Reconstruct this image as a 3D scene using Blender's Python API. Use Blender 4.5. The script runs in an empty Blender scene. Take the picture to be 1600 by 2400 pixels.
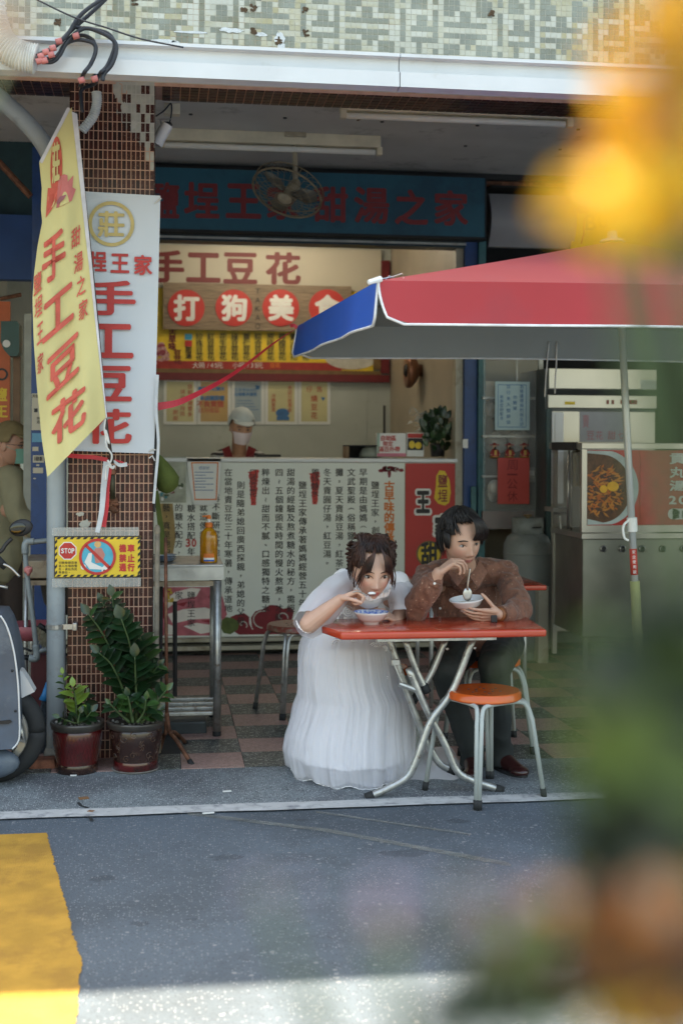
import bpy, math, random
from math import sin, cos, pi, radians as R, sqrt, atan2
from mathutils import Vector, Matrix, noise
import numpy as np
random.seed(7)
S = bpy.context.scene
COL = S.collection
# ------------------------------------------------------------------ camera
F = 3050.; HZ = 1045.; HC = 1.5; YAW = R(7.9); ROLL = R(.25)
cam = bpy.data.cameras.new('camera'); camo = bpy.data.objects.new('camera', cam); COL.objects.link(camo)
cam.sensor_fit = 'HORIZONTAL'; cam.sensor_width = 24; cam.lens = F/1600*24
cam.shift_y = (HZ-1200)/1600; cam.clip_start = .02; cam.clip_end = 2000
camo.matrix_world = Matrix.Translation((0, 0, HC)) @ Matrix.Rotation(-YAW, 4, 'Z') @ Matrix.Rotation(pi/2, 4, 'X') @ Matrix.Rotation(ROLL, 4, 'Z')
cam.dof.use_dof = True; cam.dof.focus_distance = 5.75; cam.dof.aperture_fstop = 2.6
S.camera = camo
# ------------------------------------------------------------------ light
SUN_EL = R(72.5); SUN_AZ = R(-8)          # high sun from behind the shop house
w = bpy.data.worlds.new('World'); S.world = w; w.use_nodes = True
nt = w.node_tree; bg = nt.nodes['Background']; sk = nt.nodes.new('ShaderNodeTexSky')
sk.sky_type = 'NISHITA'; sk.sun_disc = False; sk.sun_elevation = SUN_EL; sk.sun_rotation = SUN_AZ
sk.air_density = 1.6; sk.dust_density = 3.0; sk.ozone_density = 1.0
nt.links.new(sk.outputs[0], bg.inputs[0]); bg.inputs[1].default_value = .12
sl = bpy.data.lights.new('sun', 'SUN'); sl.energy = 4.4; sl.angle = R(.5); sl.color = (1, .95, .87)
so = bpy.data.objects.new('sun', sl); COL.objects.link(so)
sd = Vector((sin(SUN_AZ)*cos(SUN_EL), cos(SUN_AZ)*cos(SUN_EL), sin(SUN_EL)))
so.rotation_euler = sd.to_track_quat('Z', 'Y').to_euler()
S.view_settings.view_transform = 'Standard'; S.view_settings.look = 'None'
S.view_settings.exposure = 2.32
S.view_settings.use_white_balance = True; S.view_settings.white_balance_temperature = 7900; S.view_settings.white_balance_tint = 8; S.view_settings.gamma = 1
S.render.engine = 'CYCLES'; S.cycles.use_denoising = True; S.cycles.max_bounces = 10; S.cycles.diffuse_bounces = 6
S.cycles.transparent_max_bounces = 16; S.cycles.sample_clamp_indirect = 6; S.cycles.caustics_reflective = False; S.cycles.caustics_refractive = False
# ------------------------------------------------------------------ pixel of the photo -> place in the world
def ray(u, v):
    a = (u-800)/F; b = -(v-HZ)/F
    c, s = cos(ROLL), sin(ROLL); a, b = a*c-b*s, a*s+b*c
    return Vector((cos(YAW)*a+sin(YAW), cos(YAW)-sin(YAW)*a, b))
def aty(u, v, Y):
    d = ray(u, v); t = Y/d[1]; return Vector((d[0]*t, Y, HC+d[2]*t))
def atz(u, v, Z):
    d = ray(u, v); t = (Z-HC)/d[2]; return Vector((d[0]*t, d[1]*t, Z))
def atx(u, v, X):
    d = ray(u, v); t = X/d[0]; return Vector((X, d[1]*t, HC+d[2]*t))
# ------------------------------------------------------------------ mesh builder
class MB:
    def __init__(s): s.v = []; s.f = []; s.m = []
    def add(s, vs, fs, mi=0):
        o = len(s.v); s.v += [tuple(p) for p in vs]; s.f += [tuple(i+o for i in f) for f in fs]; s.m += [mi]*len(fs); return s
    def box(s, x0, x1, y0, y1, z0, z1, mi=0, b=0):
        if x0 > x1: x0, x1 = x1, x0
        if y0 > y1: y0, y1 = y1, y0
        if z0 > z1: z0, z1 = z1, z0
        if b <= 0:
            vs = [(x, y, z) for x in (x0, x1) for y in (y0, y1) for z in (z0, z1)]
            return s.add(vs, [(0,1,3,2),(4,6,7,5),(0,4,5,1),(2,3,7,6),(0,2,6,4),(1,5,7,3)], mi)
        bm = _bm(); import bmesh
        bmesh.ops.create_cube(bm, size=1)
        for v in bm.verts: v.co = Vector(((x0+x1)/2+v.co.x*(x1-x0), (y0+y1)/2+v.co.y*(y1-y0), (z0+z1)/2+v.co.z*(z1-z0)))
        bmesh.ops.bevel(bm, geom=bm.edges[:], offset=b, segments=2, affect='EDGES', profile=.5)
        bm.verts.ensure_lookup_table(); s.add([v.co.copy() for v in bm.verts], [[v.index for v in f.verts] for f in bm.faces], mi); bm.free(); return s
    def quad(s, a, b, c, d, mi=0): return s.add([a, b, c, d], [(0, 1, 2, 3)], mi)
    def prism(s, pts, d, mi=0):                      # polygon pts (3d) extruded by vector d
        n = len(pts); d = Vector(d); P = [Vector(p) for p in pts]
        return s.add(P+[p+d for p in P], [tuple(range(n)), tuple(range(2*n-1, n-1, -1))]+[(i, i+n, (i+1) % n+n, (i+1) % n) for i in range(n)], mi)
    def tube(s, pts, r, n=8, mi=0, caps=True, flat=1.0):
        P = [Vector(p) for p in pts]; k = len(P); rs = list(r) if hasattr(r, '__len__') else [r]*k
        vs = []; up = None
        for i in range(k):
            t = (P[min(i+1, k-1)]-P[max(i-1, 0)]); t = t.normalized() if t.length > 1e-9 else Vector((0, 0, 1))
            if up is None: up = t.orthogonal().normalized() if abs(t.z) > .9 else Vector((0, 0, 1))
            x = t.cross(up); x = x.normalized() if x.length > 1e-6 else t.orthogonal().normalized()
            y = x.cross(t).normalized(); up = y
            for j in range(n):
                a = 2*pi*j/n; vs.append(P[i]+x*(cos(a)*rs[i])+y*(sin(a)*rs[i]*flat))
        fs = [(i*n+j, i*n+(j+1) % n, (i+1)*n+(j+1) % n, (i+1)*n+j) for i in range(k-1) for j in range(n)]
        if caps: fs += [tuple(range(n-1, -1, -1)), tuple((k-1)*n+j for j in range(n))]
        return s.add(vs, fs, mi)
    def lathe(s, prof, c=(0, 0, 0), n=24, mi=0, M=None, sx=1, sy=1, cap=True):   # prof [(r,z)]
        vs = []; k = len(prof)
        for r, z in prof:
            for j in range(n):
                a = 2*pi*j/n; p = Vector((r*cos(a)*sx, r*sin(a)*sy, z)); p = (M @ p) if M else p; vs.append(p+Vector(c))
        fs = [(i*n+j, i*n+(j+1) % n, (i+1)*n+(j+1) % n, (i+1)*n+j) for i in range(k-1) for j in range(n)]
        if cap: fs += [tuple(range(n-1, -1, -1)), tuple((k-1)*n+j for j in range(n))]
        return s.add(vs, fs, mi)
    def ell(s, c, r, n=12, mi=0, M=None):
        r = r if hasattr(r, '__len__') else (r, r, r); vs = []; fs = []; h = n//2+1
        for i in range(1, h):
            t = pi*i/h
            for j in range(n):
                a = 2*pi*j/n; p = Vector((sin(t)*cos(a)*r[0], sin(t)*sin(a)*r[1], cos(t)*r[2])); p = (M @ p) if M else p; vs.append(p+Vector(c))
        T = Vector((0, 0, r[2])); T = (M @ T) if M else T
        vs += [Vector(c)+T, Vector(c)-T]; k = h-1; a0 = k*n
        for j in range(n):
            fs.append((a0, j, (j+1) % n)); fs.append((a0+1, (k-1)*n+(j+1) % n, (k-1)*n+j))
            for i in range(k-1): fs.append((i*n+j, (i+1)*n+j, (i+1)*n+(j+1) % n, i*n+(j+1) % n))
        return s.add(vs, fs, mi)
    def cap(s, p0, r0, p1, r1, n=10, mi=0, sx=1.0):
        s.tube([p0, p1], [r0, r1], n, mi); s.ell(p0, r0, n, mi); s.ell(p1, r1, n, mi); return s
    def grid(s, fn, nu, nv, mi=0, closeu=False):
        vs = [fn(i/(nu if closeu else nu-1), j/(nv-1)) for j in range(nv) for i in range(nu)]
        fs = [(j*nu+i, j*nu+(i+1) % nu, (j+1)*nu+(i+1) % nu, (j+1)*nu+i) for j in range(nv-1) for i in range(nu if closeu else nu-1)]
        return s.add(vs, fs, mi)
    def mesh(s, name, org=(0, 0, 0), smooth=False):
        me = bpy.data.meshes.new(name); o = Vector(org)
        me.from_pydata([(x-o.x, y-o.y, z-o.z) for x, y, z in s.v], [], s.f)
        me.polygons.foreach_set('material_index', s.m)
        if smooth: me.polygons.foreach_set('use_smooth', [True]*len(s.f))
        me.update(); return me
def _bm():
    import bmesh
    return bmesh.new()
def worg(o):
    p = Vector((0, 0, 0))
    while o: p += o.location; o = o.parent
    return p
def tag(o, label=None, cat=None, group=None, kind=None):
    if label: o['label'] = label
    if cat: o['category'] = cat
    if group: o['group'] = group
    if kind: o['kind'] = kind
    return o
def thing(name, label, cat, loc=(0, 0, 0), group=None):
    o = bpy.data.objects.new(name, None); COL.objects.link(o); o.location = loc; o.empty_display_size = .1
    return tag(o, label, cat, group)
def setmats(me, mats):
    for m in (mats if isinstance(mats, (list, tuple)) else [mats]): me.materials.append(m)
def part(name, mb, mats, parent, smooth=False, label=None, kind=None, mod=None):
    me = mb.mesh(name, worg(parent), smooth) if isinstance(mb, MB) else mb
    setmats(me, mats); o = bpy.data.objects.new(name, me); COL.objects.link(o); o.parent = parent
    if label: o['label'] = label
    if kind: o['kind'] = kind
    if smooth == 'auto': autosmooth(me)
    return o
def autosmooth(me, ang=40):
    import bmesh
    bm = bmesh.new(); bm.from_mesh(me)
    for f in bm.faces: f.smooth = True
    for e in bm.edges:
        if len(e.link_faces) != 2 or e.calc_face_angle(0) > R(ang): e.smooth = False
    bm.to_mesh(me); bm.free()
def solo(name, mb, mats, label=None, cat=None, group=None, kind=None, smooth=False, org=None):
    if org is None:
        a = np.array(mb.v); org = ((a[:, 0].min()+a[:, 0].max())/2, (a[:, 1].min()+a[:, 1].max())/2, a[:, 2].min())
        if kind == 'structure': org = (0, 0, 0)
    me = mb.mesh(name, org, smooth); setmats(me, mats); o = bpy.data.objects.new(name, me); COL.objects.link(o); o.location = org
    if smooth == 'auto': autosmooth(me)
    return tag(o, label, cat, group, kind)
def remesh(mb, vox, smooth=6, name='m', fac=.5):
    me = mb.mesh(name); o = bpy.data.objects.new(name, me); COL.objects.link(o)
    m = o.modifiers.new('r', 'REMESH'); m.mode = 'VOXEL'; m.voxel_size = vox; m.use_smooth_shade = True
    if smooth: q = o.modifiers.new('s', 'SMOOTH'); q.factor = fac; q.iterations = smooth
    dg = bpy.context.evaluated_depsgraph_get(); dg.update(); ev = o.evaluated_get(dg)
    n = bpy.data.meshes.new_from_object(ev, depsgraph=dg); bpy.data.objects.remove(o); bpy.data.meshes.remove(me)
    n.name = name; n.materials.clear(); n.polygons.foreach_set('use_smooth', [True]*len(n.polygons)); return n
def displace(me, fn):            # fn(co, normal) -> offset vector
    co = [v.co.copy() for v in me.vertices]; no = [v.normal.copy() for v in me.vertices]
    for i, v in enumerate(me.vertices): v.co = co[i]+fn(co[i], no[i])
    me.update()
def shift(me, d):
    d = Vector(d); me.transform(Matrix.Translation(d)); me.update(); return me
# ------------------------------------------------------------------ materials
def M(name, col, rough=.6, metal=0, var=.12, sc=14, bump=0, bsc=None, col2=None, spec=.5, alpha=1, coat=0, dirt=None, dsc=3, sheen=0, trans=0, ior=1.45, emit=0, sss=0, dth=.55):
    m = bpy.data.materials.new(name); m.use_nodes = True; t = m.node_tree; N = t.nodes; L = t.links; b = N['Principled BSDF']
    tc = N.new('ShaderNodeTexCoord'); no = N.new('ShaderNodeTexNoise'); no.inputs['Scale'].default_value = sc; no.inputs['Detail'].default_value = 6
    L.new(tc.outputs['Object'], no.inputs['Vector'])
    cr = N.new('ShaderNodeValToRGB'); c = Vector(col); a = col2 or tuple(c*(1-var)); bb = tuple(min(1, x) for x in c*(1+var)) if not col2 else tuple(col)
    cr.color_ramp.elements[0].position = .35; cr.color_ramp.elements[1].position = .65
    cr.color_ramp.elements[0].color = (*a, 1); cr.color_ramp.elements[1].color = (*bb, 1)
    L.new(no.outputs['Fac'], cr.inputs[0]); out = cr.outputs[0]
    if dirt:
        n2 = N.new('ShaderNodeTexNoise'); n2.inputs['Scale'].default_value = dsc; n2.inputs['Detail'].default_value = 9; n2.inputs['Roughness'].default_value = .7
        L.new(tc.outputs['Object'], n2.inputs['Vector']); c2 = N.new('ShaderNodeValToRGB')
        c2.color_ramp.elements[0].position = dth-.04; c2.color_ramp.elements[1].position = dth+.1; L.new(n2.outputs['Fac'], c2.inputs[0])
        mx = N.new('ShaderNodeMixRGB'); L.new(c2.outputs[0], mx.inputs[0]); L.new(out, mx.inputs[1]); mx.inputs[2].default_value = (*dirt, 1); out = mx.outputs[0]
    L.new(out, b.inputs['Base Color'])
    b.inputs['Roughness'].default_value = rough; b.inputs['Metallic'].default_value = metal; b.inputs['Specular IOR Level'].default_value = spec
    b.inputs['Alpha'].default_value = alpha; b.inputs['Coat Weight'].default_value = coat; b.inputs['Coat Roughness'].default_value = .12; b.inputs['IOR'].default_value = ior
    b.inputs['Sheen Weight'].default_value = sheen; b.inputs['Transmission Weight'].default_value = trans
    if sss: b.inputs['Subsurface Weight'].default_value = sss; b.inputs['Subsurface Radius'].default_value = (.012, .005, .003); b.inputs['Subsurface Scale'].default_value = 1
    if bump:
        bn = N.new('ShaderNodeTexNoise'); bn.inputs['Scale'].default_value = bsc or sc*4; bn.inputs['Detail'].default_value = 8
        L.new(tc.outputs['Object'], bn.inputs['Vector']); bp = N.new('ShaderNodeBump'); bp.inputs['Strength'].default_value = bump; bp.inputs['Distance'].default_value = .01
        L.new(bn.outputs['Fac'], bp.inputs['Height']); L.new(bp.outputs[0], b.inputs['Normal'])
    return m
def link_bump(m, out, st=.3, dist=.004):
    t = m.node_tree; bp = t.nodes.new('ShaderNodeBump'); bp.inputs['Strength'].default_value = st; bp.inputs['Distance'].default_value = dist
    t.links.new(out, bp.inputs['Height']); t.links.new(bp.outputs[0], t.nodes['Principled BSDF'].inputs['Normal'])
LAMP = 9.0
# common
m_steel = M('steel', (.42, .42, .41), .32, .9, .12, 30, .05)
m_steel_dull = M('dull steel', (.34, .35, .34), .45, .7, .2, 9, .08, dirt=(.16, .13, .10), dsc=5, dth=.6)
m_galv = M('galvanised leg', (.44, .45, .44), .38, .75, .18, 25, .1, dirt=(.16, .10, .06), dsc=22, dth=.6)
m_black = M('black plastic', (.018, .018, .02), .5)
m_rubber = M('rubber', (.02, .022, .024), .75)
m_white = M('white plastic', (.72, .72, .70), .45, 0, .05)
m_paper = M('paper', (.70, .71, .70), .6, 0, .03)
m_red = M('red print', (.50, .035, .03), .5, 0, .06)
m_dkred = M('dark red print', (.20, .015, .018), .45, 0, .06)
m_ink = M('black ink', (.015, .015, .017), .5)
m_yel = M('yellow print', (.72, .50, .04), .5, 0, .06)
m_orange = M('orange print', (.65, .17, .03), .5, 0, .06)
m_blue = M('blue paint', (.012, .06, .25), .45, 0, .12, 6, .05)
m_rust = M('rusty iron', (.17, .075, .045), .7, .3, .4, 30, .3)
m_rope = M('white cord', (.62, .62, .60), .8)
# ------------------------------------------------------------------ lettering
_gl = {}
def glyph(ch, off=0.0):
    k = (ch, off)
    if k in _gl: return _gl[k]
    cu = bpy.data.curves.new('g', 'FONT'); cu.body = ch; cu.size = 1; cu.offset = off; cu.resolution_u = 3
    o = bpy.data.objects.new('g', cu); COL.objects.link(o)
    dg = bpy.context.evaluated_depsgraph_get(); dg.update()
    me = bpy.data.meshes.new_from_object(o.evaluated_get(dg), depsgraph=dg)
    vs = np.array([v.co[:2] for v in me.vertices]) if len(me.vertices) else np.zeros((0, 2)); fs = [tuple(p.vertices) for p in me.polygons]
    bpy.data.objects.remove(o); bpy.data.curves.remove(cu); bpy.data.meshes.remove(me)
    _gl[k] = (vs, fs); return _gl[k]
CJK_EM = .88
def put(mb, ch, c, ex, ez, size, mi=0, off=0.0, fit=None):
    """glyph ch centred at c, its right vector ex and up vector ez; size = em size, or fit=(w,h) stretches its own box"""
    vs, fs = glyph(ch)
    if not len(vs): return
    lo, hi = vs.min(0), vs.max(0); mid = (lo+hi)/2; c = Vector(c); ex = Vector(ex); ez = Vector(ez)
    if fit: sx = (fit[0])/max(hi[0]-lo[0]+2*off*BO, .05); sy = (fit[1])/max(hi[1]-lo[1]+2*off*BO, .05)
    else:
        sx = sy = size
        if ord(ch[0]) > 0x2E80: mid = np.array([(lo[0]+hi[0])/2, EMY]) if ch not in '，。、' else mid
    ey = ex.cross(ez)
    st = stamps(off)
    for k, (ox, oy) in enumerate(st):
        mb.add([c+ex*((p[0]-mid[0]+ox)*sx)+ez*((p[1]-mid[1]+oy)*sy)+ey*(.00012*k) for p in vs], fs, mi)
BO = 1.0; EM = .92; EMY = .356; X3 = Vector((1, 0, 0)); Z3 = Vector((0, 0, 1))
def stamps(off):
    """a heavier stroke: the same character struck several times, slightly apart"""
    if off < .008: return [(0, 0)]
    if off < .02: return [(-off, -off*.4), (off, off*.4), (0, 0)]
    n = 6 if off < .05 else 12
    return [(0, 0)]+[(off*cos(2*pi*i/n), off*sin(2*pi*i/n)) for i in range(n)]
def colm(mb, u, v0, text, step, size, Y, mi=0, off=.012):
    """vertical column of characters on a wall plane, size and step in photo pixels"""
    for i, ch in enumerate(text):
        if ch == ' ': continue
        p = aty(u, v0+i*step, Y); s = (aty(u+size, v0, Y)-aty(u, v0, Y)).x/EM
        if ch in '（': put(mb, '(', p, -Z3, X3, s*.8, mi, off); continue
        if ch in '～': put(mb, '~', p, -Z3, X3, s*.9, mi, off); continue
        put(mb, ch, p, X3, Z3, s*(1 if ch not in '，。、：' else .9), mi, off)
def box4(mb, ch, u0, v0, u1, v1, Y, mi=0, off=.02):
    a = aty(u0, v0, Y); b = aty(u1, v1, Y); put(mb, ch, (a+b)/2, X3, Z3, 1, mi, off, fit=(abs(b.x-a.x), abs(a.z-b.z)))
def line(mb, text, u, v, size, Y, mi=0, off=.01, adv=.62):
    """horizontal latin/cjk line starting at u, letter height size px"""
    x = u
    for ch in text:
        if ch != ' ':
            cj = ord(ch) > 0x2E80; s = (aty(x+size, v, Y)-aty(x, v, Y)).x/EM
            put(mb, ch, aty(x, v, Y), X3, Z3, s, mi, off)
            x += size*(1.05 if cj else adv)
        else: x += size*.4
def rect(u0, v0, u1, v1, Y):
    a = aty(u0, (v0+v1)/2, Y); b = aty(u1, (v0+v1)/2, Y); t = aty((u0+u1)/2, v0, Y); q = aty((u0+u1)/2, v1, Y)
    return a.x, b.x, q.z, t.z
def bx(mb, u0, v0, u1, v1, Y, d=.02, mi=0, b=0):
    x0, x1, z0, z1 = rect(u0, v0, u1, v1, Y); return mb.box(x0, x1, Y, Y+d, z0, z1, mi, b)
def disc(mb, u, v, r, Y, d=.004, mi=0, n=28, ry=None):
    c = aty(u, v, Y); rr = (aty(u+r, v, Y)-c).x; rz = rr if ry is None else rr*ry/r
    return mb.prism([c+Vector((cos(2*pi*i/n)*rr, 0, sin(2*pi*i/n)*rz)) for i in range(n)], (0, d, 0), mi)
def poly(mb, pts, Y, d=.003, mi=0):
    return mb.prism([aty(u, v, Y) for u, v in pts], (0, d, 0), mi)
def ring(mb, u, v, r0, r1, Y, d=.004, mi=0, n=32):
    c = aty(u, v, Y); s = (aty(u+1, v, Y)-c).x
    P = lambda r, y: [c+Vector((cos(2*pi*i/n)*r*s, y, sin(2*pi*i/n)*r*s)) for i in range(n)]
    vs = P(r0, 0)+P(r1, 0)+P(r0, d)+P(r1, d)
    fs = []
    for i in range(n):
        j = (i+1) % n; fs += [(i, j, n+j, n+i), (2*n+i, 3*n+i, 3*n+j, 2*n+j), (n+i, n+j, 3*n+j, 3*n+i), (i, 2*n+i, 2*n+j, j)]
    return mb.add(vs, fs, mi)
# ================================================================== SETTING
YP = 6.3; YC = 9.35; YB = 12.214; XS = 2.16     # pillar front, counter front, back wall, shop side wall
# road -----------------------------------------------------------------
m_asph = M('asphalt', (.088, .114, .142), .85, 0, .10, 1.2, .6, 260, dirt=(.066, .084, .102), dsc=1.1, dth=.5)
def speckle(m, sc, th, col, fac=.8):
    t = m.node_tree; N = t.nodes; L = t.links; b = N['Principled BSDF']; src = b.inputs['Base Color'].links[0].from_socket
    tc = N.new('ShaderNodeTexCoord'); v = N.new('ShaderNodeTexVoronoi'); v.inputs['Scale'].default_value = sc; L.new(tc.outputs['Object'], v.inputs['Vector'])
    wn = N.new('ShaderNodeMath'); wn.operation = 'LESS_THAN'; L.new(v.outputs['Distance'], wn.inputs[0]); wn.inputs[1].default_value = .34
    sp = N.new('ShaderNodeSeparateColor'); L.new(v.outputs['Color'], sp.inputs[0])
    g = N.new('ShaderNodeMath'); g.operation = 'GREATER_THAN'; L.new(sp.outputs[0], g.inputs[0]); g.inputs[1].default_value = th
    mu = N.new('ShaderNodeMath'); mu.operation = 'MULTIPLY'; L.new(wn.outputs[0], mu.inputs[0]); L.new(g.outputs[0], mu.inputs[1])
    m2 = N.new('ShaderNodeMath'); m2.operation = 'MULTIPLY'; L.new(mu.outputs[0], m2.inputs[0]); m2.inputs[1].default_value = fac
    mx = N.new('ShaderNodeMixRGB'); L.new(m2.outputs[0], mx.inputs[0]); L.new(src, mx.inputs[1]); mx.inputs[2].default_value = (*col, 1)
    L.new(mx.outputs[0], b.inputs['Base Color']); return m
speckle(m_asph, 110, .74, (.26, .27, .29), .8); speckle(m_asph, 150, .68, (.04, .045, .055), .8); speckle(m_asph, 42, .975, (.26, .27, .28), .7)
mb = MB()
def rd(a, b): return Vector((-300+600*a, -300+b*(5.36+300), 0))
mb.add([(-300, -300, 0), (300, -300, 0), (300, 5.36, 0), (-300, 5.36, 0)], [(0, 1, 2, 3)])
solo('road', mb, m_asph, kind='structure')
mb = MB(); mb.box(-300, 300, 5.361, 300, -.1, -.004); solo('ground', mb, m_asph, kind='structure')
# speckled washed-stone apron and floor --------------------------------------
m_apron = M('washed stone apron', (.185, .215, .230), .8, 0, .1, 2, .5, 200, dirt=(.115, .125, .14), dsc=1.6, dth=.5)
speckle(m_apron, 105, .62, (.48, .49, .50), .95); speckle(m_apron, 130, .45, (.035, .045, .05), .95); speckle(m_apron, 60, .88, (.06, .07, .075), .8)
mb = MB(); mb.box(-14, 20, 5.361, 6.045, -.06, .004); solo('pavement', mb, m_apron, kind='structure')
m_grout = M('floor grout', (.035, .037, .038), .8)
mb = MB(); mb.box(-14, 20, 6.046, 14, -.06, .001); floor = solo('floor', mb, m_grout, kind='structure')
m_ftp = M('pink stone tile', (.34, .205, .18), .55, 0, .2, 60, .2, 200); speckle(m_ftp, 150, .45, (.42, .36, .34), .7); speckle(m_ftp, 170, .6, (.07, .05, .05), .7)
m_ftd = M('dark stone tile', (.040, .048, .046), .5, 0, .3, 40, .2, 200)
for nn in (m_ftd,):
    t = nn.node_tree; N = t.nodes; L = t.links; b = N['Principled BSDF']; src = b.inputs['Base Color'].links[0].from_socket
    tc = N.new('ShaderNodeTexCoord'); v = N.new('ShaderNodeTexNoise'); v.inputs['Scale'].default_value = 70; v.inputs['Detail'].default_value = 3; v.inputs['Distortion'].default_value = 1.5; L.new(tc.outputs['Object'], v.inputs['Vector'])
    cr = N.new('ShaderNodeValToRGB'); cr.color_ramp.elements[0].position = .56; cr.color_ramp.elements[1].position = .6; L.new(v.outputs[0], cr.inputs[0])
    mx = N.new('ShaderNodeMixRGB'); L.new(cr.outputs[0], mx.inputs[0]); L.new(src, mx.inputs[1]); mx.inputs[2].default_value = (.34, .36, .33, 1); L.new(mx.outputs[0], b.inputs['Base Color'])
TW = .2955; X0 = .3945
def tilemesh(m, n):
    mb = MB(); h = TW/2-.0018; mb.box(-h, h, -h, h, 0, .005)
    me = mb.mesh(n); me.materials.append(m); return me
mtp = [tilemesh(m_ftp, 'tile'), tilemesh(m_ftd, 'tile')]
cells = []
for i in range(-16, 26):
    for j in range(0, 14):
        cx = X0+(i+.5)*TW; cy = 6.045+(j+.5)*TW
        cells.append((abs(cx-1.2)+cy*.7, i, j, cx, cy))
cells.sort(); rest = MB(); rest_m = MB()
random.seed(3)
for k, (_, i, j, cx, cy) in enumerate(cells):
    dark = (i+j) % 2 == 0
    if j == 0 and i in (0, 1, 2): dark = True
    if -.48 < cx < -.02 and 6.2 < cy < 6.8: continue
    if k < 290:
        o = bpy.data.objects.new('tile', mtp[1 if dark else 0]); COL.objects.link(o); o.parent = floor; o.location = (cx, cy, .0012+random.random()*.001)
    else:
        h = TW/2-.0018; rest.box(cx-h, cx+h, cy-h, cy+h, .0014, .0062, 1 if dark else 0)
part('tile', rest, [m_ftp, m_ftd], floor, kind='stuff')
# road markings -----------------------------------------------------------
m_line = M('worn white road paint', (.46, .47, .47), .8, 0, .1, 20, .4, 150, dirt=(.20, .21, .23), dsc=16, dth=.56)
mb = MB(); n = 160; vs = []; fs = []
for i in range(n+1):
    x = -14+34*i/n; q = noise.noise(Vector((x*3, 0, 0)))*.012; r = noise.noise(Vector((x*4, 5, 0)))*.016
    vs += [(x, 5.315+q, .008), (x, 5.425+r, .008)]
for i in range(n): fs.append((2*i, 2*i+2, 2*i+3, 2*i+1))
mb.add(vs, fs); solo('road_line', mb, m_line, kind='structure')
m_oil = M('oil stain', (.045, .05, .055), .7, 0, .3, 20, alpha=.2)
random.seed(77)
for (u, v, r) in ((1070, 1925, .05), (330, 2165, .035), (450, 2155, .02), (705, 1922, .03), (530, 2010, .06), (950, 2000, .09), (240, 2060, .05)):
    c = atz(u, v, .0025); mb = MB(); n = 18; mb.add([c+Vector((cos(2*pi*i/n)*r*random.uniform(.6, 1.3), sin(2*pi*i/n)*r*.6*random.uniform(.6, 1.3), 0)) for i in range(n)], [tuple(range(n))]); solo('oil_stain', mb, m_oil, kind='structure')
m_yelp = M('yellow road paint', (.40, .225, .035), .8, 0, .14, 9, .5, 200, dirt=(.31, .17, .03), dsc=5, dth=.54)
mb = MB(); e = []; random.seed(5)
for i in range(240):
    t = i/239; y = 5.12-t*2.6; x = -.43+.21*min(1, t/.5)+.05*max(0, t-.5) + random.uniform(-.003, .003)+.006*noise.noise(Vector((y*9, 0, 0)))+.004*noise.noise(Vector((y*40, 3, 0))); e.append((x, y, .004))
mb.add(e+[(-3, 2.5, .004), (-3, 5.10, .004)], [tuple(range(len(e)+2))[::-1]])
solo('road_marking', mb, m_yelp, kind='structure')
m_faint = M('faded old line', (.22, .23, .21), .85, 0, .3, 12, .3, 200, alpha=.4)
for (a, b, c, d, wd) in ((440, 1910, 760, 1950, .03), (760, 1950, 1200, 2032, .035), (740, 1905, 1100, 1958, .02)):
    p = atz(a, b, .003); q = atz(c, d, .003); mb = MB(); mb.quad(p, q, q+Vector((0, wd*1.5, 0)), p+Vector((0, wd*1.5, 0))); solo('faint_road_line', mb, m_faint, kind='structure')
# upper building, walls, ceiling ---------------------------------------------
m_wallin = M('grey shop wall panel', (.40, .43, .40), .5, 0, .06, 3, .03, dirt=(.28, .31, .26), dsc=2, dth=.62)
m_beige = M('beige wall tile', (.36, .31, .24), .5, 0, .08, 3)
m_ceil = M('ceiling paint', (.56, .56, .55), .8, 0, .08, 2, .05, dirt=(.25, .25, .24), dsc=2.5, dth=.6)
m_dark = M('dark gloom wall', (.022, .024, .026), .8, 0, .3, 4)  # near-black: gloom of the deep interiors is put into the wall colour
m_conc = M('concrete', (.26, .26, .25), .85, 0, .1, 4, .2)
m_mgrout = M('mosaic grout', (.56, .54, .46), .8, 0, .1, 8, dirt=(.40, .24, .13), dsc=4, dth=.58)
mb = MB(); mb.box(-14, 20, YP+.0008, YP+.25, 3.24, 8.6); mb.box(-14, 20, YP+.25, 15, 8.4, 8.6); mb.box(-14, -13.8, YP+.25, 15, 0, 8.4); mb.box(19.8, 20, YP+.25, 15, 0, 8.4); mb.box(-13.8, 19.8, 14.8, 15, 0, 8.4)
bld = solo('shop_house', mb, m_mgrout, 'tall shop house front in pale and sage green square mosaic tiles above the canopy', 'building')
# mosaic tiles on the wall above the canopy
m_mt = [M('pale mosaic tile', (.46, .46, .38), .3, 0, .10, 6, dirt=(.38, .34, .20), dsc=1.6, dth=.5), M('cream mosaic tile', (.50, .50, .43), .3, 0, .08, 6, dirt=(.42, .37, .22), dsc=1.4, dth=.54), M('sage mosaic tile', (.225, .24, .20), .3, 0, .2, 6, dirt=(.18, .17, .10), dsc=2, dth=.52)]
PT = .0273
motif = ['X.X.......X.X.XXX.', 'X.XXX...XXX.X..X..', '..XXX.X.XXX....X..', 'X....XXX....X.XXXX', 'X.XXXXXXXX..X.....', 'X...........X.XXXX', 'X.XXXXXXXX..X..XX.', 'X....XX.....X..XX.', 'X.XX.XX.XXX.X.....', '..XXX...XXX...XXX.', 'X.XXX...XXX.X.XXX.', 'X.XX....XX..X.XX..']
mesht = []
for m in m_mt:
    b = MB(); h = PT/2-.0013; b.box(-h, h, -.0010, .004, -h, h); me = b.mesh('tile'); me.materials.append(m); mesht.append(me)
random.seed(11); stuffm = MB(); cand = []
z0 = aty(700, 118, YP).z
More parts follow.
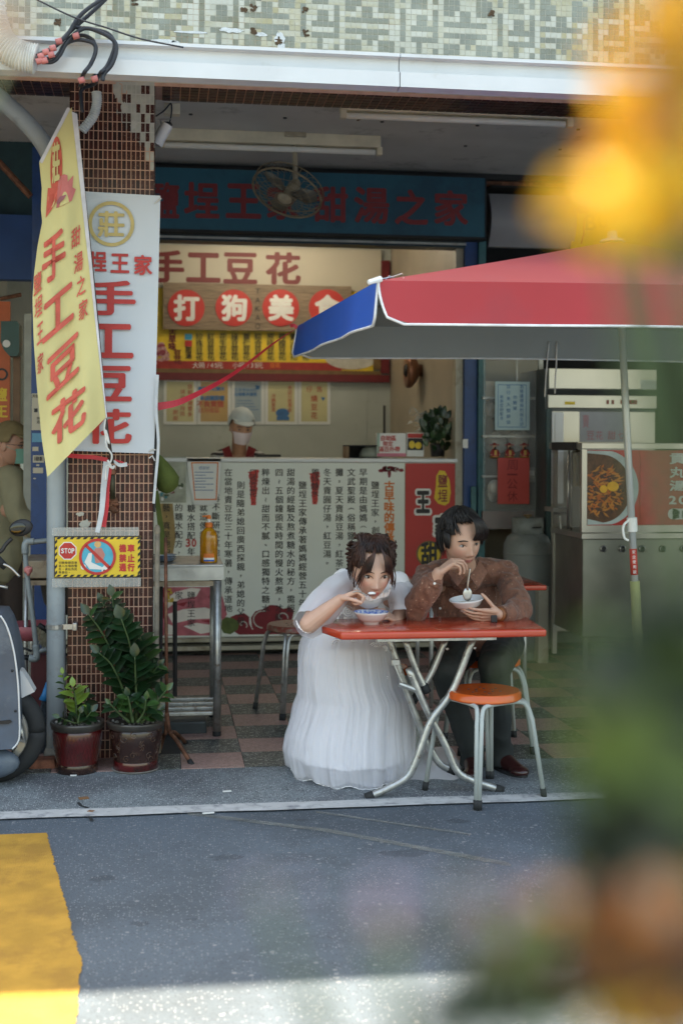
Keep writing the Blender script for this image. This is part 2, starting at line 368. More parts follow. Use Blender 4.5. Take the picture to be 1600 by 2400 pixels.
for r in range(-3, 22):
    for c in range(-64, 150):
        x = .35+c*PT; z = z0+r*PT; k = 2 if motif[r % 12][c % 18] == 'X' else (1 if random.random() < .55 else 0)
        if r > 8 and k == 1: k = 0
        cand.append((abs(x-.9)+abs(r-6)*.012*1.0, x, z, k))
cand.sort(); h = PT/2-.0013
for i, (_, x, z, k) in enumerate(cand):
    jx = random.uniform(-.0004, .0004); jy = random.uniform(-.0006, .0006)
    if i < 290:
        o = bpy.data.objects.new('tile', mesht[k]); COL.objects.link(o); o.parent = bld; o.location = Vector((x+jx, YP+jy, z))-bld.location
    else: stuffm.box(x-h+jx, x+h+jx, YP-.0010+jy, YP+.003, z-h, z+h, k)
part('tile', stuffm, m_mt, bld, kind='stuff')
# plaster scabs and rusty anchor marks on the mosaic
m_scab = M('white plaster scab', (.60, .62, .62), .9, 0, .06, 30, .5); m_stain = M('rust stain', (.09, .055, .03), .9, 0, .3, 40, .5)
mb = MB(); random.seed(2)
for u, v, ru, rv in ((540, 70, 30, 6), (655, 90, 12, 14), (610, 80, 16, 5), (410, 100, 12, 7), (450, 75, 45, 3), (660, 108, 10, 10), (385, 95, 30, 4)):
    c = aty(u, v, YP); s = (aty(u+1, v, YP)-c).x; n = 22
    mb.prism([c+Vector((cos(2*pi*i/n)*ru*s*random.uniform(.7, 1.15), -.0045, sin(2*pi*i/n)*rv*s*random.uniform(.6, 1.2))) for i in range(n)], (0, .004, 0), 0)
part('plaster_patch', mb, m_scab, bld, kind='stuff')
mb = MB()
for u, v in ((573, 20), (594, 18), (715, 22), (594, 70), (716, 76), (653, 94), (316, 3), (136, 50), (1150, 30)):
    for k in range(9):
        c = aty(u+random.uniform(-6, 6), v+random.uniform(-7, 7), YP-.005); mb.ell(c, (random.uniform(.004, .012), .002, random.uniform(.003, .009)), 6, 0)
part('rust_mark', mb, m_stain, bld, kind='stuff')
# ceiling, soffit, back walls as structure
mb = MB(); mb.box(-14, 20, YP+.26, YC-.06, 3.5, 3.54); ceil = solo('ceiling', mb, m_ceil, kind='structure')
mb = MB(); mb.box(-1.4, XS, YC, YB, 3.42, 3.46)
solo('shop_ceiling', mb, m_ceil, kind='structure')
mb = MB()
for x in (.18, .75, 1.35, 1.95, 2.6):
    for y in (7.9, 8.45): mb.lathe([(.012, 3.494), (.012, 3.5)], (x+.1*y-.8, y, 0), 10)
solo('ceiling_bolt', mb, m_black, 'dark bolt heads dotted over the grey arcade ceiling', 'bolts', kind='stuff')
mb = MB(); mb.box(-1.4, XS, YB, YB+.1, 0, 3.42); bw = solo('back_wall', mb, m_wallin, kind='structure')
for i in range(8):
    b = MB(); x = -1.0+i*.42; b.box(x, x+.414, YB-.006, YB-.0005, 0.3, 3.3); part('wall_panel', b, m_wallin, bw)
mb = MB(); mb.box(XS, XS+.12, YC+.02, YB+.1, 0, 3.42); solo('side_wall', mb, m_beige, kind='structure')
mb = MB(); mb.box(-1.5, -1.4, YC, YB+.1, 0, 3.42); solo('left_side_wall', mb, m_wallin, kind='structure')
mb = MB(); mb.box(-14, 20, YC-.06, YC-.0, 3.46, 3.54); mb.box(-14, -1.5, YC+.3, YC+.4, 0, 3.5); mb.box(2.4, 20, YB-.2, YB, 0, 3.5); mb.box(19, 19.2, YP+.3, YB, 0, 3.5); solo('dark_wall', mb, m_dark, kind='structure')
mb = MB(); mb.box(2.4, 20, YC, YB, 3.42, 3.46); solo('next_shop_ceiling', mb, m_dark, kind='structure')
# front beam with tiles underneath ------------------------------------------
m_btile = M('brown glazed tile', (.055, .012, .009), .3, 0, .35, 30, spec=.3)
m_btile2 = M('dark brown glazed tile', (.026, .009, .008), .3, 0, .35, 30, spec=.3)
m_bpale = M('scratched glazed tile', (.050, .014, .011), .3, 0, .3, 160, spec=.3, dirt=(.36, .29, .25), dsc=120, dth=.60)
m_bwhite = M('plaster-smeared tile', (.40, .40, .35), .7, 0, .1, 30)
m_pgrout = M('pink grout', (.56, .34, .25), .85, 0, .1, 20, .2)
mb = MB(); mb.box(-14, 20, YP+.003, 6.56, 3.225, 3.5); beam = solo('beam', mb, m_pgrout, kind='structure')
mb = MB(); random.seed(4)
for i in range(0, 90):
    for j in range(5):
        x = .0+i*.045; y = YP+.012+j*.05; mb.box(x, x+.040, y, y+.044, 3.2205, 3.2252, random.choice((0, 0, 1)))
for i in range(0, 42):
    for j in range(5):
        x = -.48-i*.045; y = YP+.012+j*.05; mb.box(x, x+.040, y, y+.044, 3.2205, 3.2252, random.choice((0, 0, 1)))
part('tile', mb, [m_bpale, m_btile2], beam, kind='stuff')
# canopy -----------------------------------------------------------------
m_alu = M('pale painted metal', (.60, .62, .64), .42, .15, .04, 5, .02, dirt=(.48, .48, .46), dsc=3, dth=.62)
mb = MB(); prof = [(5.34, 3.0), (5.34, 3.062), (5.365, 3.066), (5.365, 3.118), (5.33, 3.122), (5.33, 3.136), (5.40, 3.14), (6.29, 3.30), (6.29, 3.27), (5.42, 3.10), (5.42, 3.0)]
xs = [-14, .98, 4.2, 7.4, 20]
can = None
for k in range(4):
    b = MB(); b.prism([(xs[k]+.002, y, z) for y, z in prof], (xs[k+1]-xs[k]-.004, 0, 0))
    if can is None:
        can = thing('canopy', 'pale metal canopy with a stepped gutter running along the whole shop front', 'canopy', (2, 5.4, 3.0))
    part('gutter_panel', b, m_alu, can)
# pillar -----------------------------------------------------------------
mb = MB(); PX0, PX1 = -.434, -.036
mb.box(PX0+.003, PX1-.003, YP+.0012, 6.7, 0, 3.225)
pil = solo('pillar', mb, m_pgrout, 'square shop-house pillar clad in small brown glazed tiles with pink grout', 'pillar')
NC = 18; NR = 71; tw = (PX1-PX0)/NC; th_ = 3.225/NR; tm = []
for m in (m_btile, m_btile2, m_bpale, m_bwhite):
    b = MB(); b.box(-tw/2+.0022, tw/2-.0022, -.0004, .004, -th_/2+.0024, th_/2-.0024); me = b.mesh('tile'); me.materials.append(m); tm.append(me)
random.seed(21); rest = MB(); cand = []
for r in range(NR):
    for c in range(NC):
        x = PX0+(c+.5)*tw; z = (r+.5)*th_; k = random.choice((0, 0, 1, 1, 2, 2)) if c > 8 else random.choice((0, 0, 1, 2))
        if z > 2.35+ .0*c and z < 3.0 and c > 10 and random.random() < .4: k = 2
        top = 2.83+max(0, (17-c))*.045
        if z > top and c > 8: k = random.choice((3, 3, 2))
        hid = (1.45 < z < 2.42 and c > 3)
        cand.append(((1 if hid else 0)+(abs(z-2.65) if z > 2 else abs(z-1.2))*.3, x, z, k))
cand.sort(key=lambda q: q[0])
for i, (_, x, z, k) in enumerate(cand):
    if i < 298:
        o = bpy.data.objects.new('tile', tm[k]); COL.objects.link(o); o.parent = pil; o.location = Vector((x, YP+random.uniform(-.0005, .0005), z))-pil.location
    else: rest.box(x-tw/2+.0022, x+tw/2-.0022, YP-.0004, YP+.002, z-th_/2+.0024, z+th_/2-.0024, k)
for r in range(NR):
    for c in range(18):
        y = YP+.004+c*tw
        for X in (PX0, PX1): rest.box(X-.002 if X == PX0 else X-.003, X+.003 if X == PX0 else X+.002, y+.002, y+tw-.002, r*th_+.002, (r+1)*th_-.002, random.choice((0, 1, 2)))
part('tile', rest, [m_btile, m_btile2, m_bpale, m_bwhite], pil, kind='stuff')
m_smear = M('old plaster smear', (.46, .45, .40), .9, 0, .08, 20, .6, 60)
b = MB(); random.seed(9)
pts = [(285, 195), (300, 215), (285, 235), (272, 262), (292, 300), (310, 312), (322, 330), (330, 343), (362, 346), (362, 192), (262, 190)]
n0 = aty(310, 250, YP-.0015)
for (u, v, ru, rv) in ((275, 212, 9, 22), (292, 250, 9, 14), (313, 290, 8, 12), (200, 1228, 13, 11), (188, 1205, 10, 5)):
    c = aty(u, v, YP-.0035); s = .002; n = 20
    b.prism([c+Vector((cos(2*pi*i/n)*ru*s*random.uniform(.7, 1.2), 0, sin(2*pi*i/n)*rv*s*random.uniform(.7, 1.2))) for i in range(n)], (0, .003, 0))
part('plaster_patch', b, m_smear, pil, kind='stuff')
b = MB(); b.add([aty(u, v, YP+.0009) for u, v in pts], [tuple(range(len(pts)))]); part('plaster_skim', b, m_smear, pil)
# the grout turns to pale plaster up here: vertical and horizontal plaster fillets
# ================================================================== SHOP FRONT
def chars(t, items, Y, mat, off=.03, name='character'):
    for ch, r in items: b = MB(); box4(b, ch, *r, Y, 0, off); part(name, b, mat, t)
# blue name board under the ceiling
m_teal = M('dark teal sign sheet', (.012, .10, .155), .5, 0, .1, 3, dirt=(.008, .06, .10), dsc=1.5, dth=.5)
m_signred = M('dull red lettering', (.20, .022, .026), .5, 0, .1)
t = thing('name_board', 'long dark teal name board with dull red characters hung under the arcade ceiling', 'sign', (.7, 9.15, 3.0))
x0, x1, zb, zt = -1.3, 2.305, 3.006, 3.437
b = MB(); b.box(x0, x1, 9.15, 9.27, zb, zt); part('board', b, m_teal, t)
b = MB(); b.box(x0-.01, x1+.012, 9.146, 9.28, zb-.012, zb+.004); b.box(x1, x1+.012, 9.146, 9.28, zb, zt); b.box(x0, x1+.012, 9.146, 9.28, zt, zt+.01); part('frame', b, m_dark, t)
chars(t, [(ch, (u0, v0, u1, v1)) for ch, u0, u1, v0, v1 in (('鹽', 352, 420, 425, 512), ('埕', 431, 514, 425, 512), ('王', 529, 612, 428, 513), ('家', 625, 700, 430, 516), ('甜', 735, 815, 435, 522), ('湯', 829, 912, 436, 525), ('之', 925, 1003, 442, 528), ('家', 1017, 1097, 444, 530))], 9.147, m_signred)
m_navy = M('navy shutter box', (.008, .030, .045), .4, 0, .15, 5)
b = MB(); b.box(-1.4, 2.20, 9.30, 9.46, 2.955, 3.45); solo('shutter_box', b, m_navy, 'dark navy roller shutter box behind the teal name board', 'shutter box')
b = MB(); b.box(-1.4, 2.20, 9.285, 9.295, 2.97, 2.985); b.box(-1.4, 2.2, 9.285, 9.295, 2.995, 3.0); solo('shutter_rail', b, m_steel_dull, 'thin dull rail under the teal name board', 'rail')
# menu wall -----------------------------------------------------------------
m_cream = M('cream sign sheet', (.48, .44, .35), .5, 0, .04, 2); m_maroon = M('maroon lettering', (.17, .02, .022), .5, 0, .05)
m_frame = M('dark red frame', (.14, .012, .016), .4, 0, .08); m_gold = M('brown gold frame', (.16, .095, .035), .4, 0, .15)
YS = YB-.05
t = thing('cream_sign', 'wide cream sign with large dark red characters high on the back wall', 'sign', tuple(aty(620, 668, YS)))
b = MB(); bx(b, 300, 578, 893, 678, YS, .03); part('board', b, m_cream, t)
chars(t, (('手', (350, 584, 432, 663)), ('工', (436, 590, 517, 663)), ('豆', (523, 590, 603, 666)), ('花', (622, 589, 705, 668))), YS-.003, m_maroon, .035)
m_wood = M('weathered board wood', (.23, .17, .115), .6, 0, .25, 8, .3, 50)
for m in (m_wood,):
    N = m.node_tree.nodes; mp = N.new('ShaderNodeMapping'); mp.inputs['Scale'].default_value = (1, 1, 14); tc = [n for n in N if n.type == 'TEX_COORD'][0]
    m.node_tree.links.new(tc.outputs['Object'], mp.inputs[0]); m.node_tree.links.new(mp.outputs[0], [n for n in N if n.type == 'TEX_NOISE'][0].inputs['Vector'])
YW = YS-.06
t = thing('wooden_sign', 'plank sign with four red discs carrying white brush characters above the yellow menu', 'sign', tuple(aty(600, 775, YW)))
for i in range(6):
    b = MB(); bx(b, 382, 666+i*18.2, 823, 666+i*18.2+17.6, YW+(i % 2)*.002, .03, 0); part('plank', b, m_wood, t)
for ch, u in zip('打狗美食', (436.4, 548, 658, 767)):
    b = MB(); disc(b, u, 721, 43, YW-.008, .008, 0, 40); d = part('disc', b, m_red, t)
    b = MB(); box4(b, ch, u-30, 689, u+31, 753, YW-.011, 0, .045); part('character', b, m_white, d)
b = MB()
for ch, v in zip('TAKAO', (682, 703, 723, 744, 764)): box4(b, ch, 598, v-6.5, 609.5, v+6.5, YW-.003, 0, 0)
part('lettering', b, m_ink, t)
t = thing('menu_board', 'yellow menu board in a dark red frame listing bean curd desserts in black columns', 'menu board', tuple(aty(640, 893, YS)))
b = MB(); bx(b, 300, 668, 875, 866, YS+.01, .02, 0); part('board', b, m_yel, t)
b = MB(); bx(b, 300, 847, 800, 865.5, YS+.006, .003, 0); poly(b, [(800, 847), (845, 865.5), (800, 865.5)], YS+.006); part('red_strip', b, m_dkred if 0 else M('menu red strip', (.33, .03, .025), .5), t)
b = MB(); bx(b, 300, 866, 893, 875, YS, .03, 0); bx(b, 875, 660, 893, 866, YS, .03, 0); part('inner_frame', b, m_gold, t)
b = MB(); bx(b, 300, 875, 913, 893, YS-.01, .045, 0); bx(b, 893, 610, 913, 875, YS-.01, .045, 0); part('frame', b, m_frame, t)
m_olive = M('pale gold strip', (.58, .44, .06), .5)
b = MB()
for u in (467, 494, 522.5, 550, 577.6, 604.5, 634, 661, 688, 716): bx(b, u-9, 770, u+9, 846, YS+.007, .002, 0)
part('price_strip', b, m_olive, t)
b = MB()
for u, s in zip((467, 494, 522.5, 550, 577.6, 604.5, 634, 661, 688, 716), ('珍珠豆花', '紅豆豆花', '花生豆花', '綠豆豆花', '薏仁豆花', '綜合豆花', '原味豆花', '檸檬豆花', '薑汁豆花', '芋圓豆花')): colm(b, u, 789, s, 15.6, 16, YS+.003, 0, .015); part('lettering', b, m_ink, t); b = MB()
colm(b, 441.6, 819, '甜湯', 15, 15, YS+.003, 0, .02)
part('lettering', b, m_ink, t)
b = MB(); line(b, '大碗/45元', 458, 856, 14, YS+.002, 0, .0, .66); line(b, '小碗/35元', 552, 856, 14, YS+.002, 0, .0, .66); part('prices', b, m_white, t)
b = MB(); line(b, '豆花', 638, 856, 12, YS+.002, 0, .02); part('orange_lettering', b, m_orange, t)
b = MB(); bx(b, 433, 782, 450, 796, YS+.004, .002, 0); bx(b, 433, 798, 450, 812, YS+.004, .002, 1); part('tag', b, [M('cyan tag', (.05, .35, .55), .5), m_red], t)
b = MB(); colm(b, 404, 780, '古早味', 16, 17, YS+.003, 0, .04); colm(b, 416, 828, '豆花', 17, 17, YS+.003, 0, .03); part('red_lettering', b, m_maroon, t)
# printed peony and bowl on the menu
m_peony = M('printed peony pink', (.50, .28, .28), .6, 0, .3, 60); m_peony2 = M('printed peony dark', (.30, .06, .08), .6, 0, .2, 60)
b = MB(); random.seed(6)
for k in range(34):
    a = random.random()*6.3; r = random.random()*26; disc(b, 372+cos(a)*r, 828+sin(a)*r*1.1, random.uniform(5, 10), YS+.005-k*.0001, .0006, k % 2, 14, random.uniform(3, 6))
part('printed_flower', b, [m_peony, m_peony2], t)
b = MB(); disc(b, 823, 838, 62, YS+.005, .002, 0, 40, 27); disc(b, 815, 826, 40, YS+.002, .002, 1, 30, 10); part('printed_bowl', b, [M('printed bowl', (.50, .48, .42), .5), M('printed topping', (.22, .07, .02), .5, 0, .5, 90)], t)
# laminated posters ---------------------------------------------------------
m_lam = M('laminate white', (.60, .62, .62), .25, 0, .03, 5, coat=.4)
m_py = M('poster pale yellow', (.47, .43, .22), .3, 0, .05, 5, coat=.4); m_pb = M('poster grey blue', (.26, .33, .38), .3, 0, .05, 5, coat=.4); m_pm = M('poster ochre', (.42, .26, .08), .3, 0, .1, 5, coat=.4)
m_tred = M('poster red text', (.40, .09, .05), .5); m_tblue = M('poster blue text', (.04, .14, .32), .5)
YL = YB-.014
defs = [(383, 461, m_py, 'leftmost laminated poster on the back wall, pale yellow with three short red columns'), (463, 541, m_pm, 'laminated ochre poster with bold blue and red rows behind the worker'), (543, 619, m_pb, 'laminated grey blue notice directly above the worker in the pale cap'),
        (621, 697, m_py, 'laminated pale yellow poster with a bowl printed at its foot'), (699, 774, m_py, 'rightmost laminated poster on the back wall, pale yellow with a large red column')]
for i, (u0, u1, m, lab) in enumerate(defs):
    t = thing('poster', lab, 'poster', tuple(aty((u0+u1)/2, 995, YL)), 'laminated posters under the menu')
    b = MB(); bx(b, u0, 887, u1, 995, YL, .006); part('sheet', b, m_lam, t)
    b = MB(); bx(b, u0+7, 894, u1-7, 988, YL-.002, .002); part('print', b, m, t)
    b = MB(); b2 = MB()
    if i == 0: colm(b, u1-16, 906, '目前人潮眾多', 13, 11, YL-.003, 0, .02); colm(b, u1-33, 918, '請依序排隊', 13, 11, YL-.003); colm(b, u1-50, 966, '謝謝', 14, 12, YL-.003)
    if i == 1: line(b2, '最強豆花糖水', 469, 911, 10, YL-.003, 0, .04); line(b2, '本店禁菸喔', 474, 933, 11, YL-.003, 0, .05); line(b, '不負責糖', 469, 947, 15, YL-.003, 0, .04); line(b, '請用餐區', 471, 962, 12, YL-.003)
    if i == 2: line(b2, '友善環境減塑', 553, 914, 8.5, YL-.003); line(b2, '自備餐具優惠', 553, 924, 8.5, YL-.003, 0, .03); [bx(b2, 555, 938+k*7, 590+k*5, 939.4+k*7, YL-.003, .001) for k in range(4)]; poly(b2, [(598, 902), (609, 904), (607, 913), (600, 913)], YL-.003, .001)
    if i == 3: colm(b, 679, 908, '本店只收現金', 10.5, 10, YL-.003, 0, .02); colm(b, 641, 928, '冷熱皆宜', 10.5, 10, YL-.003, 0, .02); disc(b2, 662, 968, 16, YL-.003, .001, 0, 20, 11); bx(b2, 648, 976, 678, 985, YL-.004, .001)
    if i == 4: colm(b, 748, 912, '售', 12, 14, YL-.003); colm(b, 725, 912, '仔', 12, 14, YL-.003); colm(b, 736, 934, '燒豆花', 20, 15, YL-.003, 0, .02); poly(b2, [(752, 930), (762, 932), (757, 940)], YL-.003, .001)
    if b.v: part('red_text', b, m_tred, t)
    if b2.v: part('blue_print', b2, m_tblue, t)
# counter ------------------------------------------------------------------
m_banner = M('counter banner print', (.70, .73, .68), .55, 0, .03, 2, .02)
m_cream2 = M('counter ledge paint', (.40, .38, .31), .5, 0, .1, 4, dirt=(.22, .19, .13), dsc=4)
t = thing('counter', 'long white dessert counter front covered with black brush script columns', 'counter', (.9, YC, 0))
CX0 = -1.3; CX1 = aty(1065, 1300, YC).x; ZT = aty(700, 1074, YC).z
b = MB(); b.box(CX0, CX1, YC+.004, YC+.7, .16, ZT-.03); part('body', b, m_white, t)
b = MB(); b.box(CX0, CX1+.015, YC-.02, YC+.74, ZT-.028, ZT, 0, .004); part('steel_top', b, m_alu, t)
bu = aty(948, 1300, YC).x; zb = aty(700, 1490, YC).z
b = MB(); b.box(CX0, bu, YC, YC+.003, zb, ZT-.034); part('banner', b, m_banner, t)
b = MB(); b.box(bu+.004, CX1, YC, YC+.003, zb, ZT-.034); part('red_panel', b, M('red panel print', (.47, .03, .028), .45, 0, .05, 3), t)
b = MB(); b.box(bu-.001, bu+.003, YC-.003, YC+.003, zb, ZT-.034, 0); part('joint_strip', b, m_gold, t)
b = MB(); b.box(CX0, CX1, YC-.06, YC+.6, .10, .125); b.box(CX0, CX1, YC-.09, YC+.6, .045, .075); part('ledge', b, m_cream2, t)
b = MB(); b.box(CX0, CX1, YC+.03, YC+.6, 0, .16); part('plinth', b, m_dark, t)
b = MB(); Y = YC-.003; st = 21.25
for u, v, s in ((879, 1137.5, '鹽埕王家，創立'), (851, 1107.5, '早期是由媽媽（阿卻'), (823, 1107.5, '文武聖殿（俗稱鹽埕埔聖'), (795, 1107.5, '攤，夏天賣綠豆湯，紅茶及冰'), (766.5, 1107.5, '冬天賣圓仔湯，紅豆湯。'),
                (709, 1137.5, '鹽埕王家傳承著媽媽經營五十年'), (681.5, 1107.5, '甜湯的經驗及熬煮糖水的秘方，需經'), (654, 1107.5, '四～五個鐘頭長時間的慢火熬煮，才能'), (622.5, 1107.5, '粹煉出～甜而不膩、口感獨特之糖水'),
                (564, 1137.5, '則是隨弟媳回廣西探親，弟媳的父母'), (535, 1107.5, '在當地賣豆花三十年寒暑，傳承道地'), (506, 1146, '，再不斷研究其他'), (477, 1190, '就這傳統糖水'), (448, 1192, '糖水搭配'), (448, 1293, '年的'), (419, 1190, '的糖水配方，及'), (390, 1190, '藝，真是地配'),
                (448, 1396, '鹽埕王家'), (419, 1396, '家'), (738, 1107.5, '獨特糖水：'), (593, 1107.5, '口感豆花：')):
    colm(b, u, v, s, 16.4 if (u in (738, 593)) else st, 18 if u not in (738, 593) else 17, Y, 0, .011)
part('script', b, m_ink, t)
b = MB(); colm(b, 912, 1140, '古早味的傳承', 24.3, 23, Y, 0, .035)
part('heading', b, m_orange, t)
b = MB(); box4(b, '3', 435, 1263, 446, 1282, Y, 0, .03); box4(b, '0', 449, 1263, 460, 1282, Y, 0, .03); part('red_number', b, m_red, t)
def brush(b, u, v0, v1, w, Y):
    random.seed(int(u)); P = []
    n = 26
    for i in range(n): tt = i/(n-1); P.append((u-w*(1-.55*tt)*random.uniform(.8, 1.05)-(2 if tt < .1 else 0), v0+(v1-v0)*tt+ (6*(1-sin(pi*min(1, tt*8)/2)) if tt < .12 else 0)))
    for i in range(n): tt = 1-i/(n-1); P.append((u+w*(1-.6*tt)*random.uniform(.75, 1.1), v0+(v1-v0)*tt))
    poly(b, P, Y, .001, 0)
b = MB(); brush(b, 738, 1104, 1182, 13, YC-.0015); part('brush_stroke', b, m_red, t); b = MB(); brush(b, 594, 1100, 1184, 13, YC-.0015); part('brush_stroke', b, m_red, t)
def swirl(b, u, v, r0, r1, turns, a0, wd, Y, mi, sgn=1, n=40):
    P = []
    for i in range(n+1):
        tt = i/n; a = a0+sgn*turns*2*pi*tt; r = r0+(r1-r0)*tt; P.append((u+cos(a)*r, v+sin(a)*r*.9))
    for i in range(n):
        (x0, y0), (x1, y1) = P[i], P[i+1]; dx, dy = x1-x0, y1-y0; l = sqrt(dx*dx+dy*dy)+1e-6; nx, ny = -dy/l*wd, dx/l*wd
        poly(b, [(x0+nx, y0+ny), (x1+nx, y1+ny), (x1-nx, y1-ny), (x0-nx, y0-ny)], Y, .0006, mi)
# dark red cloud at the banner's foot
m_cloud = M('dark red cloud print', (.20, .014, .022), .55); m_cl2 = M('cloud outline', (.50, .50, .45), .55)
b = MB()
cl = [(590, 1470), (588, 1448), (598, 1433), (618, 1427), (632, 1418), (650, 1419), (664, 1427), (680, 1423), (689, 1432), (685, 1450), (672, 1466), (650, 1472), (640, 1482), (612, 1484), (598, 1482)]
poly(b, cl, YC-.0012, .001, 0)
poly(b, [(530, 1455), (541, 1446), (552, 1441), (572, 1437), (584, 1446), (584, 1462), (592, 1478), (570, 1486), (552, 1482)], YC-.001, .001, 0)
poly(b, [(545, 1478), (700, 1470), (725, 1452), (735, 1462), (728, 1478), (700, 1486), (560, 1488)], YC-.0011, .001, 0)
swirl(b, 660, 1447, 2, 15, .85, 1.2, 1.3, YC-.0022, 1); swirl(b, 616, 1452, 22, 22, .55, 1.6, 1.3, YC-.0022, 1); swirl(b, 568, 1464, 2, 12, .8, 2.0, 1.3, YC-.0022, 1); swirl(b, 630, 1470, 34, 34, .22, .15, 1.3, YC-.0022, 1)
part('cloud_print', b, [m_cloud, m_cl2], t)
b = MB(); 
for (u, v, r, q) in ((912, 1098, 14, 6), (893, 1103, 7, 4), (903, 1099, 8, 7), (926, 1100, 9, 6), (940, 1102, 6, 4), (912, 1108, 4, 12)): disc(b, u, v, r, YC-.0012, .001, 0, 18, q)
swirl(b, 911, 1098, 2, 7, .8, 0, .8, YC-.0025, 1); swirl(b, 930, 1101, 2, 6, .8, 0, .8, YC-.0025, 1)
part('cloud_emblem', b, [m_cloud, m_cl2], t)
m_petal = [M('print petal pink', (.46, .12, .15), .6, 0, .25, 14), M('print petal pale', (.74, .68, .63), .6, 0, .06, 14), M('print petal deep', (.26, .02, .03), .6, 0, .15, 14), M('print stamen', (.52, .36, .05), .6), M('print leaf', (.085, .115, .03), .6, 0, .2, 20)]
b = MB()
poly(b, [(375, 1376), (500, 1376), (522, 1400), (532, 1440), (515, 1470), (495, 1490), (375, 1490)], YC-.001, .001, 0)
for pts, mi in (([(388, 1430), (420, 1405), (460, 1398), (470, 1380), (448, 1378), (410, 1388), (390, 1405)], 1), ([(392, 1440), (430, 1428), (480, 1424), (510, 1432), (495, 1450), (450, 1452), (405, 1462)], 1), ([(430, 1468), (460, 1460), (505, 1466), (520, 1450), (516, 1478), (470, 1486)], 1),
                ([(378, 1376), (400, 1380), (396, 1400), (380, 1400)], 2), ([(500, 1376), (520, 1395), (505, 1415), (488, 1400)], 2), ([(392, 1462), (412, 1470), (404, 1488), (385, 1488)], 1), ([(412, 1416), (440, 1410), (430, 1422)], 2), ([(380, 1408), (390, 1420), (386, 1450), (378, 1450)], 2), ([(470, 1455), (500, 1452), (490, 1460)], 2)):
    poly(b, pts, YC-.0018-mi*.0003, .0006, mi)
for k in range(14): disc(b, 398+random.uniform(-9, 9), 1396+random.uniform(-14, 14), 3.4, YC-.003-k*.00002, .0005, 3, 8)
poly(b, [(518, 1455), (530, 1446), (548, 1450), (561, 1460), (557, 1476), (540, 1487), (524, 1484), (516, 1470)], YC-.0013, .001, 4)
poly(b, [(375, 1180), (405, 1180), (412, 1260), (400, 1330), (375, 1340)], YC-.0008, .0006, 5)
part('printed_peony', b, m_petal+[M('print ochre wash', (.32, .22, .09), .6)], t)
# red panel characters
b = MB(); Yr = YC-.002
poly(b, [(1030, 1102), (1042, 1104), (1053, 1125), (1056, 1155), (1052, 1178), (1042, 1185), (1026, 1180), (1017, 1168), (1021, 1140), (1022, 1115)], YC-.001, .0008, 0)
part('printed_badge', b, m_yel, t); b = MB(); disc(b, 1005, 1298, 30, YC-.001, .0008, 1, 32); disc(b, 1005, 1298, 26, YC-.0015, .0006, 0, 32)
part('printed_badge', b, [m_yel, m_gold], t)
b = MB(); box4(b, '鹽', 1026, 1112, 1048, 1142, Yr, 0, .02); box4(b, '埕', 1026, 1147, 1048, 1176, Yr, 0, .02); part('badge_lettering', b, m_dkred, t)
b = MB(); box4(b, '王', 970, 1145, 1012, 1208, Yr, 0, .10); box4(b, '家', 1012, 1202, 1062, 1262, Yr, 0, .10); part('white_outline', b, m_white, t)
b = MB(); box4(b, '王', 975, 1150, 1007, 1203, Yr-.002, 0, .05); box4(b, '家', 1018, 1208, 1056, 1256, Yr-.002, 0, .05); box4(b, '甜', 986, 1270, 1026, 1326, Yr-.002, 0, .04); part('brush_lettering', b, m_ink, t)
# papers pinned to the counter's left
t = thing('paper_notice', 'white certificate with thin orange border taped on the counter front in a clear sleeve', 'notice', tuple(aty(478, 1188, YC-.01)))
b = MB(); poly(b, [(438, 1074), (518, 1072), (515, 1150), (506, 1180), (495, 1184), (455, 1184), (445, 1140)], YC-.02, .004); part('sleeve', b, m_lam, t)
b = MB(); poly(b, [(448, 1083), (512, 1083), (508, 1172), (456, 1172)], YC-.022, .001, 0); poly(b, [(451, 1086), (509, 1086), (505, 1169), (458, 1169)], YC-.023, .001, 1); part('sheet', b, [m_orange, m_paper], t)
b = MB(); line(b, '感謝狀', 470, 1097, 8, YC-.0245, 0, 0); [bx(b, 456, 1106+k*7, 500-(k % 2)*18, 1107.6+k*7, YC-.0245, .0006) for k in range(7)]; part('writing', b, m_tblue, t)
t = thing('leaflet', 'cluttered photo leaflet stuck at the counter corner beside the pillar', 'leaflet', tuple(aty(405, 1178, YC-.01)))
b = MB(); bx(b, 362, 1070, 436, 1178, YC-.012, .004, 0); part('sheet', b, M('leaflet print', (.33, .35, .29), .6, 0, .3, 10), t)
b = MB(); random.seed(8)
for k in range(26): u = random.uniform(366, 430); v = random.uniform(1104, 1172); disc(b, u, v, random.uniform(3, 7), YC-.0135-k*.0001, .0008, k % 4, 10, random.uniform(2, 6))
part('photos', b, [m_paper, M('leaflet green', (.06, .09, .05), .6), m_maroon, M('leaflet teal', (.03, .2, .25), .6)], t)
b = MB(); line(b, '豬肉類福工號', 384, 1078, 8, YC-.0135, 0, .04); part('writing', b, m_ink, t)
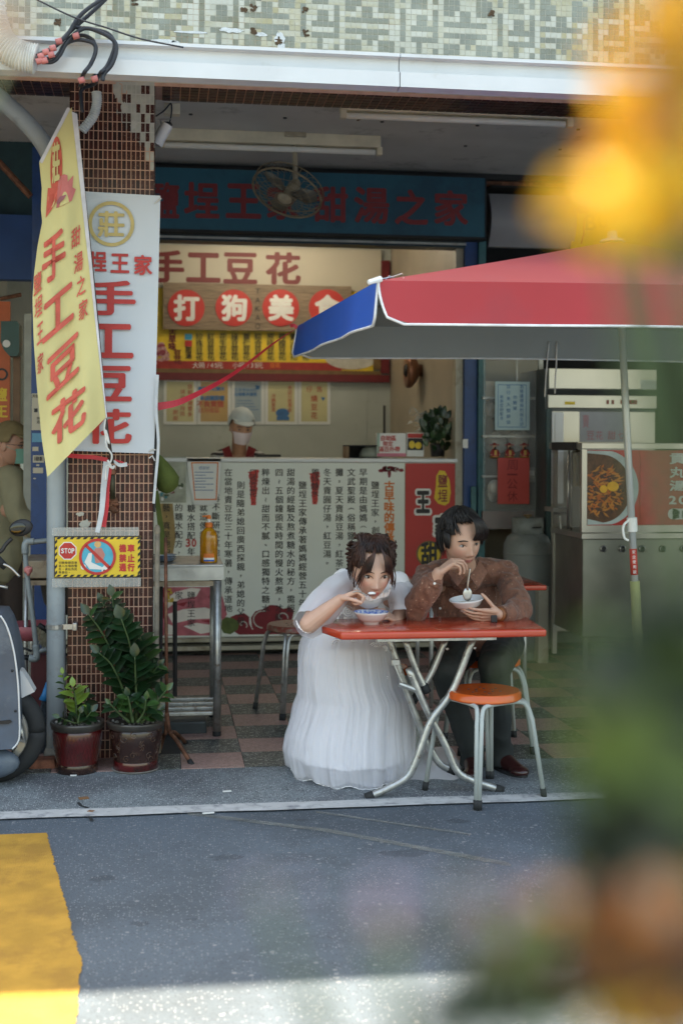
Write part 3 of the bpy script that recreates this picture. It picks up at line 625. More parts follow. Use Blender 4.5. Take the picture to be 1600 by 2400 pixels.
# things on the counter -----------------------------------------------------
t = thing('paper_box_sign', 'white paper box sign with red writing and pink edge standing on the counter', 'box sign', tuple(aty(919, 1070, 9.5)))
b = MB(); bx(b, 884, 1015, 951, 1070, 9.5, .08, 0, .003); part('box', b, m_paper, t)
b = MB(); bx(b, 884, 1062, 951, 1070, 9.497, .003, 0); bx(b, 884, 1015, 889, 1062, 9.497, .003, 1); part('edging', b, [M('pink card', (.60, .20, .27), .6), M('mint card', (.30, .45, .38), .6)], t)
b = MB(); line(b, '自助區', 897, 1027, 12, 9.496, 0, .02); line(b, '限定', 903, 1040, 11, 9.496, 0, .02); line(b, '滿百外帶', 893, 1053, 12, 9.496, 0, .02); part('writing', b, m_red, t)
t = thing('picture_card', 'small colourful picture card leaning in front of the dark plant on the counter', 'card', tuple(aty(972, 1068, 9.5)))
b = MB(); bx(b, 953, 1014, 993, 1070, 9.52, .02, 0); part('card', b, m_paper, t)
b = MB(); bx(b, 955, 1016, 991, 1026, 9.517, .002, 0); bx(b, 955, 1027, 991, 1055, 9.517, .002, 1); disc(b, 965, 1042, 7, 9.514, .002, 2, 14, 9); disc(b, 980, 1044, 8, 9.514, .002, 2, 14, 8); part('print', b, [m_red, m_ink, m_yel], t)
t = thing('dark_box', 'open dark cardboard box on the counter with a dull round lid in it', 'box', tuple(aty(845, 1072, 9.6)))
b = MB(); bx(b, 812, 1043, 884, 1074, 9.7, .01, 0); bx(b, 812, 1043, 818, 1074, 9.5, .2, 1); bx(b, 812, 1043, 884, 1046, 9.5, .2, 0); part('box', b, [m_dark, M('cardboard', (.20, .13, .08), .8)], t)
b = MB(); c = aty(868, 1072, 9.6); b.lathe([(.085, 0), (.085, .03), (.06, .07), (.02, .09)], c, 24); part('lid', b, M('dull lid', (.24, .26, .22), .5), t, True)
t = thing('tray', 'black tray lying on the counter in front of the worker', 'tray', tuple(aty(630, 1071, 9.7)))
b = MB(); bx(b, 605, 1065, 658, 1071, 9.8, .25, 0); part('tray', b, m_black, t)
b = MB(); c = aty(975, 905, XS and 10.5)
# bronze wall clock seen edge on, on the side wall
t = thing('wall_clock', 'small round bronze wall-clock on the beige side wall of the shop', 'wall-clock', tuple(atx(985, 868, XS)))
cc = atx(988, 868, XS); Mx = Matrix.Rotation(-pi/2, 3, 'Y')
b = MB(); b.lathe([(.05, 0), (.055, .03), (.10, .05), (.145, .09), (.15, .12), (.135, .135), (.05, .13), (.0, .125)], cc, 30, 0, Mx); part('shade', b, M('bronze', (.30, .14, .09), .35, .7, .1), t, True)
b = MB(); b.lathe([(.06, .128), (.04, .15), (0, .155)], cc, 20, 0, Mx); part('cap', b, m_black, t, True)
t['label'] = 'round dark bronze wall-clock on the beige side wall above the plant'
b = MB(); a = atx(900, 990, XS-.004); bx(b, 899, 950, 903, 1040, 10.9, .03); solo('hanging_stick', b, m_black, 'thin dark stick leaning on the shop side wall', 'stick')
# posts at the shop's right edge
b = MB(); b.box(*[aty(1066, 1200, YC).x, aty(1083, 1200, YC).x], YC-.0, YC+.1, 0, 2.96); solo('pilaster', b, m_cream2, 'narrow cream door jamb at the right end of the white counter', 'jamb')
m_navy2 = M('blue post paint', (.012, .055, .19), .4, 0, .12, 5, dirt=(.01, .04, .13), dsc=8)
m_tealp = M('teal post paint', (.03, .13, .15), .4, 0, .12, 5, dirt=(.02, .08, .10), dsc=8)
b = MB(); b.box(aty(1083.5, 1200, YC).x, aty(1112, 1200, YC).x, YC-.05, YC+.1, 0, 3.0); p = solo('blue_post', b, m_navy2, 'flat blue steel post between the dessert counter and the next shop', 'post')
b = MB(); bx(b, 1084, 1029, 1096, 1050, YC-.056, .004); part('sticker', b, m_paper, p)
b = MB(); b.box(aty(1113, 1200, YC).x, aty(1129, 1200, YC).x, YC-.09, YC+.1, 0, 3.0); p = solo('teal_post', b, m_tealp, 'teal steel post right beside the flat blue post', 'post')
b = MB(); bx(b, 1104, 1140, 1116, 1240, YC-.12, .03, 0, .004); part('hinge', b, m_tealp, p)
# strip lights and fan ------------------------------------------------------
m_tube = M('unlit fluorescent tube', (.82, .80, .74), .3, 0, .03); m_fix = M('yellowed lamp housing', (.66, .60, .46), .45, 0, .1, 8)
def striplight(u0, v0, u1, v1, lab):
    p = atz(u0, v0, 3.4); q = atz(u1, v1, 3.4); c = (p+q)/2; q.y = p.y = c.y
    t = thing('strip_light', lab, 'ceiling light', tuple(c), 'unlit strip lights under the arcade ceiling')
    x0, x1 = p.x, q.x; y = c.y
    b = MB(); b.box(x0, x1, y-.04, y+.04, 3.425, 3.5, 0, .004); part('housing', b, m_fix, t)
    b = MB(); b.tube([(x0+.035, y-.01, 3.398), (x1-.035, y-.01, 3.398)], .019, 12); part('tube', b, m_tube, t, True)
    for x in (x0+.012, x1-.012): b = MB(); b.box(x-.012, x+.024, y-.03, y+.016, 3.38, 3.43, 0, .003); part('lamp_holder', b, m_fix, t)
    b = MB(); xm = x0+.2 if u0 > 500 else x1-.3
    b.tube([(xm, y+.03, 3.47), (xm+.03, y+.1, 3.44), (xm-.02, y+.25, 3.46), (xm-.03, y+.45, 3.49)], .006, 6); part('cable', b, m_rust, t)
striplight(800, 263, 1328, 297, 'unlit strip light nearer the street, right one, under the arcade ceiling')
striplight(372, 338, 890, 357, 'unlit strip light farther in, beside the pillar and above the fan')
t = thing('ceiling_fan', 'old wall-type fan with round cage hanging tilted from the arcade ceiling', 'fan', tuple(aty(683, 366, 8.3)+Vector((0, 0, .0))))
m_fanw = M('aged cream fan paint', (.38, .33, .24), .45, 0, .15, 20); m_cage = M('aged fan cage', (.26, .21, .14), .5, .3, .2, 20)
top = aty(690, 372, 8.3); top.z = 3.5; hub = aty(672, 452, 8.15)
b = MB(); b.box(top.x-.07, top.x+.07, 8.24, 8.36, 3.47, 3.5, 0, .005); part('mount', b, m_fanw, t)
b = MB(); jj = aty(692, 430, 8.3); b.tube([top, jj], [.014, .018], 10); b.cap(jj, .035, hub+Vector((.04, .12, .02)), .05, 14); part('motor', b, m_fanw, t, True)
nrm = Vector((-.35, -.42, -.84)).normalized()
e1 = Vector((0.94, 0, -.39)); e1 = (e1-nrm*e1.dot(nrm)).normalized(); e2 = nrm.cross(e1)
b = MB()
for r, d, w_ in ((.225, 0, .0075), (.225, -.05, .004), (.17, .035, .002), (.12, .045, .002), (.06, .05, .003)):
    b.tube([hub+nrm*d+e1*cos(a)*r+e2*sin(a)*r for a in [2*pi*i/36 for i in range(37)]], w_, 6)
for i in range(30):
    a = 2*pi*i/30; ra = e1*cos(a)+e2*sin(a)
    b.tube([hub+nrm*.05+ra*.05, hub+nrm*.045+ra*.12, hub+nrm*.035+ra*.17, hub+ra*.225, hub-nrm*.05+ra*.22, hub-nrm*.08+ra*.10], .0016, 4)
part('cage', b, m_cage, t, True)
b = MB(); b.ell(hub+nrm*.045, (.05, .05, .02), 16, 0, nrm.to_track_quat('Z', 'Y').to_matrix()); part('hub', b, m_fanw, t, True)
for k in range(3):
    a = 2*pi*k/3+.5; b = MB(); ra = e1*cos(a)+e2*sin(a); tb = nrm.cross(ra)
    P = [hub+ra*.03-tb*.02, hub+ra*.12-tb*.07+nrm*.012, hub+ra*.2-tb*.04+nrm*.01, hub+ra*.205+tb*.03-nrm*.01, hub+ra*.12+tb*.05-nrm*.012, hub+ra*.03+tb*.02]
    b.prism(P, nrm*.002); part('blade', b, M('grey fan blade', (.16, .16, .14), .4, .2), t, True)
# interior lamps reflected in the posters: one lit strip above the menu, out of sight behind the board
t = thing('shop_lamp', 'lit strip lamp on the dessert shop ceiling', 'ceiling light', (1.0, 10.6, 3.40))
m_lit = bpy.data.materials.new('lit tube'); m_lit.use_nodes = True; e_ = m_lit.node_tree.nodes['Principled BSDF']; e_.inputs['Emission Color'].default_value = (1, .95, .85, 1); e_.inputs['Emission Strength'].default_value = LAMP
b = MB(); b.tube([(.4, 10.6, 3.38), (1.6, 10.6, 3.38)], .016, 10); b.tube([(.4, 11.3, 3.38), (1.6, 11.3, 3.38)], .016, 10); part('tube', b, m_lit, t, True)
b = MB(); b.box(.36, 1.64, 10.57, 10.63, 3.395, 3.42); b.box(.36, 1.64, 11.27, 11.33, 3.395, 3.42); part('housing', b, m_fix, t)
# ================================================================== LEFT SIDE AND PILLAR
def Pp(pts, Y): return [aty(u, v, Y) for u, v in pts]
def crv(P, n=8):                                   # Catmull-Rom through points
    P = [Vector(p) for p in P]; Q = [P[0]*2-P[1]]+P+[P[-1]*2-P[-2]]; out = []
    for i in range(1, len(Q)-2):
        a, b_, c, d = Q[i-1:i+3]
        for k in range(n):
            t = k/n; out.append(.5*((2*b_)+(c-a)*t+(2*a-5*b_+4*c-d)*t*t+(-a+3*b_-3*c+d)*t**3))
    return out+[P[-1]]
m_pipe = M('grey drain pipe', (.30, .34, .36), .45, 0, .08, 6, .03, dirt=(.24, .25, .25), dsc=8, dth=.6)
t = thing('drain_pipe', 'thick grey drain pipe running down beside the tiled pillar behind the flag', 'pipe', tuple(aty(131, 1785, 6.28)))
b = MB(); b.tube(crv(Pp([(131, 1790), (131, 1200), (131, 600), (128, 420), (110, 350), (60, 285), (-20, 215), (-120, 150)], 6.27), 10), .043, 20); part('pipe', b, m_pipe, t, True)
b = MB(); c = aty(131, 1468, 6.27); b.lathe([(.044, -.012), (.0475, -.01), (.0475, .01), (.044, .012)], c, 20); b.box(c.x+.03, c.x+.095, c.y-.03, c.y-.02, c.z-.012, c.z+.012); b.box(c.x+.08, c.x+.1, c.y-.035, c.y+.02, c.z-.018, c.z+.018, 0, .003); part('clamp', b, m_galv, t)
b = MB(); c = aty(131, 1785, 6.27); c.z = 0; b.lathe([(.058, 0), (.055, .05), (.046, .075)], c, 16); part('mortar_collar', b, m_conc, t)
# cable bundle and conduits -------------------------------------------------
m_cable = M('black cable', (.018, .022, .032), .45); m_tape = M('pink tape', (.48, .16, .15), .5); m_corr = M('white corrugated conduit', (.62, .64, .62), .5)
def corr(name, pts, r, lab, Y, cat='conduit'):
    P = crv(pts, 14); L = [(r if i % 2 else r*.86) for i in range(len(P))]
    b = MB(); b.tube(P, L, 16); return solo(name, b, m_corr, lab, cat, smooth='auto')
corr('conduit', Pp([(-30, -60), (-18, 40), (5, 100), (45, 128), (86, 138)], 5.28), .062, 'fat white corrugated conduit curving in at the top left above the canopy', 5.28)
corr('conduit', Pp([(226, 214), (227, 240), (218, 272), (192, 306)], 6.24), .024, 'slim white corrugated conduit bent against the top of the tiled pillar', 6.2)
t = thing('cable_bundle', 'tangled bundle of black cables with pink tape hanging over the canopy edge', 'cables', tuple(aty(200, 100, 5.25)))
CP = [[(250, -10), (205, 20), (180, 45), (160, 78), (138, 100), (112, 120), (86, 130)], [(86, 136), (118, 145), (140, 128), (158, 96), (196, 66), (238, 76), (268, 96), (272, 120), (262, 150), (244, 172), (240, 188)],
      [(88, 141), (108, 145), (132, 138), (150, 106), (180, 92), (218, 100), (224, 120), (212, 150), (196, 172), (188, 200)], [(185, 45), (178, 62), (210, 66), (250, 76), (266, 94), (268, 112), (252, 152), (234, 172), (222, 195), (192, 208), (190, 232), (193, 262)],
      [(88, 128), (128, 108), (165, 72), (190, 50), (230, 14), (252, -8)], [(222, 105), (216, 92), (196, 82), (172, 86), (150, 108), (128, 134), (90, 136)], [(218, 190), (222, 180), (232, 176)]]
for i, pts in enumerate(CP):
    b = MB(); b.tube(crv([aty(u, v, 5.24+.012*i-(.0 if v < 190 else -.5)) for u, v in pts], 8), .0085, 8); part('cable', b, m_cable, t, True)
for (u, v), Y in (((108, 121), 5.22), ((124, 112), 5.22), ((96, 131), 5.22), ((104, 141), 5.22), ((120, 127), 5.22), ((138, 96), 5.23), ((191, 187), 5.25), ((222, 184), 5.25), ((92, 142), 5.22), ((178, 83), 5.24)):
    b = MB(); c = aty(u, v, Y); b.tube([c-Vector((.012, 0, .004)), c+Vector((.012, 0, .004))], .0125, 10); part('tape', b, m_tape, t, True)
b = MB(); b.tube(crv(Pp([(70, -10), (170, 38), (250, 64), (330, 90), (430, 110)], 5.2), 6), .0035, 6); solo('overhead_wire', b, m_cable, 'thin black wire sagging across the mosaic wall to the canopy edge', 'wire', smooth=True)
t = thing('junction_box', 'cream junction box with black leads on the beam beside the pillar', 'junction box', tuple(aty(405, 262, 6.6)))
b = MB(); bx(b, 384, 240, 422, 266, 6.6, .06, 0, .004); part('box', b, m_fix, t)
b = MB(); b.tube(crv(Pp([(365, 272), (385, 258), (400, 242), (402, 262), (396, 290), (384, 304)], 6.58), 6), .004, 6); part('lead', b, m_cable, t)
t = thing('security_lamp', 'white tilted lamp head bracketed to the right side of the pillar top', 'lamp', tuple(aty(372, 330, 6.45)))
b = MB(); p, q = aty(392, 292, 6.45), aty(366, 338, 6.45); b.tube([p, q], [.03, .03], 14); part('housing', b, m_white, t, 'auto')
b = MB(); b.lathe([(.026, 0), (.02, .012), (0, .014)], p, 14); part('lens', b, m_black, t)
b = MB(); b.tube(Pp([(358, 279), (402, 278)], 6.5), .003, 6); b.tube(Pp([(375, 278), (380, 295)], 6.5), .005, 6); part('bracket', b, m_galv, t)
# white banner on the pillar ------------------------------------------------
m_vin = M('white vinyl banner', (.56, .61, .67), .4, 0, .03, 2, .03); m_tan = M('tan print', (.55, .42, .16), .5); m_red2 = M('red banner print', (.50, .035, .032), .5, 0, .05)
YV = 6.26
t = thing('banner', 'upright white vinyl banner with big red characters tied to the tiled pillar', 'banner', tuple(aty(270, 1060, YV)))
def ban(s, q): 
    a = Vector((166+(201-201)*s, 0)); u = (168+s*(376-168))*(1-q)+(164+s*(361-164))*q; v = (446+s*12)*(1-q)+(1056+s*7)*q
    return aty(u, v, YV+.008*sin(s*5+q*9)*q*(1-q)*3)
b = MB(); b.grid(ban, 12, 30); part('sheet', b, m_vin, t, True)
for (u, v, du, dv) in ((370, 470, 8, -6), (357, 1052, 8, 3), (357, 1068, 6, 12)): 
    b = MB(); b.tube(Pp([(u-8, v+6), (u, v), (u+du, v+dv)], YV-.008), .004, 6); part('tie', b, m_rope, t)
b = MB(); ring(b, 261, 524, 45.5, 54, YV-.012, .001); box4(b, '莊', 229, 493, 292, 556, YV-.012, 0, .03); part('emblem', b, m_tan, t)
chars(t, (('鹽', (166, 585, 202, 632)), ('埕', (209, 588, 250, 636)), ('王', (259, 593, 303, 640)), ('家', (314, 596, 357, 645)), ('手', (200, 655, 318, 740)), ('工', (196, 757, 313, 840)), ('豆', (198, 856, 309, 941)), ('花', (198, 957, 309, 1041))), YV-.012, m_red2)
# yellow flag ----------------------------------------------------------------
m_flag = M('pale yellow flag cloth', (.62, .56, .27), .85, 0, .03, 3, .05, 80); m_fred = M('faded red flag print', (.58, .115, .085), .8); m_fw = M('white flag hem', (.60, .60, .66), .8); m_fp = M('flag pink print', (.52, .16, .16), .8); m_fmauve = M('flag mauve print', (.35, .13, .16), .8)
Lp = [(92, 380), (98, 440), (96, 490), (99, 520), (88, 575), (80, 640), (76, 700), (79, 800), (86, 900), (98, 1030), (111, 1118)]
def Yf(u, v): return 6.03+.020*sin(u*.045+v*.009)+.004*sin(u*.11-v*.012)
def fp(u, v, o=0): return aty(u, v, Yf(u, v)-o)
def Lq(q): x = q*(len(Lp)-1); i = min(int(x), len(Lp)-2); f_ = x-i; return (Lp[i][0]*(1-f_)+Lp[i+1][0]*f_, Lp[i][1]*(1-f_)+Lp[i+1][1]*f_)
def flagf(s, q):
    l = Lq(q); vq = (l[1]-380)/738; r = (168+80*vq, 262+716*vq)
    if q < .08: r = (r[0]-8*(1-q/.08)*0, r[1]-12*(1-q/.08))
    return (l[0]+(r[0]-l[0])*s, l[1]+(r[1]-l[1])*s)
t = thing('flag', 'slanting pale yellow flag with faded red characters hanging in front of the pillar', 'flag', tuple(aty(180, 1000, 6.05)))
b = MB(); b.grid(lambda s, q: fp(*flagf(s, q)), 26, 60); part('cloth', b, m_flag, t, True)
b = MB(); b.grid(lambda s, q: fp(168+80*q+s*13*(1-.75*q), 262+716*q+s*6-2, .003), 3, 40); part('sleeve', b, m_fw, t, True)
b = MB(); b.grid(lambda s, q: fp(92+(158-92)*q+s*7, 378-(378-250)*q+s*4, .003), 3, 20); part('top_hem', b, m_fw, t, True)
def fg(b, ch, cu, cv, w_, h_, sl, off=.03, o=.004):
    vs, fs = glyph(ch); lo, hi = vs.min(0), vs.max(0); mid = (lo+hi)/2; d = hi-lo+2*off
    for k, (ox, oy) in enumerate(stamps(off)):
        P = []
        for p in vs:
            x = (p[0]-mid[0]+ox)/d[0]*w_; y = (p[1]-mid[1]+oy)/max(d[1], .2)*h_; P.append(fp(cu+x, cv-y-x*sl, o+.004+.00002*k))
        b.add(P, fs)
for q_ in (('手', 126, 600, 56, 112, .6), ('工', 136, 731, 74, 92, .85), ('豆', 147, 857, 76, 98, .95), ('花', 161, 972, 82, 100, .75)): b = MB(); fg(b, *q_); part('character', b, m_fred, t)
b = MB()
for ch, u, v in (('鹽', 88, 662), ('埕', 90, 718), ('王', 94, 780), ('家', 95, 850)): fg(b, ch, u, v, 18-(4 if v > 760 else 0), 48, 1.0, .02)
for ch, u, v in (('甜', 178, 555), ('湯', 184, 614), ('之', 190, 668), ('家', 195, 724)): fg(b, ch, u, v, 21, 46, .7, .02)
part('lettering', b, m_fred, t)
b = MB(); E_ = lambda cu, cv, ru, rv, k=0, sl=.4: [(cu+cos(a)*ru, cv+sin(a)*rv-cos(a)*ru*sl) for a in [2*pi*i/30 for i in range(30)]]
def fpoly(b, pts, o, mi=0): b.add([fp(u, v, o) for u, v in pts], [tuple(range(len(pts)))], mi)
fpoly(b, E_(132, 395, 14, 76), .004); fpoly(b, [(112, 440), (137, 440), (133, 470), (120, 492), (107, 510)], .005)
part('emblem', b, m_fred, t)
b = MB(); fpoly(b, [(137, 415), (150, 407), (158, 410), (159, 425), (172, 410), (170, 438), (178, 443), (168, 470), (150, 480), (132, 487)], .006); part('ribbon_print', b, m_fp, t)
b = MB(); fpoly(b, [(132, 475), (140, 460), (156, 455), (150, 466), (136, 478)], .008); part('ribbon_shade', b, m_fmauve, t)
b = MB(); fg(b, '莊', 131, 380, 18, 96, .4, .04, .007); fpoly(b, E_(121, 466, 8, 20), .007); part('emblem_character', b, m_flag, t)
b = MB(); fg(b, '早', 121, 466, 10, 26, .5, .03, .009); part('emblem_letter', b, m_fred, t)
m_stick = M('dark stick', (.05, .04, .035), .6, 0, .3, 20, .3)
b = MB(); b.tube(crv([aty(176, 262, 6.07), aty(222, 700, 6.07), aty(248, 985, 6.07), aty(256, 1040, 6.1), aty(263, 1085, 6.14)], 6), [.008]*25, 8); part('pole', b, m_stick, t, True)
b = MB(); b.tube(crv(Pp([(247, 978), (245, 1010), (256, 1040), (248, 1008), (249, 1044), (262, 1066), (258, 1084), (252, 1078), (262, 1094), (268, 1092), (264, 1098), (250, 1092), (248, 1128)], 6.06), 6), .0045, 6); part('cord', b, m_rope, t, True)
t = thing('flag_holder', 'short rusted iron tube fixed on the pillar holding the flag stick', 'bracket', tuple(aty(266, 1190, 6.2)))
b = MB(); b.tube(Pp([(263, 1100), (264, 1170)], 6.2), .013, 12); part('tube', b, M('dark iron', (.05, .05, .03), .5, .4, .3, 20), t, True)
b = MB(); b.lathe([(.014, -.012), (.019, -.01), (.019, .01), (.014, .012)], aty(263, 1106, 6.2), 12); random.seed(3)
for k in range(16): b.ell(aty(264+random.uniform(-8, 9), random.uniform(1168, 1198), 6.255), (random.uniform(.008, .02), .02, random.uniform(.008, .018)), 8)
part('rusty_weld', b, m_rust, t, kind='stuff')
m_ribr = M('red ribbon', (.50, .02, .035), .45); m_ribw = M('pale ribbon', (.52, .56, .60), .45)
def ribbon(b, pts, w0, Y, mi=0, tw=0):
    P = crv(Pp(pts, Y) if not isinstance(pts[0], Vector) else pts, 8); n = len(P)
    vs = []
    for i, p in enumerate(P):
        d = (P[min(i+1, n-1)]-P[max(i-1, 0)]).normalized(); s_ = d.cross(Vector((0, 1, 0))).normalized(); a = tw*i/n
        s_ = s_*cos(a)+Vector((0, 1, 0))*sin(a); ww = w0[0]+(w0[1]-w0[0])*i/n if hasattr(w0, '__len__') else w0
        vs += [p-s_*ww/2, p+s_*ww/2]
    b.add(vs, [(2*i, 2*i+1, 2*i+3, 2*i+2) for i in range(n-1)], mi)
t = thing('tied_ribbon', 'red and pale ribbon knotted round the flag stick and trailing down the tiled pillar', 'ribbon', tuple(aty(250, 1180, 6.2)))
b = MB(); ribbon(b, [(158, 1067), (190, 1070), (222, 1072), (252, 1078)], .02, 6.21); ribbon(b, [(258, 1092), (252, 1140), (250, 1185), (243, 1235)], .02, 6.18); ribbon(b, [(268, 1078), (288, 1084), (300, 1090)], .008, 6.18); part('red_ribbon', b, m_ribr, t)
b = MB(); ribbon(b, [(250, 1082), (243, 1140), (238, 1200), (228, 1248)], (.03, .02), 6.17); ribbon(b, [(266, 1080), (280, 1090), (298, 1088)], (.012, .02), 6.17); part('pale_ribbon', b, m_ribw, t)
# no-scooter warning sign ---------------------------------------------------
YN = 6.215
t = thing('warning_sign', 'yellow warning sign with hazard stripes, a red STOP octagon and a crossed-out scooter rider', 'sign', tuple(aty(228, 1355, YN)))
b = MB(); bx(b, 127, 1256, 330, 1355, YN, .004); part('board', b, m_yel, t)
b = MB(); 
for u0, v0, u1, v1 in ((127, 1256, 330, 1259), (127, 1352, 330, 1355), (127, 1259, 129, 1352), (328, 1259, 330, 1352)): bx(b, u0, v0, u1, v1, YN-.001, .001)
for k in range(13):
    u = 132+k*15.6
    if u < 322:
        poly(b, [(u+4, 1259), (u+12, 1259), (u+7, 1264), (u-1, 1264)], YN-.001, .001); poly(b, [(u+4, 1347), (u+12, 1347), (u+7, 1352), (u-1, 1352)], YN-.001, .001)
for k in range(6):
    v = 1264+k*14.5
    poly(b, [(129, v+5), (134, v), (134, v+7), (129, v+12)], YN-.001, .001); poly(b, [(323, v+5), (328, v), (328, v+7), (323, v+12)], YN-.001, .001)
part('hazard_stripes', b, m_ink, t)
b = MB(); oc = lambda r: [(158.5+cos(pi/8+i*pi/4)*r, 1291+sin(pi/8+i*pi/4)*r) for i in range(8)]
poly(b, oc(22.5), YN-.001, .001, 0); poly(b, oc(20), YN-.002, .001, 1); part('stop_octagon', b, [m_white, m_red], t)
b = MB(); 
for ch, u in zip('STOP', (146.5, 154.5, 163, 171)): box4(b, ch, u-3.4, 1285, u+3.6, 1297, YN-.0035, 0, .03)
part('stop_lettering', b, m_white, t)
b = MB(); disc(b, 228.5, 1305, 37, YN-.0015, .001, 0, 36); part('round_print', b, M('print cyan', (.05, .38, .52), .5), t)
b = MB(); disc(b, 229, 1276, 8, YN-.0025, .001, 1, 18); poly(b, [(222, 1285), (238, 1284), (246, 1300), (240, 1318), (224, 1320), (220, 1300)], YN-.0025, .001, 2); poly(b, [(198, 1318), (208, 1296), (216, 1296), (214, 1318), (240, 1330), (250, 1318), (256, 1336), (210, 1334)], YN-.0028, .001, 0)
disc(b, 195.5, 1329, 6.5, YN-.003, .001, 0, 18); disc(b, 195.5, 1329, 3, YN-.0035, .001, 3, 12); disc(b, 244.5, 1338, 6.5, YN-.003, .001, 0, 18); disc(b, 244.5, 1338, 3, YN-.0035, .001, 3, 12)
part('rider_print', b, [m_white, M('print skin', (.62, .38, .16), .5), M('print rose', (.50, .20, .17), .5), m_ink], t)
b = MB(); ring(b, 228.5, 1305, 37, 43.5, YN-.004, .001); poly(b, [(199, 1281), (204, 1276), (260, 1329), (254, 1334)], YN-.004, .001); part('prohibition_ring', b, m_red, t)
b = MB()
for ch, u, v in (('機', 287.5, 1285), ('車', 307, 1285), ('禁', 287.5, 1308), ('止', 307, 1308), ('通', 287.5, 1330), ('行', 307, 1330)): box4(b, ch, u-8.5, v-9.5, u+8.5, v+9.5, YN-.0015, 0, .05)
part('lettering', b, m_red, t)
b = MB()
for i, s in enumerate(('切騎車繞道車', '違入市場致警', '告。違自負民', '事責任。')):
    for k, ch in enumerate(s): put(b, ch, aty(140.5+k*7.4, 1319+i*7.6, YN-.0015), X3, Z3, .0135, 0, .01)
part('small_lettering', b, m_ink, t)
m_film = M('clear tape', (.62, .62, .58), .25, alpha=.32)
b = MB(); bx(b, 122, 1236, 325, 1256, YN-.002, .0006); bx(b, 122, 1355, 330, 1376, YN-.002, .0006); part('tape', b, m_film, t)
# left bay behind the pillar ------------------------------------------------
m_bluew = M('blue fascia', (.008, .05, .17), .5, 0, .15, 3)
b = MB(); bx(b, -900, 490, 76, 645, 8.6, .1); solo('blue_fascia', b, m_bluew, 'dark blue sign fascia over the shop left of the pillar', 'fascia')
t = thing('blue_column', 'narrow blue column left of the drain pipe with torn stickers on it', 'column', tuple(aty(95, 1505, 7.6)))
b = MB(); x0, x1, z0_, z1_ = rect(73, 400, 112, 1505, 7.6); b.box(x0, x1+.1, 7.6, 7.7, 0, 3.2); part('panel', b, m_navy2, t)
for r, k in (((74, 922, 100, 1008), 0), ((75, 1015, 100, 1036), 2), ((76, 1047, 90, 1057), 0), ((77, 1067, 103, 1084), 0), ((77, 1096, 101, 1109), 0), ((85, 1088, 92, 1092), 0), ((78, 1120, 84, 1123), 0)):
    b = MB(); bx(b, *r, 7.596, .002); part('sticker', b, [m_cream, m_paper, M('sticker blue', (.10, .30, .45), .5)][k], t)
b = MB(); 
for k in range(5): bx(b, 81+k*4, 1070, 83+k*4+(k % 2), 1080, 7.594, .001)
bx(b, 80, 957, 88, 966, 7.594, .001); line(b, '天氣', 79, 928, 8, 7.594); colm(b, 90, 980, '休息', 9, 8, 7.594); part('sticker_print', b, m_ink, t)
b = MB(); x0, x1, _, _ = rect(55, 735, 73, 1400, 7.9); b.box(x0, x1, 7.9, 8.0, 0, aty(60, 735, 7.9).z); solo('grey_post', b, M('grey aluminium post', (.28, .29, .26), .5, .2, .1), 'pale grey door post behind the masked man in the khaki cap', 'post')
t = thing('orange_sign', 'upright orange sign with yellow characters at the left edge above the masked man', 'sign', tuple(aty(5, 1000, 8.2)))
b = MB(); bx(b, -90, 705, 23, 990, 8.2, .04); part('board', b, M('orange sign sheet', (.48, .10, .03), .5, 0, .08), t)
chars(t, (('鹽', (-12, 908, 17, 940)), ('王', (-12, 950, 18, 978))), 8.197, m_yel, .03)
b = MB(); ring(b, 4, 877, 10, 15, 8.197); part('emblem', b, m_ink, t)
t = thing('green_box', 'dark green metal electric box with a round white seal at the left edge', 'electric box', tuple(aty(22, 835, 8.0)))
b = MB(); poly(b, [(2, 752), (40, 752), (45, 760), (45, 826), (40, 834), (22, 834), (8, 818), (1, 800)], 8.0, .15); part('case', b, M('dark green enamel', (.02, .075, .07), .45), t)
b = MB(); disc(b, 15, 805, 9, 7.995, .004); part('seal', b, m_paper, t)
b = MB(); b.tube(Pp([(0, 700), (50, 690)], 7.9), .012, 8); b.tube(Pp([(-20, 360), (72, 460)], 7.5), .018, 8); b.tube(Pp([(-10, 230), (60, 300), (110, 350)], 6.6), .02, 8); solo('old_pipes', b, m_rust, 'rusty pipes crossing the dark space left of the pillar top', 'pipes', kind='stuff')
b = MB(); bx(b, -500, 200, 130, 500, 8.8, .05); solo('left_dark_board', b, M('dark teal boarding', (.012, .04, .045), .7), 'dark teal boarding high above the left shop', 'boarding')
b = MB(); x0 = aty(30, 1000, 8.1).x; b.box(x0, x0+.04, 8.1, 8.15, 0, 2.2, 0); solo('brown_post', b, M('brown post', (.16, .09, .05), .6), 'thin brown post beside the orange sign', 'post')
# sink cabinet, pipes, brush ------------------------------------------------
m_old = M('stained cream enamel', (.30, .24, .17), .5, 0, .12, 6, dirt=(.17, .11, .07), dsc=7)
t = thing('sink_stand', 'stained old sink on thin steel legs behind the grey drain pipe', 'sink', tuple(aty(90, 1600, 6.9)))
x0, x1, z0_, z1_ = rect(53, 1314, 125, 1356, 6.9)
b = MB(); b.box(x0, x1+.2, 6.9, 7.3, z0_, z1_, 0, .006); part('basin', b, m_old, t)
x2, x3, z2, z3 = rect(66, 1361, 125, 1372, 6.9); b = MB(); b.box(x2, x3+.2, 6.9, 7.28, z2, z3); part('rail', b, m_old, t)
for u in (60,): b = MB(); xx = aty(u, 1500, 6.92).x; b.tube([(xx, 6.93, 0), (xx, 6.93, z0_)], .012, 10); part('leg', b, m_galv, t, True); b = MB(); b.tube([(xx, 7.25, 0), (xx, 7.25, z0_)], .012, 10); part('leg', b, m_galv, t, True)
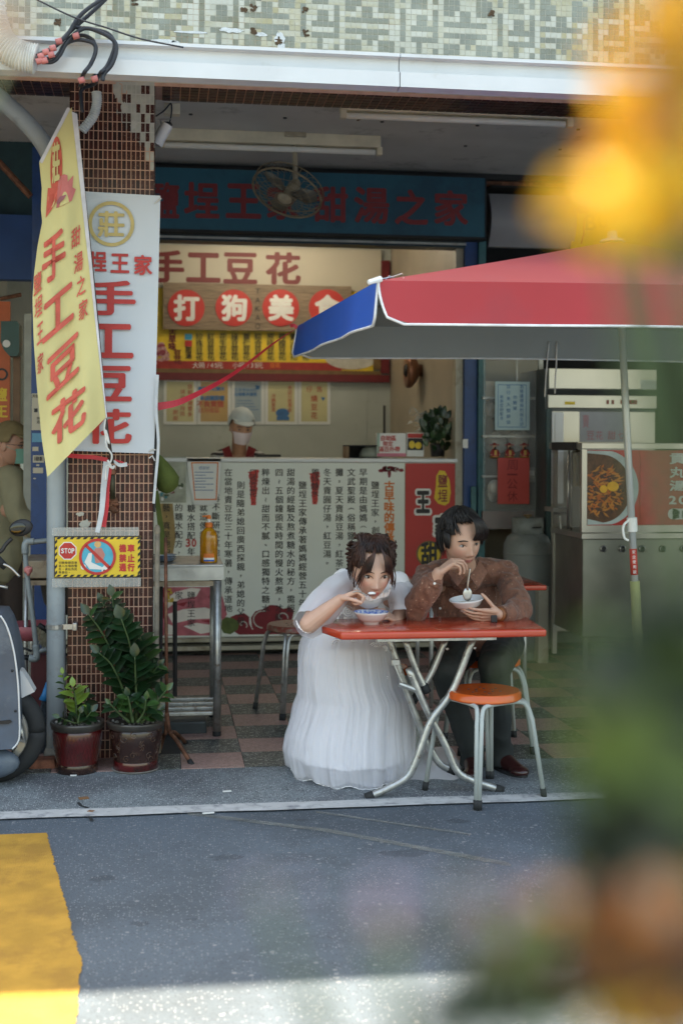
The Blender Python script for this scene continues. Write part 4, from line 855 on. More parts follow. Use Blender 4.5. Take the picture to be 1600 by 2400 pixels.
b = MB(); b.lathe([(.0, 0), (.09, .0), (.13, .06), (.15, .16), (.15, .17)], (x0+.22, 7.1, z2-.17), 24); part('bowl', b, M('dark sink bowl', (.06, .055, .05), .4, .3), t, True)
m_pvc = M('grey pvc pipe', (.22, .25, .26), .45)
t = thing('water_pipe', 'thin grey plastic water pipe with a red rag knotted on it beside the drain pipe', 'pipe', tuple(aty(80, 1535, 6.45)))
b = MB(); b.tube(crv(Pp([(120, 1266), (80, 1270), (64, 1272), (60, 1284), (60, 1310), (66, 1370), (76, 1440), (83, 1500), (85, 1530)], 6.45), 6), .0125, 12); part('pipe', b, m_pvc, t, True)
b = MB(); b.tube(crv(Pp([(80, 1269), (65, 1270), (59, 1278), (59, 1298)], 6.45), 6), .017, 12); part('elbow', b, m_pvc, t, True); b = MB(); b.tube(crv(Pp([(84, 1512), (86, 1532), (84, 1543), (68, 1543)], 6.45), 6), .018, 12); b.tube(Pp([(84, 1528), (112, 1522)], 6.45), .012, 10); part('elbow', b, m_pvc, t, True)
b = MB(); b.tube(Pp([(68, 1542), (42, 1540)], 6.45), .013, 10); b.tube(Pp([(50, 1540), (50, 1518)], 6.45), .012, 10); b.tube(Pp([(44, 1518), (62, 1521), (74, 1527)], 6.44), .006, 8); part('tap', b, m_black, t, True)
b = MB(); b.ell(aty(66, 1336, 6.44), (.022, .02, .02), 10); b.tube(Pp([(66, 1336), (76, 1330)], 6.43), [.012, .004], 8); b.tube(Pp([(66, 1336), (67, 1349)], 6.43), [.012, .008], 8); part('rag', b, m_tape, t, True)
t = thing('hand_brush', 'old hand brush with pale bristles hanging behind the drain pipe', 'brush', tuple(aty(98, 1520, 6.5)))
b = MB(); b.tube(Pp([(90, 1464), (112, 1480)], 6.5), .014, 10); part('back', b, m_black, t, True)
b = MB(); random.seed(5)
for k in range(90):
    s = random.random(); p = aty(86+24*s, 1468+14*s, 6.5+random.uniform(-.01, .01)); q = aty(76+34*s+random.uniform(-3, 3), 1492+34*s+random.uniform(-5, 5), 6.5+random.uniform(-.02, .02)); b.tube([p, q], .0014, 3)
part('bristles', b, M('pale bristle', (.45, .41, .30), .8, 0, .3, 60), t, kind='stuff')
t = thing('pink_basin', 'shallow faded pink basin on the ground-floor rack behind the scooter', 'basin', tuple(aty(80, 1490, 6.8)))
b = MB(); c = aty(82, 1484, 6.85); b.lathe([(0, -.02), (.08, -.02), (.14, .05), (.145, .05), (.085, -.03), (0, -.03)], c, 24, cap=False); part('basin', b, M('faded pink plastic', (.38, .10, .12), .5), t, True)
b = MB(); b.box(aty(72, 1530, 6.9).x, aty(125, 1530, 6.9).x, 6.9, 7.15, .0, aty(90, 1535, 6.9).z, 0, .01); solo('maroon_bin', b, M('maroon plastic', (.085, .018, .022), .5), 'dark maroon plastic tub behind the drain pipe under the pink basin', 'tub')
t = thing('broom', 'upturned broom with grey bristles and a blue collar behind the drain pipe', 'broom', tuple(aty(100, 1785, 6.45)))
b = MB(); b.tube(Pp([(104, 1641), (107, 1626), (112, 1600)], 6.45), [.028, .018, .01], 12); part('collar', b, M('blue plastic', (.02, .22, .50), .4), t, True)
b = MB()
for k in range(150):
    s = random.random(); p = aty(98+12*s, 1640, 6.45+random.uniform(-.02, .02)); q = aty(82+36*s+random.uniform(-3, 3), 1765+random.uniform(0, 25), 6.45+random.uniform(-.04, .04)); mdl = (p+q)/2+Vector((random.uniform(-.006, .006), 0, 0)); b.tube([p, mdl, q], .0013, 3)
part('bristles', b, M('grey bristle', (.12, .14, .16), .8, 0, .3, 60), t, kind='stuff')
b = MB(); random.seed(12); c = atz(98, 1806, .0); b.box(c.x-.06, c.x+.065, 6.12, 6.2, .0, .048, 0, .008)
for i, p in enumerate(b.v): b.v[i] = (p[0]+noise.noise(Vector(p)*20)*.012, p[1], p[2]+noise.noise(Vector(p)*15+Vector((5, 0, 0)))*.01)
solo('brick', b, M('worn red brick', (.25, .10, .065), .9, 0, .3, 25, .6, 60), 'worn red brick lying between the scooter wheel and the plant pot', 'brick')
# steel prep table ----------------------------------------------------------
YT = 6.69; zt = aty(450, 1324, YT).z; zl = aty(450, 1360, YT).z; xr = aty(524, 1340, YT).x; xl = xr-.62
t = thing('prep_table', 'old stainless prep table with slatted lower shelf to the right of the tiled pillar', 'table', (xr-.3, YT+.3, 0))
b = MB(); b.box(xl, xr, YT, YT+.55, zt-.012, zt, 0, .003); b.box(xl, xr, YT, YT+.006, zl, zt-.012); b.box(xr-.006, xr, YT+.006, YT+.55, zl, zt-.012); b.box(xl, xr, YT+.544, YT+.55, zl, zt-.012); part('top', b, m_steel_dull, t)
b = MB(); b.box(xl+.03, xr-.04, YT+.02, YT+.035, aty(450, 1375, YT).z, zl-.006); b.box(xr-.04, xr-.02, YT+.05, YT+.5, zl-.03, zl-.006); part('apron', b, m_old, t)
for x, y in ((xr-.03, YT+.02), (xr-.03, YT+.5), (xl+.05, YT+.02), (xl+.05, YT+.5)):
    b = MB(); b.tube([(x, y, .03), (x, y, zl-.005)], .021, 14); lg = part('leg', b, m_galv, t, True)
    b = MB(); b.lathe([(.014, 0), (.022, .005), (.022, .03), (.016, .034)], (x, y, 0), 12); part('foot', b, m_rubber, lg, True)
zs = aty(450, 1672, YT+.02).z
for k in range(4):
    b = MB(); y = YT+.04+k*.125; b.box(xl+.05, xr-.03, y, y+.035, zs-.018, zs, 0, .003); part('slat', b, m_galv, t)
for x in (xl+.05, xr-.03): b = MB(); b.box(x-.01, x+.01, YT+.02, YT+.5, zs-.03, zs-.019); part('side_rail', b, m_rust, t)
b = MB(); b.box(xl+.12, xr-.08, YT+.08, YT+.5, .0, .07, 0, .01); solo('dark_crate', b, M('dark grey plastic', (.03, .04, .045), .5), 'flat dark tray on the floor under the steel prep table', 'tray')
m_bowlw = M('white glazed bowl', (.68, .69, .70), .18, 0, .03, 5, coat=.5); m_bowlb = M('pale blue glaze', (.32, .42, .55), .2, 0, .1, 30, coat=.5); m_bluept = M('blue bowl pattern', (.02, .10, .45), .25, 0, .3, 40)
c = aty(386, 1321, YT+.18); c.z = zt
for k in range(3):
    b = MB(); z = c.z+k*.0115; b.lathe([(.02, 0), (.04, .002), (.062, .014), (.064, .0155), (.06, .0155), (.04, .006), (.0, .005)], (c.x, c.y, z+.001), 28)
    solo('plate', b, [m_bowlb], ('lowest', 'middle', 'topmost, blue patterned')[k]+' plate of the small stack on the steel prep table', 'plate', 'plates stacked on the steel prep table', smooth=True)
b = MB(); random.seed(4)
c2 = aty(489, 1320, YT+.12); c2.z = zt
t = thing('soap_bottle', 'amber pump bottle with orange pump head standing on the steel prep table', 'bottle', tuple(c2))
m_amber = M('amber liquid plastic', (.62, .25, .015), .12, 0, .2, 20, coat=.6, trans=.35, dirt=(.70, .40, .02), dsc=14)
b = MB(); b.lathe([(.0, 0), (.043, 0), (.0455, .006), (.0455, .13), (.041, .155), (.026, .176), (.017, .182), (.017, .184)], c2, 28, 0, sy=.8); part('body', b, m_amber, t, True)
b = MB(); b.lathe([(.0175, .184), (.02, .186), (.02, .206), (.016, .209), (.01, .211)], c2, 20); b.tube([c2+Vector((0, 0, .229)), c2+Vector((0, 0, .247))], [.014, .010], 12); b.tube([c2+Vector((.006, 0, .243)), c2+Vector((-.034, 0, .241))], [.007, .004], 8); part('pump', b, m_orange, t, 'auto')
b = MB(); b.tube([c2+Vector((0, 0, .208)), c2+Vector((0, 0, .23))], [.009, .005], 10); part('stem', b, m_white, t)
b = MB()
for i in range(9):
    a0 = -2.2+i*.14; a1 = a0+.14
    for (z0_, z1_, mi) in ((.01, .018, 2), (.018, .028, 1), (.028, .05, 0)):
        b.quad(*[c2+Vector((.0462*cos(a), .0372*sin(a), z)) for a, z in ((a0, z0_), (a1, z0_), (a1, z1_), (a0, z1_))], mi)
part('sticker', b, [m_orange, m_white, m_bluept], t)
# rusty tripod stand, grey stick, green cloth --------------------------------
t = thing('tripod_stand', 'rusty iron pole on three splayed feet between the plant pot and the prep table', 'stand', tuple(atz(395, 1765, 0)))
a_ = aty(388, 1260, 6.28); bq = aty(391, 1700, 6.28)
b = MB(); b.tube([a_, bq], .0085, 10); part('pole', b, m_rust, t, True)
for (u, v, yy) in ((448, 1790, 6.18), (372, 1765, 6.2), (436, 1742, 6.5)):
    g = atz(u, v, .008); b = MB(); k1 = bq+Vector((0, 0, .06)); k2 = bq+Vector(((g.x-bq.x)*.12, 0, -.03)); b.tube(crv([k1, k2, bq+(g-bq)*.4, g], 5), .010, 8); lg = part('leg', b, m_rust, t, True)
    b = MB(); d = (g-bq).normalized(); b.tube([g-d*.02, g+d*.012], .0125, 10); part('rubber_foot', b, m_rubber, lg, True)
b = MB(); b.tube(Pp([(369, 1240), (367, 1500), (372, 1765)], 6.25), [.0125]*3, 10); b.ell(aty(369, 1244, 6.25), (.015, .015, .03), 10); solo('grey_stick', b, M('weathered grey wood', (.20, .17, .13), .8, 0, .25, 30, .3), 'weathered grey wooden pole leaning at the right edge of the pillar', 'pole', smooth=True)
b = MB(); b.tube(Pp([(378, 1375), (376, 1640), (398, 1640)], 6.9), .01, 8); b.tube(Pp([(410, 1410), (410, 1632)], 6.95), .012, 8); solo('black_bar', b, m_black, 'upright black bar standing behind the prep table shelf', 'bar')
m_green = M('olive green cloth', (.095, .125, .028), .85, 0, .2, 12, .3, 60)
b = MB(); O = [(368, 1062), (378, 1068), (392, 1082), (408, 1100), (420, 1118), (418, 1138), (405, 1152), (390, 1157), (372, 1150), (362, 1130), (360, 1090)]
c = aty(388, 1112, 6.5); n = len(O); ri = []
for s_, d in ((1, 0), (.8, -.025), (.45, -.045), (.05, -.05)): ri += [aty(388+(u-388)*s_, 1112+(v-1112)*s_, 6.5+d) for u, v in O]
b.add(ri, [(k*n+i, k*n+(i+1) % n, (k+1)*n+(i+1) % n, (k+1)*n+i) for k in range(3) for i in range(n)]+[tuple(3*n+i for i in range(n))])
ribbon(b, [(366, 1150), (372, 1200), (378, 1250), (378, 1300)], (.02, .035), 6.5)
solo('green_cloth', b, m_green, 'olive green cloth bag hanging behind the right edge of the pillar', 'bag', smooth=True)
b = MB(); ribbon(b, [(369, 878), (366, 960), (371, 1040), (364, 1130), (360, 1180)], (.014, .012), 6.24, 0); solo('white_strip', b, [m_ribw], 'thin pale strip of ribbon hanging down the right edge of the white banner', 'ribbon')
b = MB(); b.tube(crv(Pp([(366, 900), (367, 990), (363, 1080), (362, 1200)], 6.3), 6), .006, 6); solo('dark_cable', b, m_black, 'dark cable running down the right edge of the pillar', 'cable')
b = MB(); ribbon(b, [aty(369, 953, 6.3), aty(430, 938, 6.33), aty(540, 880, 6.45), aty(640, 805, 6.6), aty(696, 768, 6.7)], (.038, .006), 0, 0, 1.3)
ribbon(b, [aty(696, 768, 6.7), aty(688, 762, 6.7), aty(680, 764, 6.69)], .018, 0)
solo('red_ribbon', b, m_ribr, 'long twisted red ribbon stretched from the pillar to the blue corner of the umbrella', 'ribbon')
# litter ----------------------------------------------------------------------
m_leafd = M('dry leaf', (.22, .11, .05), .8)
def litter(u, v, a, w_, h_, m, nm, lab, z=.006):
    c = atz(u, v, z); b = MB(); pts = [c+Vector((cos(a)*x-sin(a)*y, sin(a)*x+cos(a)*y, 0)) for x, y in ((-w_, -h_), (w_, -h_), (w_, h_), (-w_, h_))]; b.prism(pts, (0, 0, .004)); solo(nm, b, m, lab, nm.replace('_', ' '))
litter(532, 1856, .1, .018, .006, m_paper, 'paper_scrap', 'tiny white paper scrap on the stone apron left of the white dress')
litter(172, 1819, .0, .014, .006, m_paper, 'paper_scrap', 'tiny white scrap on the ground below the left plant pot')
litter(488, 1907, .15, .024, .006, m_paper, 'paper_scrap', 'tiny white scrap lying on the white road line')
litter(196, 1872, .3, .02, .014, m_leafd, 'dry_leaf', 'brown dry leaf on the stone apron beside a crack')
litter(213, 1903, -.4, .012, .01, m_leafd, 'dry_leaf', 'small brown dry leaf at the white road line')
m_crack = M('crack', (.02, .022, .024), .9)
b = MB(); P = [atz(u, v, .0058) for u, v in ((183, 1881), (190, 1889), (203, 1893), (212, 1901), (209, 1912), (216, 1924))]
for i in range(len(P)-1): d = Vector((.006, .004, 0)); b.quad(P[i]-d, P[i]+d, P[i+1]+d, P[i+1]-d)
solo('crack', b, m_crack, kind='structure')
# ================================================================== UMBRELLA
m_ured = M('red umbrella cloth', (.36, .022, .028), .6, 0, .05, 3, .03, 200, sheen=.12, dirt=(.32, .026, .034), dsc=1.5, dth=.5)
m_ublue = M('blue umbrella cloth', (.015, .10, .48), .5, 0, .06, 3, .03, 200)
m_ugrey = M('silver umbrella lining', (.26, .285, .28), .6, .1, .04, 3)
m_utrim = M('white piping', (.68, .70, .72), .6)
NL = aty(886, 657, 4.78); FL = aty(697, 764, 6.72); ZE = NL.z
NR_ = Vector((3.36, 4.78, ZE+.0)); FR = Vector((3.42, 6.72, FL.z)); AP = Vector((2.06, 5.78, ZE+.335))
t = thing('parasol', 'big square market parasol with red and blue panels, grey lining and white piping', 'parasol', (2.16, 5.76, 0))
def panel(A, B_, name, mat, drop, out, sag=-.028, w0=0, w1=0):
    n, k = 26, 14; b = MB(); lin = MB()
    def top(s, q):
        e = A.lerp(B_, s); p = AP.lerp(e, q); edge = sin(pi*s)
        p = p+Vector((0, 0, -sag*sin(pi*q)*.9*(.25+.75*edge)))-(out*.02*edge*q); p.z += .012*edge*q
        return p
    def val(s, q):
        e = top(s, 1); d = drop*(1-.16*(1 if s < .02 or s > .98 else 0)); rip = .008*sin(s*17+1)*q
        return e+out*(.018*q+rip)+Vector((0, 0, -d*q))+(B_-A).normalized()*((w0*(1-s)-w1*s)*q*q)
    off = lambda p: p-Vector((0, 0, .0022))-out*.002
    b.grid(top, n, k); b.grid(lambda s, q: val(s, q), n, 8)
    o = part(name, b, mat, t, True)
    lin.grid(lambda s, q: off(top(s, q)), n, k); lin.grid(lambda s, q: off(val(s, q)), n, 8); part('lining', lin, m_ugrey, o, True)
    tr = MB(); tr.tube([val(0, i/7) for i in range(8)]+[val(i/40, 1) for i in range(1, 40)]+[val(1, 1-i/7) for i in range(8)], .0055, 6); part('piping', tr, m_utrim, o, True)
    return top, val
panel(NL, NR_, 'front_panel', m_ured, .165, Vector((0, -1, 0)), .02, .03, 0)
panel(FL, NL, 'side_panel', m_ublue, .165, Vector((-1, 0, 0)), .02)
panel(FR, FL, 'back_panel', m_ured, .165, Vector((0, 1, 0)), .02)
panel(NR_, FR, 'side_panel', m_ublue, .165, Vector((1, 0, 0)), .02)
b = MB(); p0 = aty(1455, 742, 5.76); p1 = aty(1487, 1362, 5.76); dd = (p0-p1).normalized(); foot = p1-dd*(p1.z/dd.z)
b.tube([p1-dd*.1, p0+dd*(AP.z-.02-p0.z)/dd.z*1.0], .0165, 16); part('pole', b, M('pale aluminium pole', (.52, .53, .53), .3, .25, .03), t, True)
b = MB(); b.tube([p1, foot+dd*.06], .0225, 16); part('lower_pole', b, M('yellow pole sleeve', (.30, .31, .13), .5, 0, .1), t, True)
b = MB(); q0 = p0-dd*.05; b.tube([q0, p0+dd*.1], .0195, 16); part('runner', b, m_cream, t, True)
b = MB(); q = aty(1481, 1250-22, 5.76); b.tube([q+dd*.03, q-dd*.035], .0235, 14); b.tube(crv([q+Vector((-.02, -.01, .02)), q+Vector((-.05, -.02, -.01)), q+Vector((-.045, -.02, -.06)), q+Vector((-.025, -.02, -.075))], 5), .006, 8); part('hook_clamp', b, m_white, t, 'auto')
b = MB(); q1 = aty(1483, 1286, 5.76); q2 = aty(1486, 1347, 5.76); b.tube([q1, q2], .0172, 16); part('red_label', b, m_red, t, True)
b = MB(); 
for k in range(5): put(b, '安全使用說'[k], q1.lerp(q2, .12+.19*k)+Vector((-.004, -.0178, 0)), X3, Z3, .017, 0, .01)
part('label_lettering', b, m_white, t)
for A in (NL, NR_, FL, FR):
    b = MB(); b.tube([AP-Vector((0, 0, .03)), A-Vector((0, 0, .012))], .006, 8); part('rib', b, m_galv, t, True)
    b = MB(); m_ = AP.lerp(A, .5)-Vector((0, 0, .03)); b.tube([Vector((p0.x, p0.y, p0.z))+dd*.03, m_], .005, 8); part('strut', b, m_galv, t, True)
b = MB(); b.tube([NL+Vector((-.04, -.02, -.01)), NL+Vector((.01, 0, .006))], [.009, .012], 8); part('corner_cap', b, m_utrim, t)
b = MB(); Q = [(868, 655), (905, 648), (930, 640), (935, 650), (905, 660), (890, 668), (920, 655), (900, 645), (885, 660)]; b.tube([aty(u+12, v+3, 4.83+.002*i)+Vector((0, 0, .004)) for i, (u, v) in enumerate(Q)], .0012, 4); part('stitching', b, m_utrim, t)
b = MB(); b.lathe([(.06, 0), (.05, .012), (.025, .016), (.022, .05), (.0, .054)], AP+Vector((0, 0, -.004)), 20); part('finial', b, m_white, t, 'auto')
b = MB(); b.lathe([(.17, 0), (.18, .02), (.17, .08), (.05, .10), (.04, .16), (.0, .16)], Vector((foot.x, foot.y, 0)), 28); part('weight_base', b, m_conc, t, 'auto')
for u, dy in ((1283, 0), (1305, .02)):
    b = MB(); a = aty(u+(3 if u < 1300 else 0), 800, 6.70); P = crv([a, aty(u-2, 860, 6.7), aty(u-4, 880, 6.7), aty(u-7+(2 if u > 1300 else 0), 930-(8 if u > 1300 else 0), 6.7)], 5); b.tube(P, .0045, 6); part('cord', b, m_rope, t, True)
# ================================================================== TABLE
m_tred = M('red table laminate', (.46, .048, .020), .22, 0, .06, 4, .02, coat=.5, dirt=(.42, .06, .04), dsc=9, dth=.6)
zT = aty(1040, 1479, 5.27).z
xa, xb = aty(799, 1479, 5.27).x, aty(1281, 1479, 5.27).x; xc = aty(757, 1460, 5.5).x
t = thing('folding_table', 'red topped folding table with crossed chrome tube legs where the couple eats', 'table', ((xa+xb)/2, 5.5, 0))
import bmesh as _bme
def rounded(pts, z0, z1, bev):
    bm = _bme.new(); vs = [bm.verts.new((x, y, z0)) for x, y in pts]; f = bm.faces.new(vs); r = _bme.ops.extrude_face_region(bm, geom=[f])
    for v in [v for v in r['geom'] if isinstance(v, _bme.types.BMVert)]: v.co.z = z1
    _bme.ops.recalc_face_normals(bm, faces=bm.faces[:]); _bme.ops.bevel(bm, geom=bm.edges[:], offset=bev, segments=3, affect='EDGES', profile=.5)
    bm.verts.ensure_lookup_table(); b = MB(); b.add([v.co.copy() for v in bm.verts], [[v.index for v in f.verts] for f in bm.faces]); bm.free(); return b
YT0, YT1 = 5.27, 5.70
b = rounded([(xa, YT0), (xb, YT0), (xb+.03, YT1), (xc+.02, YT1), (xc-.01, YT0+.2)], zT-.032, zT, .009); part('tabletop', b, m_tred, t, 'auto')
b = MB(); b.box(xa+.16, xb-.2, YT0+.06, YT0+.09, zT-.05, zT-.034); b.box(xa+.16, xb-.2, YT1-.09, YT1-.06, zT-.05, zT-.034); part('under_rail', b, m_galv, t)
def leg(pts, Y, r=.0155):
    P = crv([aty(u, v, Y) for u, v in pts], 7); b = MB(); b.tube(P, r, 12); lg = part('leg', b, m_galv, t, True)
    d = (P[-1]-P[-2]).normalized(); b = MB(); b.tube([P[-1]-d*.025, P[-1]+d*.012], .019, 12); part('rubber_foot', b, m_rubber, lg, True)
    b = MB(); b.ell(aty(pts[0][0]+3, pts[0][1]+18, Y)-Vector((0, .0155, 0)), (.007, .004, .007), 8); part('rivet', b, m_steel, lg, True)
    return lg
leg([(1107, 1500), (1060, 1618), (1010, 1690), (980, 1770), (955, 1820), (905, 1850), (862, 1868)], 5.47)
leg([(957, 1567), (1000, 1665), (1040, 1740), (1066, 1800), (1095, 1825), (1172, 1852)], 5.50)
leg([(950, 1502), (975, 1570), (998, 1618)], 5.53, .0135); leg([(1043, 1502), (1010, 1580), (970, 1640)], 5.60, .0135)
leg([(912, 1500), (928, 1548), (960, 1640), (1000, 1740), (1030, 1790), (1062, 1806)], 5.56)
b = MB(); b.tube(Pp([(935, 1603), (975, 1618)], 5.5), .012, 10); b.box(*[aty(917, 1550, 5.5).x, aty(936, 1550, 5.5).x], 5.49, 5.51, aty(925, 1560, 5.5).z, aty(925, 1546, 5.5).z, 0, .003); b.tube(Pp([(922, 1556), (942, 1600)], 5.49), .004, 6); part('hinge', b, m_galv, t)
# ================================================================== STOOLS
def stool(x, y, rz, seat_m, leg_m, lab, H_=.452, group=None, r=.158):
    t = thing('stool', lab, 'stool', (x, y, 0), group); t.rotation_euler = (0, 0, 0)
    def W(px, py, pz): return Vector((x+px*cos(rz)-py*sin(rz), y+px*sin(rz)+py*cos(rz), pz))
    b = MB(); b.lathe([(0, H_-.004), (.10, H_-.003), (.135, H_), (r-.008, H_), (r, H_-.008), (r+.002, H_-.03), (r-.004, H_-.036), (r-.02, H_-.03), (.0, H_-.03)], (x, y, 0), 40, cap=False); s_ = part('seat', b, seat_m, t, 'auto')
    b = MB()
    for k in range(6):
        for q in (.04, .07): a = k*pi/3+q*8; b.lathe([(.006, H_-.0035), (.006, H_-.002)], (x+cos(a)*q, y+sin(a)*q, 0), 8)
    part('vent_hole', b, m_black, s_)
    for k in range(4):
        a = k*pi/2; R_ = Matrix.Rotation(a, 3, 'Z'); P = []
        for px, py, pz in ((-.205, -.185, .012), (-.160, -.152, H_-.12), (-.142, -.138, H_-.065), (-.108, -.128, H_-.042), (0, -.125, H_-.038), (.108, -.128, H_-.042), (.142, -.138, H_-.065), (.160, -.152, H_-.12), (.205, -.185, .012)):
            p = R_ @ Vector((px*.86, py, pz)); P.append(W(*p))
        b = MB(); Q = [P[0]]+crv(P[1:-1], 5)+[P[-1]]; b.tube(Q, .0095, 10); lg = part('leg', b, leg_m, t, True)
        for pe, pn in ((P[0], P[1]), (P[-1], P[-2])):
            d = (pe-pn).normalized(); b = MB(); b.tube([pe-d*.03, pe+d*.008], .0125, 10); part('rubber_foot', b, m_rubber, lg, True)
    return t
m_oseat = M('orange plastic seat', (.62, .105, .018), .25, 0, .05, 10, .02, coat=.3); m_gleg = M('pale grey enamel tube', (.42, .46, .45), .35, 0, .05, 10, dirt=(.30, .28, .24), dsc=30, dth=.66)
c = atz(1127, 1835, 0)
stool(c.x-.035, 5.47, R(25), m_oseat, m_gleg, 'orange round-seated stool with pale grey tube legs standing in front of the red table')
c = atz(690, 1655, 0)
stool(c.x+.0, 7.28, R(20), M('worn red brown seat', (.20, .035, .022), .4, 0, .1, 10, dirt=(.20, .14, .10), dsc=30, dth=.5), m_galv, 'worn brown red stool on the chequered floor behind the bride', .50, r=.175)
stool(1.02, 6.12, 0, m_oseat, m_gleg, 'stool hidden under the skirt of the woman in white')
stool(1.62, 6.32, 0, m_oseat, m_gleg, 'stool under the man in the brown shirt')
# ================================================================== BOWLS AND SPOONS
def bowl(c, r, h, lab, tilt=None, inner=None, n=36):
    t = thing('bowl', lab, 'bowl', tuple(c)); Mx = tilt or Matrix.Identity(3)
    b = MB(); b.lathe([(r*.44, 0), (r*.44, .010), (r*.52, .013), (r*.74, h*.48), (r*.90, h*.84), (r, h), (r*.985, h+.002), (r*.9, h*.93), (r*.68, h*.5), (r*.4, .02), (0, .018)], c, n, 0, Mx); part('body', b, m_bowlw, t, True)
    b = MB(); b.lathe([(r*.985, h+.0028), (r*.9, h*.93+.0012), (r*.74, h*.6+.0012)], c, n, 0, Mx, cap=False); part('rim_pattern', b, inner or m_bowlw, t, True)
    b = MB(); b.lathe([(0, h*.62), (r*.76, h*.62)], c, 24, 0, Mx, cap=False); part('soup', b, M('bean curd soup', (.62, .58, .48), .15, 0, .1, 40), t, True)
    return t
m_rimp = M('blue white pattern', (.60, .64, .70), .2, 0, 0, 90, col2=(.02, .10, .45))
c = aty(869.5, 1463, 5.50); c.z = zT+.0005
bowl(c, .0765, .052, 'white bowl with blue inner rim standing on the red table under the woman\'s chin', None, m_rimp)
# ================================================================== RIGHT SHOP
YR = 9.35
m_ssfr = M('brushed steel', (.42, .41, .37), .3, .85, .06, 3, .03)
m_ssd = M('smoky steel', (.20, .21, .18), .35, .85, .25, 2.5, .1)
t = thing('awning_board', 'blank rolled awning cover beside the teal name board', 'awning', tuple(aty(1240, 560, YR)))
b = MB(); x0, x1, z0_, z1_ = rect(1144, 456, 1342, 580, YR); n = 12
pr = [(YR+.05, z0_)]+[(YR-.10*sin(pi*i/n), z0_+(z1_-z0_)*i/n) for i in range(n+1)]+[(YR+.05, z1_)]
b.prism([(x0, y, z) for y, z in pr], (x1-x0, 0, 0)); part('cover', b, M('grey awning cover', (.30, .30, .32), .5, 0, .05, 3), t, 'auto')
b = MB(); b.box(x0-.3, x1+4, YR-.02, YR+.05, aty(1240, 436, YR).z, aty(1240, 428, YR).z); part('rail', b, m_rust, t)
t = thing('yellow_sign', 'bright yellow shop sign with a red flower and brown letters above the parasol', 'sign', tuple(aty(1390, 560, YR)))
b = MB(); x0, x1, z0_, z1_ = rect(1338, 462, 1900, 590, YR-.02); b.box(x0, x1, YR-.04, YR, z0_, z1_); part('board', b, m_yel, t)
b = MB(); line(b, 'Bu', 1385, 520, 46, YR-.043, 0, .02, .6); part('lettering', b, m_rust, t)
b = MB(); 
for k in range(7): disc(b, 1366+cos(k)*11, 489+sin(k)*6, 7, YR-.042-k*.0003, .001, 0, 14, 5)
b.tube(crv(Pp([(1378, 492), (1370, 515), (1368, 545), (1362, 570)], YR-.043), 6), .006, 6); part('printed_flower', b, m_red, t)
# glass showcase
m_glass = M('showcase glass', (.8, .85, .85), .05, 0, 0, alpha=.12, spec=.8)
YG = 9.2
t = thing('glass_showcase', 'glazed side showcase next to the teal post with bowls and bags on its shelves', 'showcase', tuple(aty(1200, 1200, YG)))
b = MB(); bx(b, 1132, 800, 1268, 1240, YG, .006); part('pane', b, m_glass, t)
b = MB(); bx(b, 1130, 1198, 1300, 1240, YG+.03, .4); part('base', b, M('brown red case base', (.09, .03, .03), .5), t)
b = MB(); bx(b, 1262, 790, 1272, 1240, YG-.01, .03); bx(b, 1210, 790, 1213, 940, YG+.1, .02); part('frame', b, m_steel_dull, t)
for v in (1020, 1114, 930): b = MB(); bx(b, 1130, v, 1266, v+5, YG+.03, .35); part('shelf', b, m_steel_dull, t)
b = MB(); bx(b, 1130, 800, 1270, 1200, YG+.42, .01, 0); part('back', b, M('olive back wall', (.15, .14, .10), .7, 0, .15, 3), t)
m_bag = M('cloudy plastic bag', (.50, .50, .46), .3, 0, .15, 15, .4, alpha=.75)
random.seed(31)
for (u, v, r, lab) in ((1145, 905, 30, 'white paper carton on the top shelf of the showcase'),):
    b = MB(); bx(b, 1132, 893, 1160, 930, YG+.1, .1, 0, .004); solo('carton', b, m_cream, lab, 'carton')
for (u, v, w_, h_, lab) in ((1150, 958, 20, 22, 'crumpled cloudy bag on the second shelf behind the pale blue notice'), (1160, 1040, 26, 24, 'cloudy plastic bag standing at the left behind the three figurines'), (1215, 1030, 24, 26, 'cloudy plastic bag behind the rightmost figurines')):
    b = MB(); b.ell(aty(u, v, YG+.2), ((aty(u+w_, v, YG)-aty(u, v, YG)).x, .08, h_/330), 18)
    for i, p in enumerate(b.v): q = Vector(p); q += Vector((noise.noise(q*25), noise.noise(q*25+Vector((9, 0, 0))), noise.noise(q*25+Vector((0, 9, 0)))))*.03; b.v[i] = tuple(q)
    solo('plastic_bag', b, m_bag, lab, 'bag', smooth=True)
m_pbowl = M('white paper bowl', (.55, .55, .50), .5)
for k, (u, v, tlt, lab) in enumerate(((1152, 1142, .2, 'white bowl seen edge on, left behind the red paper sheet'), (1243, 1112, -.1, 'white bowl standing on edge right of the red paper sheet'), (1143, 1150, .6, 'white bowl lying tilted at the lower left of the showcase'))):
    b = MB(); Mx = Matrix.Rotation(pi/2, 3, 'X') @ Matrix.Rotation(tlt, 3, 'Y'); c = aty(u, v if k < 2 else 1158, YG+.06+.03*k); b.lathe([(0, .0), (.035, .0), (.055, .05), (.057, .05), (.0, .052)], c, 24, 0, Mx, cap=False); solo('paper_bowl', b, m_pbowl, lab, 'bowl', 'bowls in the showcase', smooth=True)
t = thing('notice', 'pale blue notice with four black columns hung on the showcase glass', 'notice', tuple(aty(1200, 1008, YG-.02)))
b = MB(); bx(b, 1160, 894, 1241, 1008, YG-.03, .006); part('sheet', b, M('pale blue card', (.38, .52, .55), .5, 0, .03), t)
b = MB(); 
for u0, v0, u1, v1 in ((1166, 901, 1233, 902.4), (1166, 1000, 1233, 1001.4), (1166, 902, 1167.2, 1000), (1232, 902, 1233, 1000)): bx(b, u0, v0, u1, v1, YG-.031, .001)
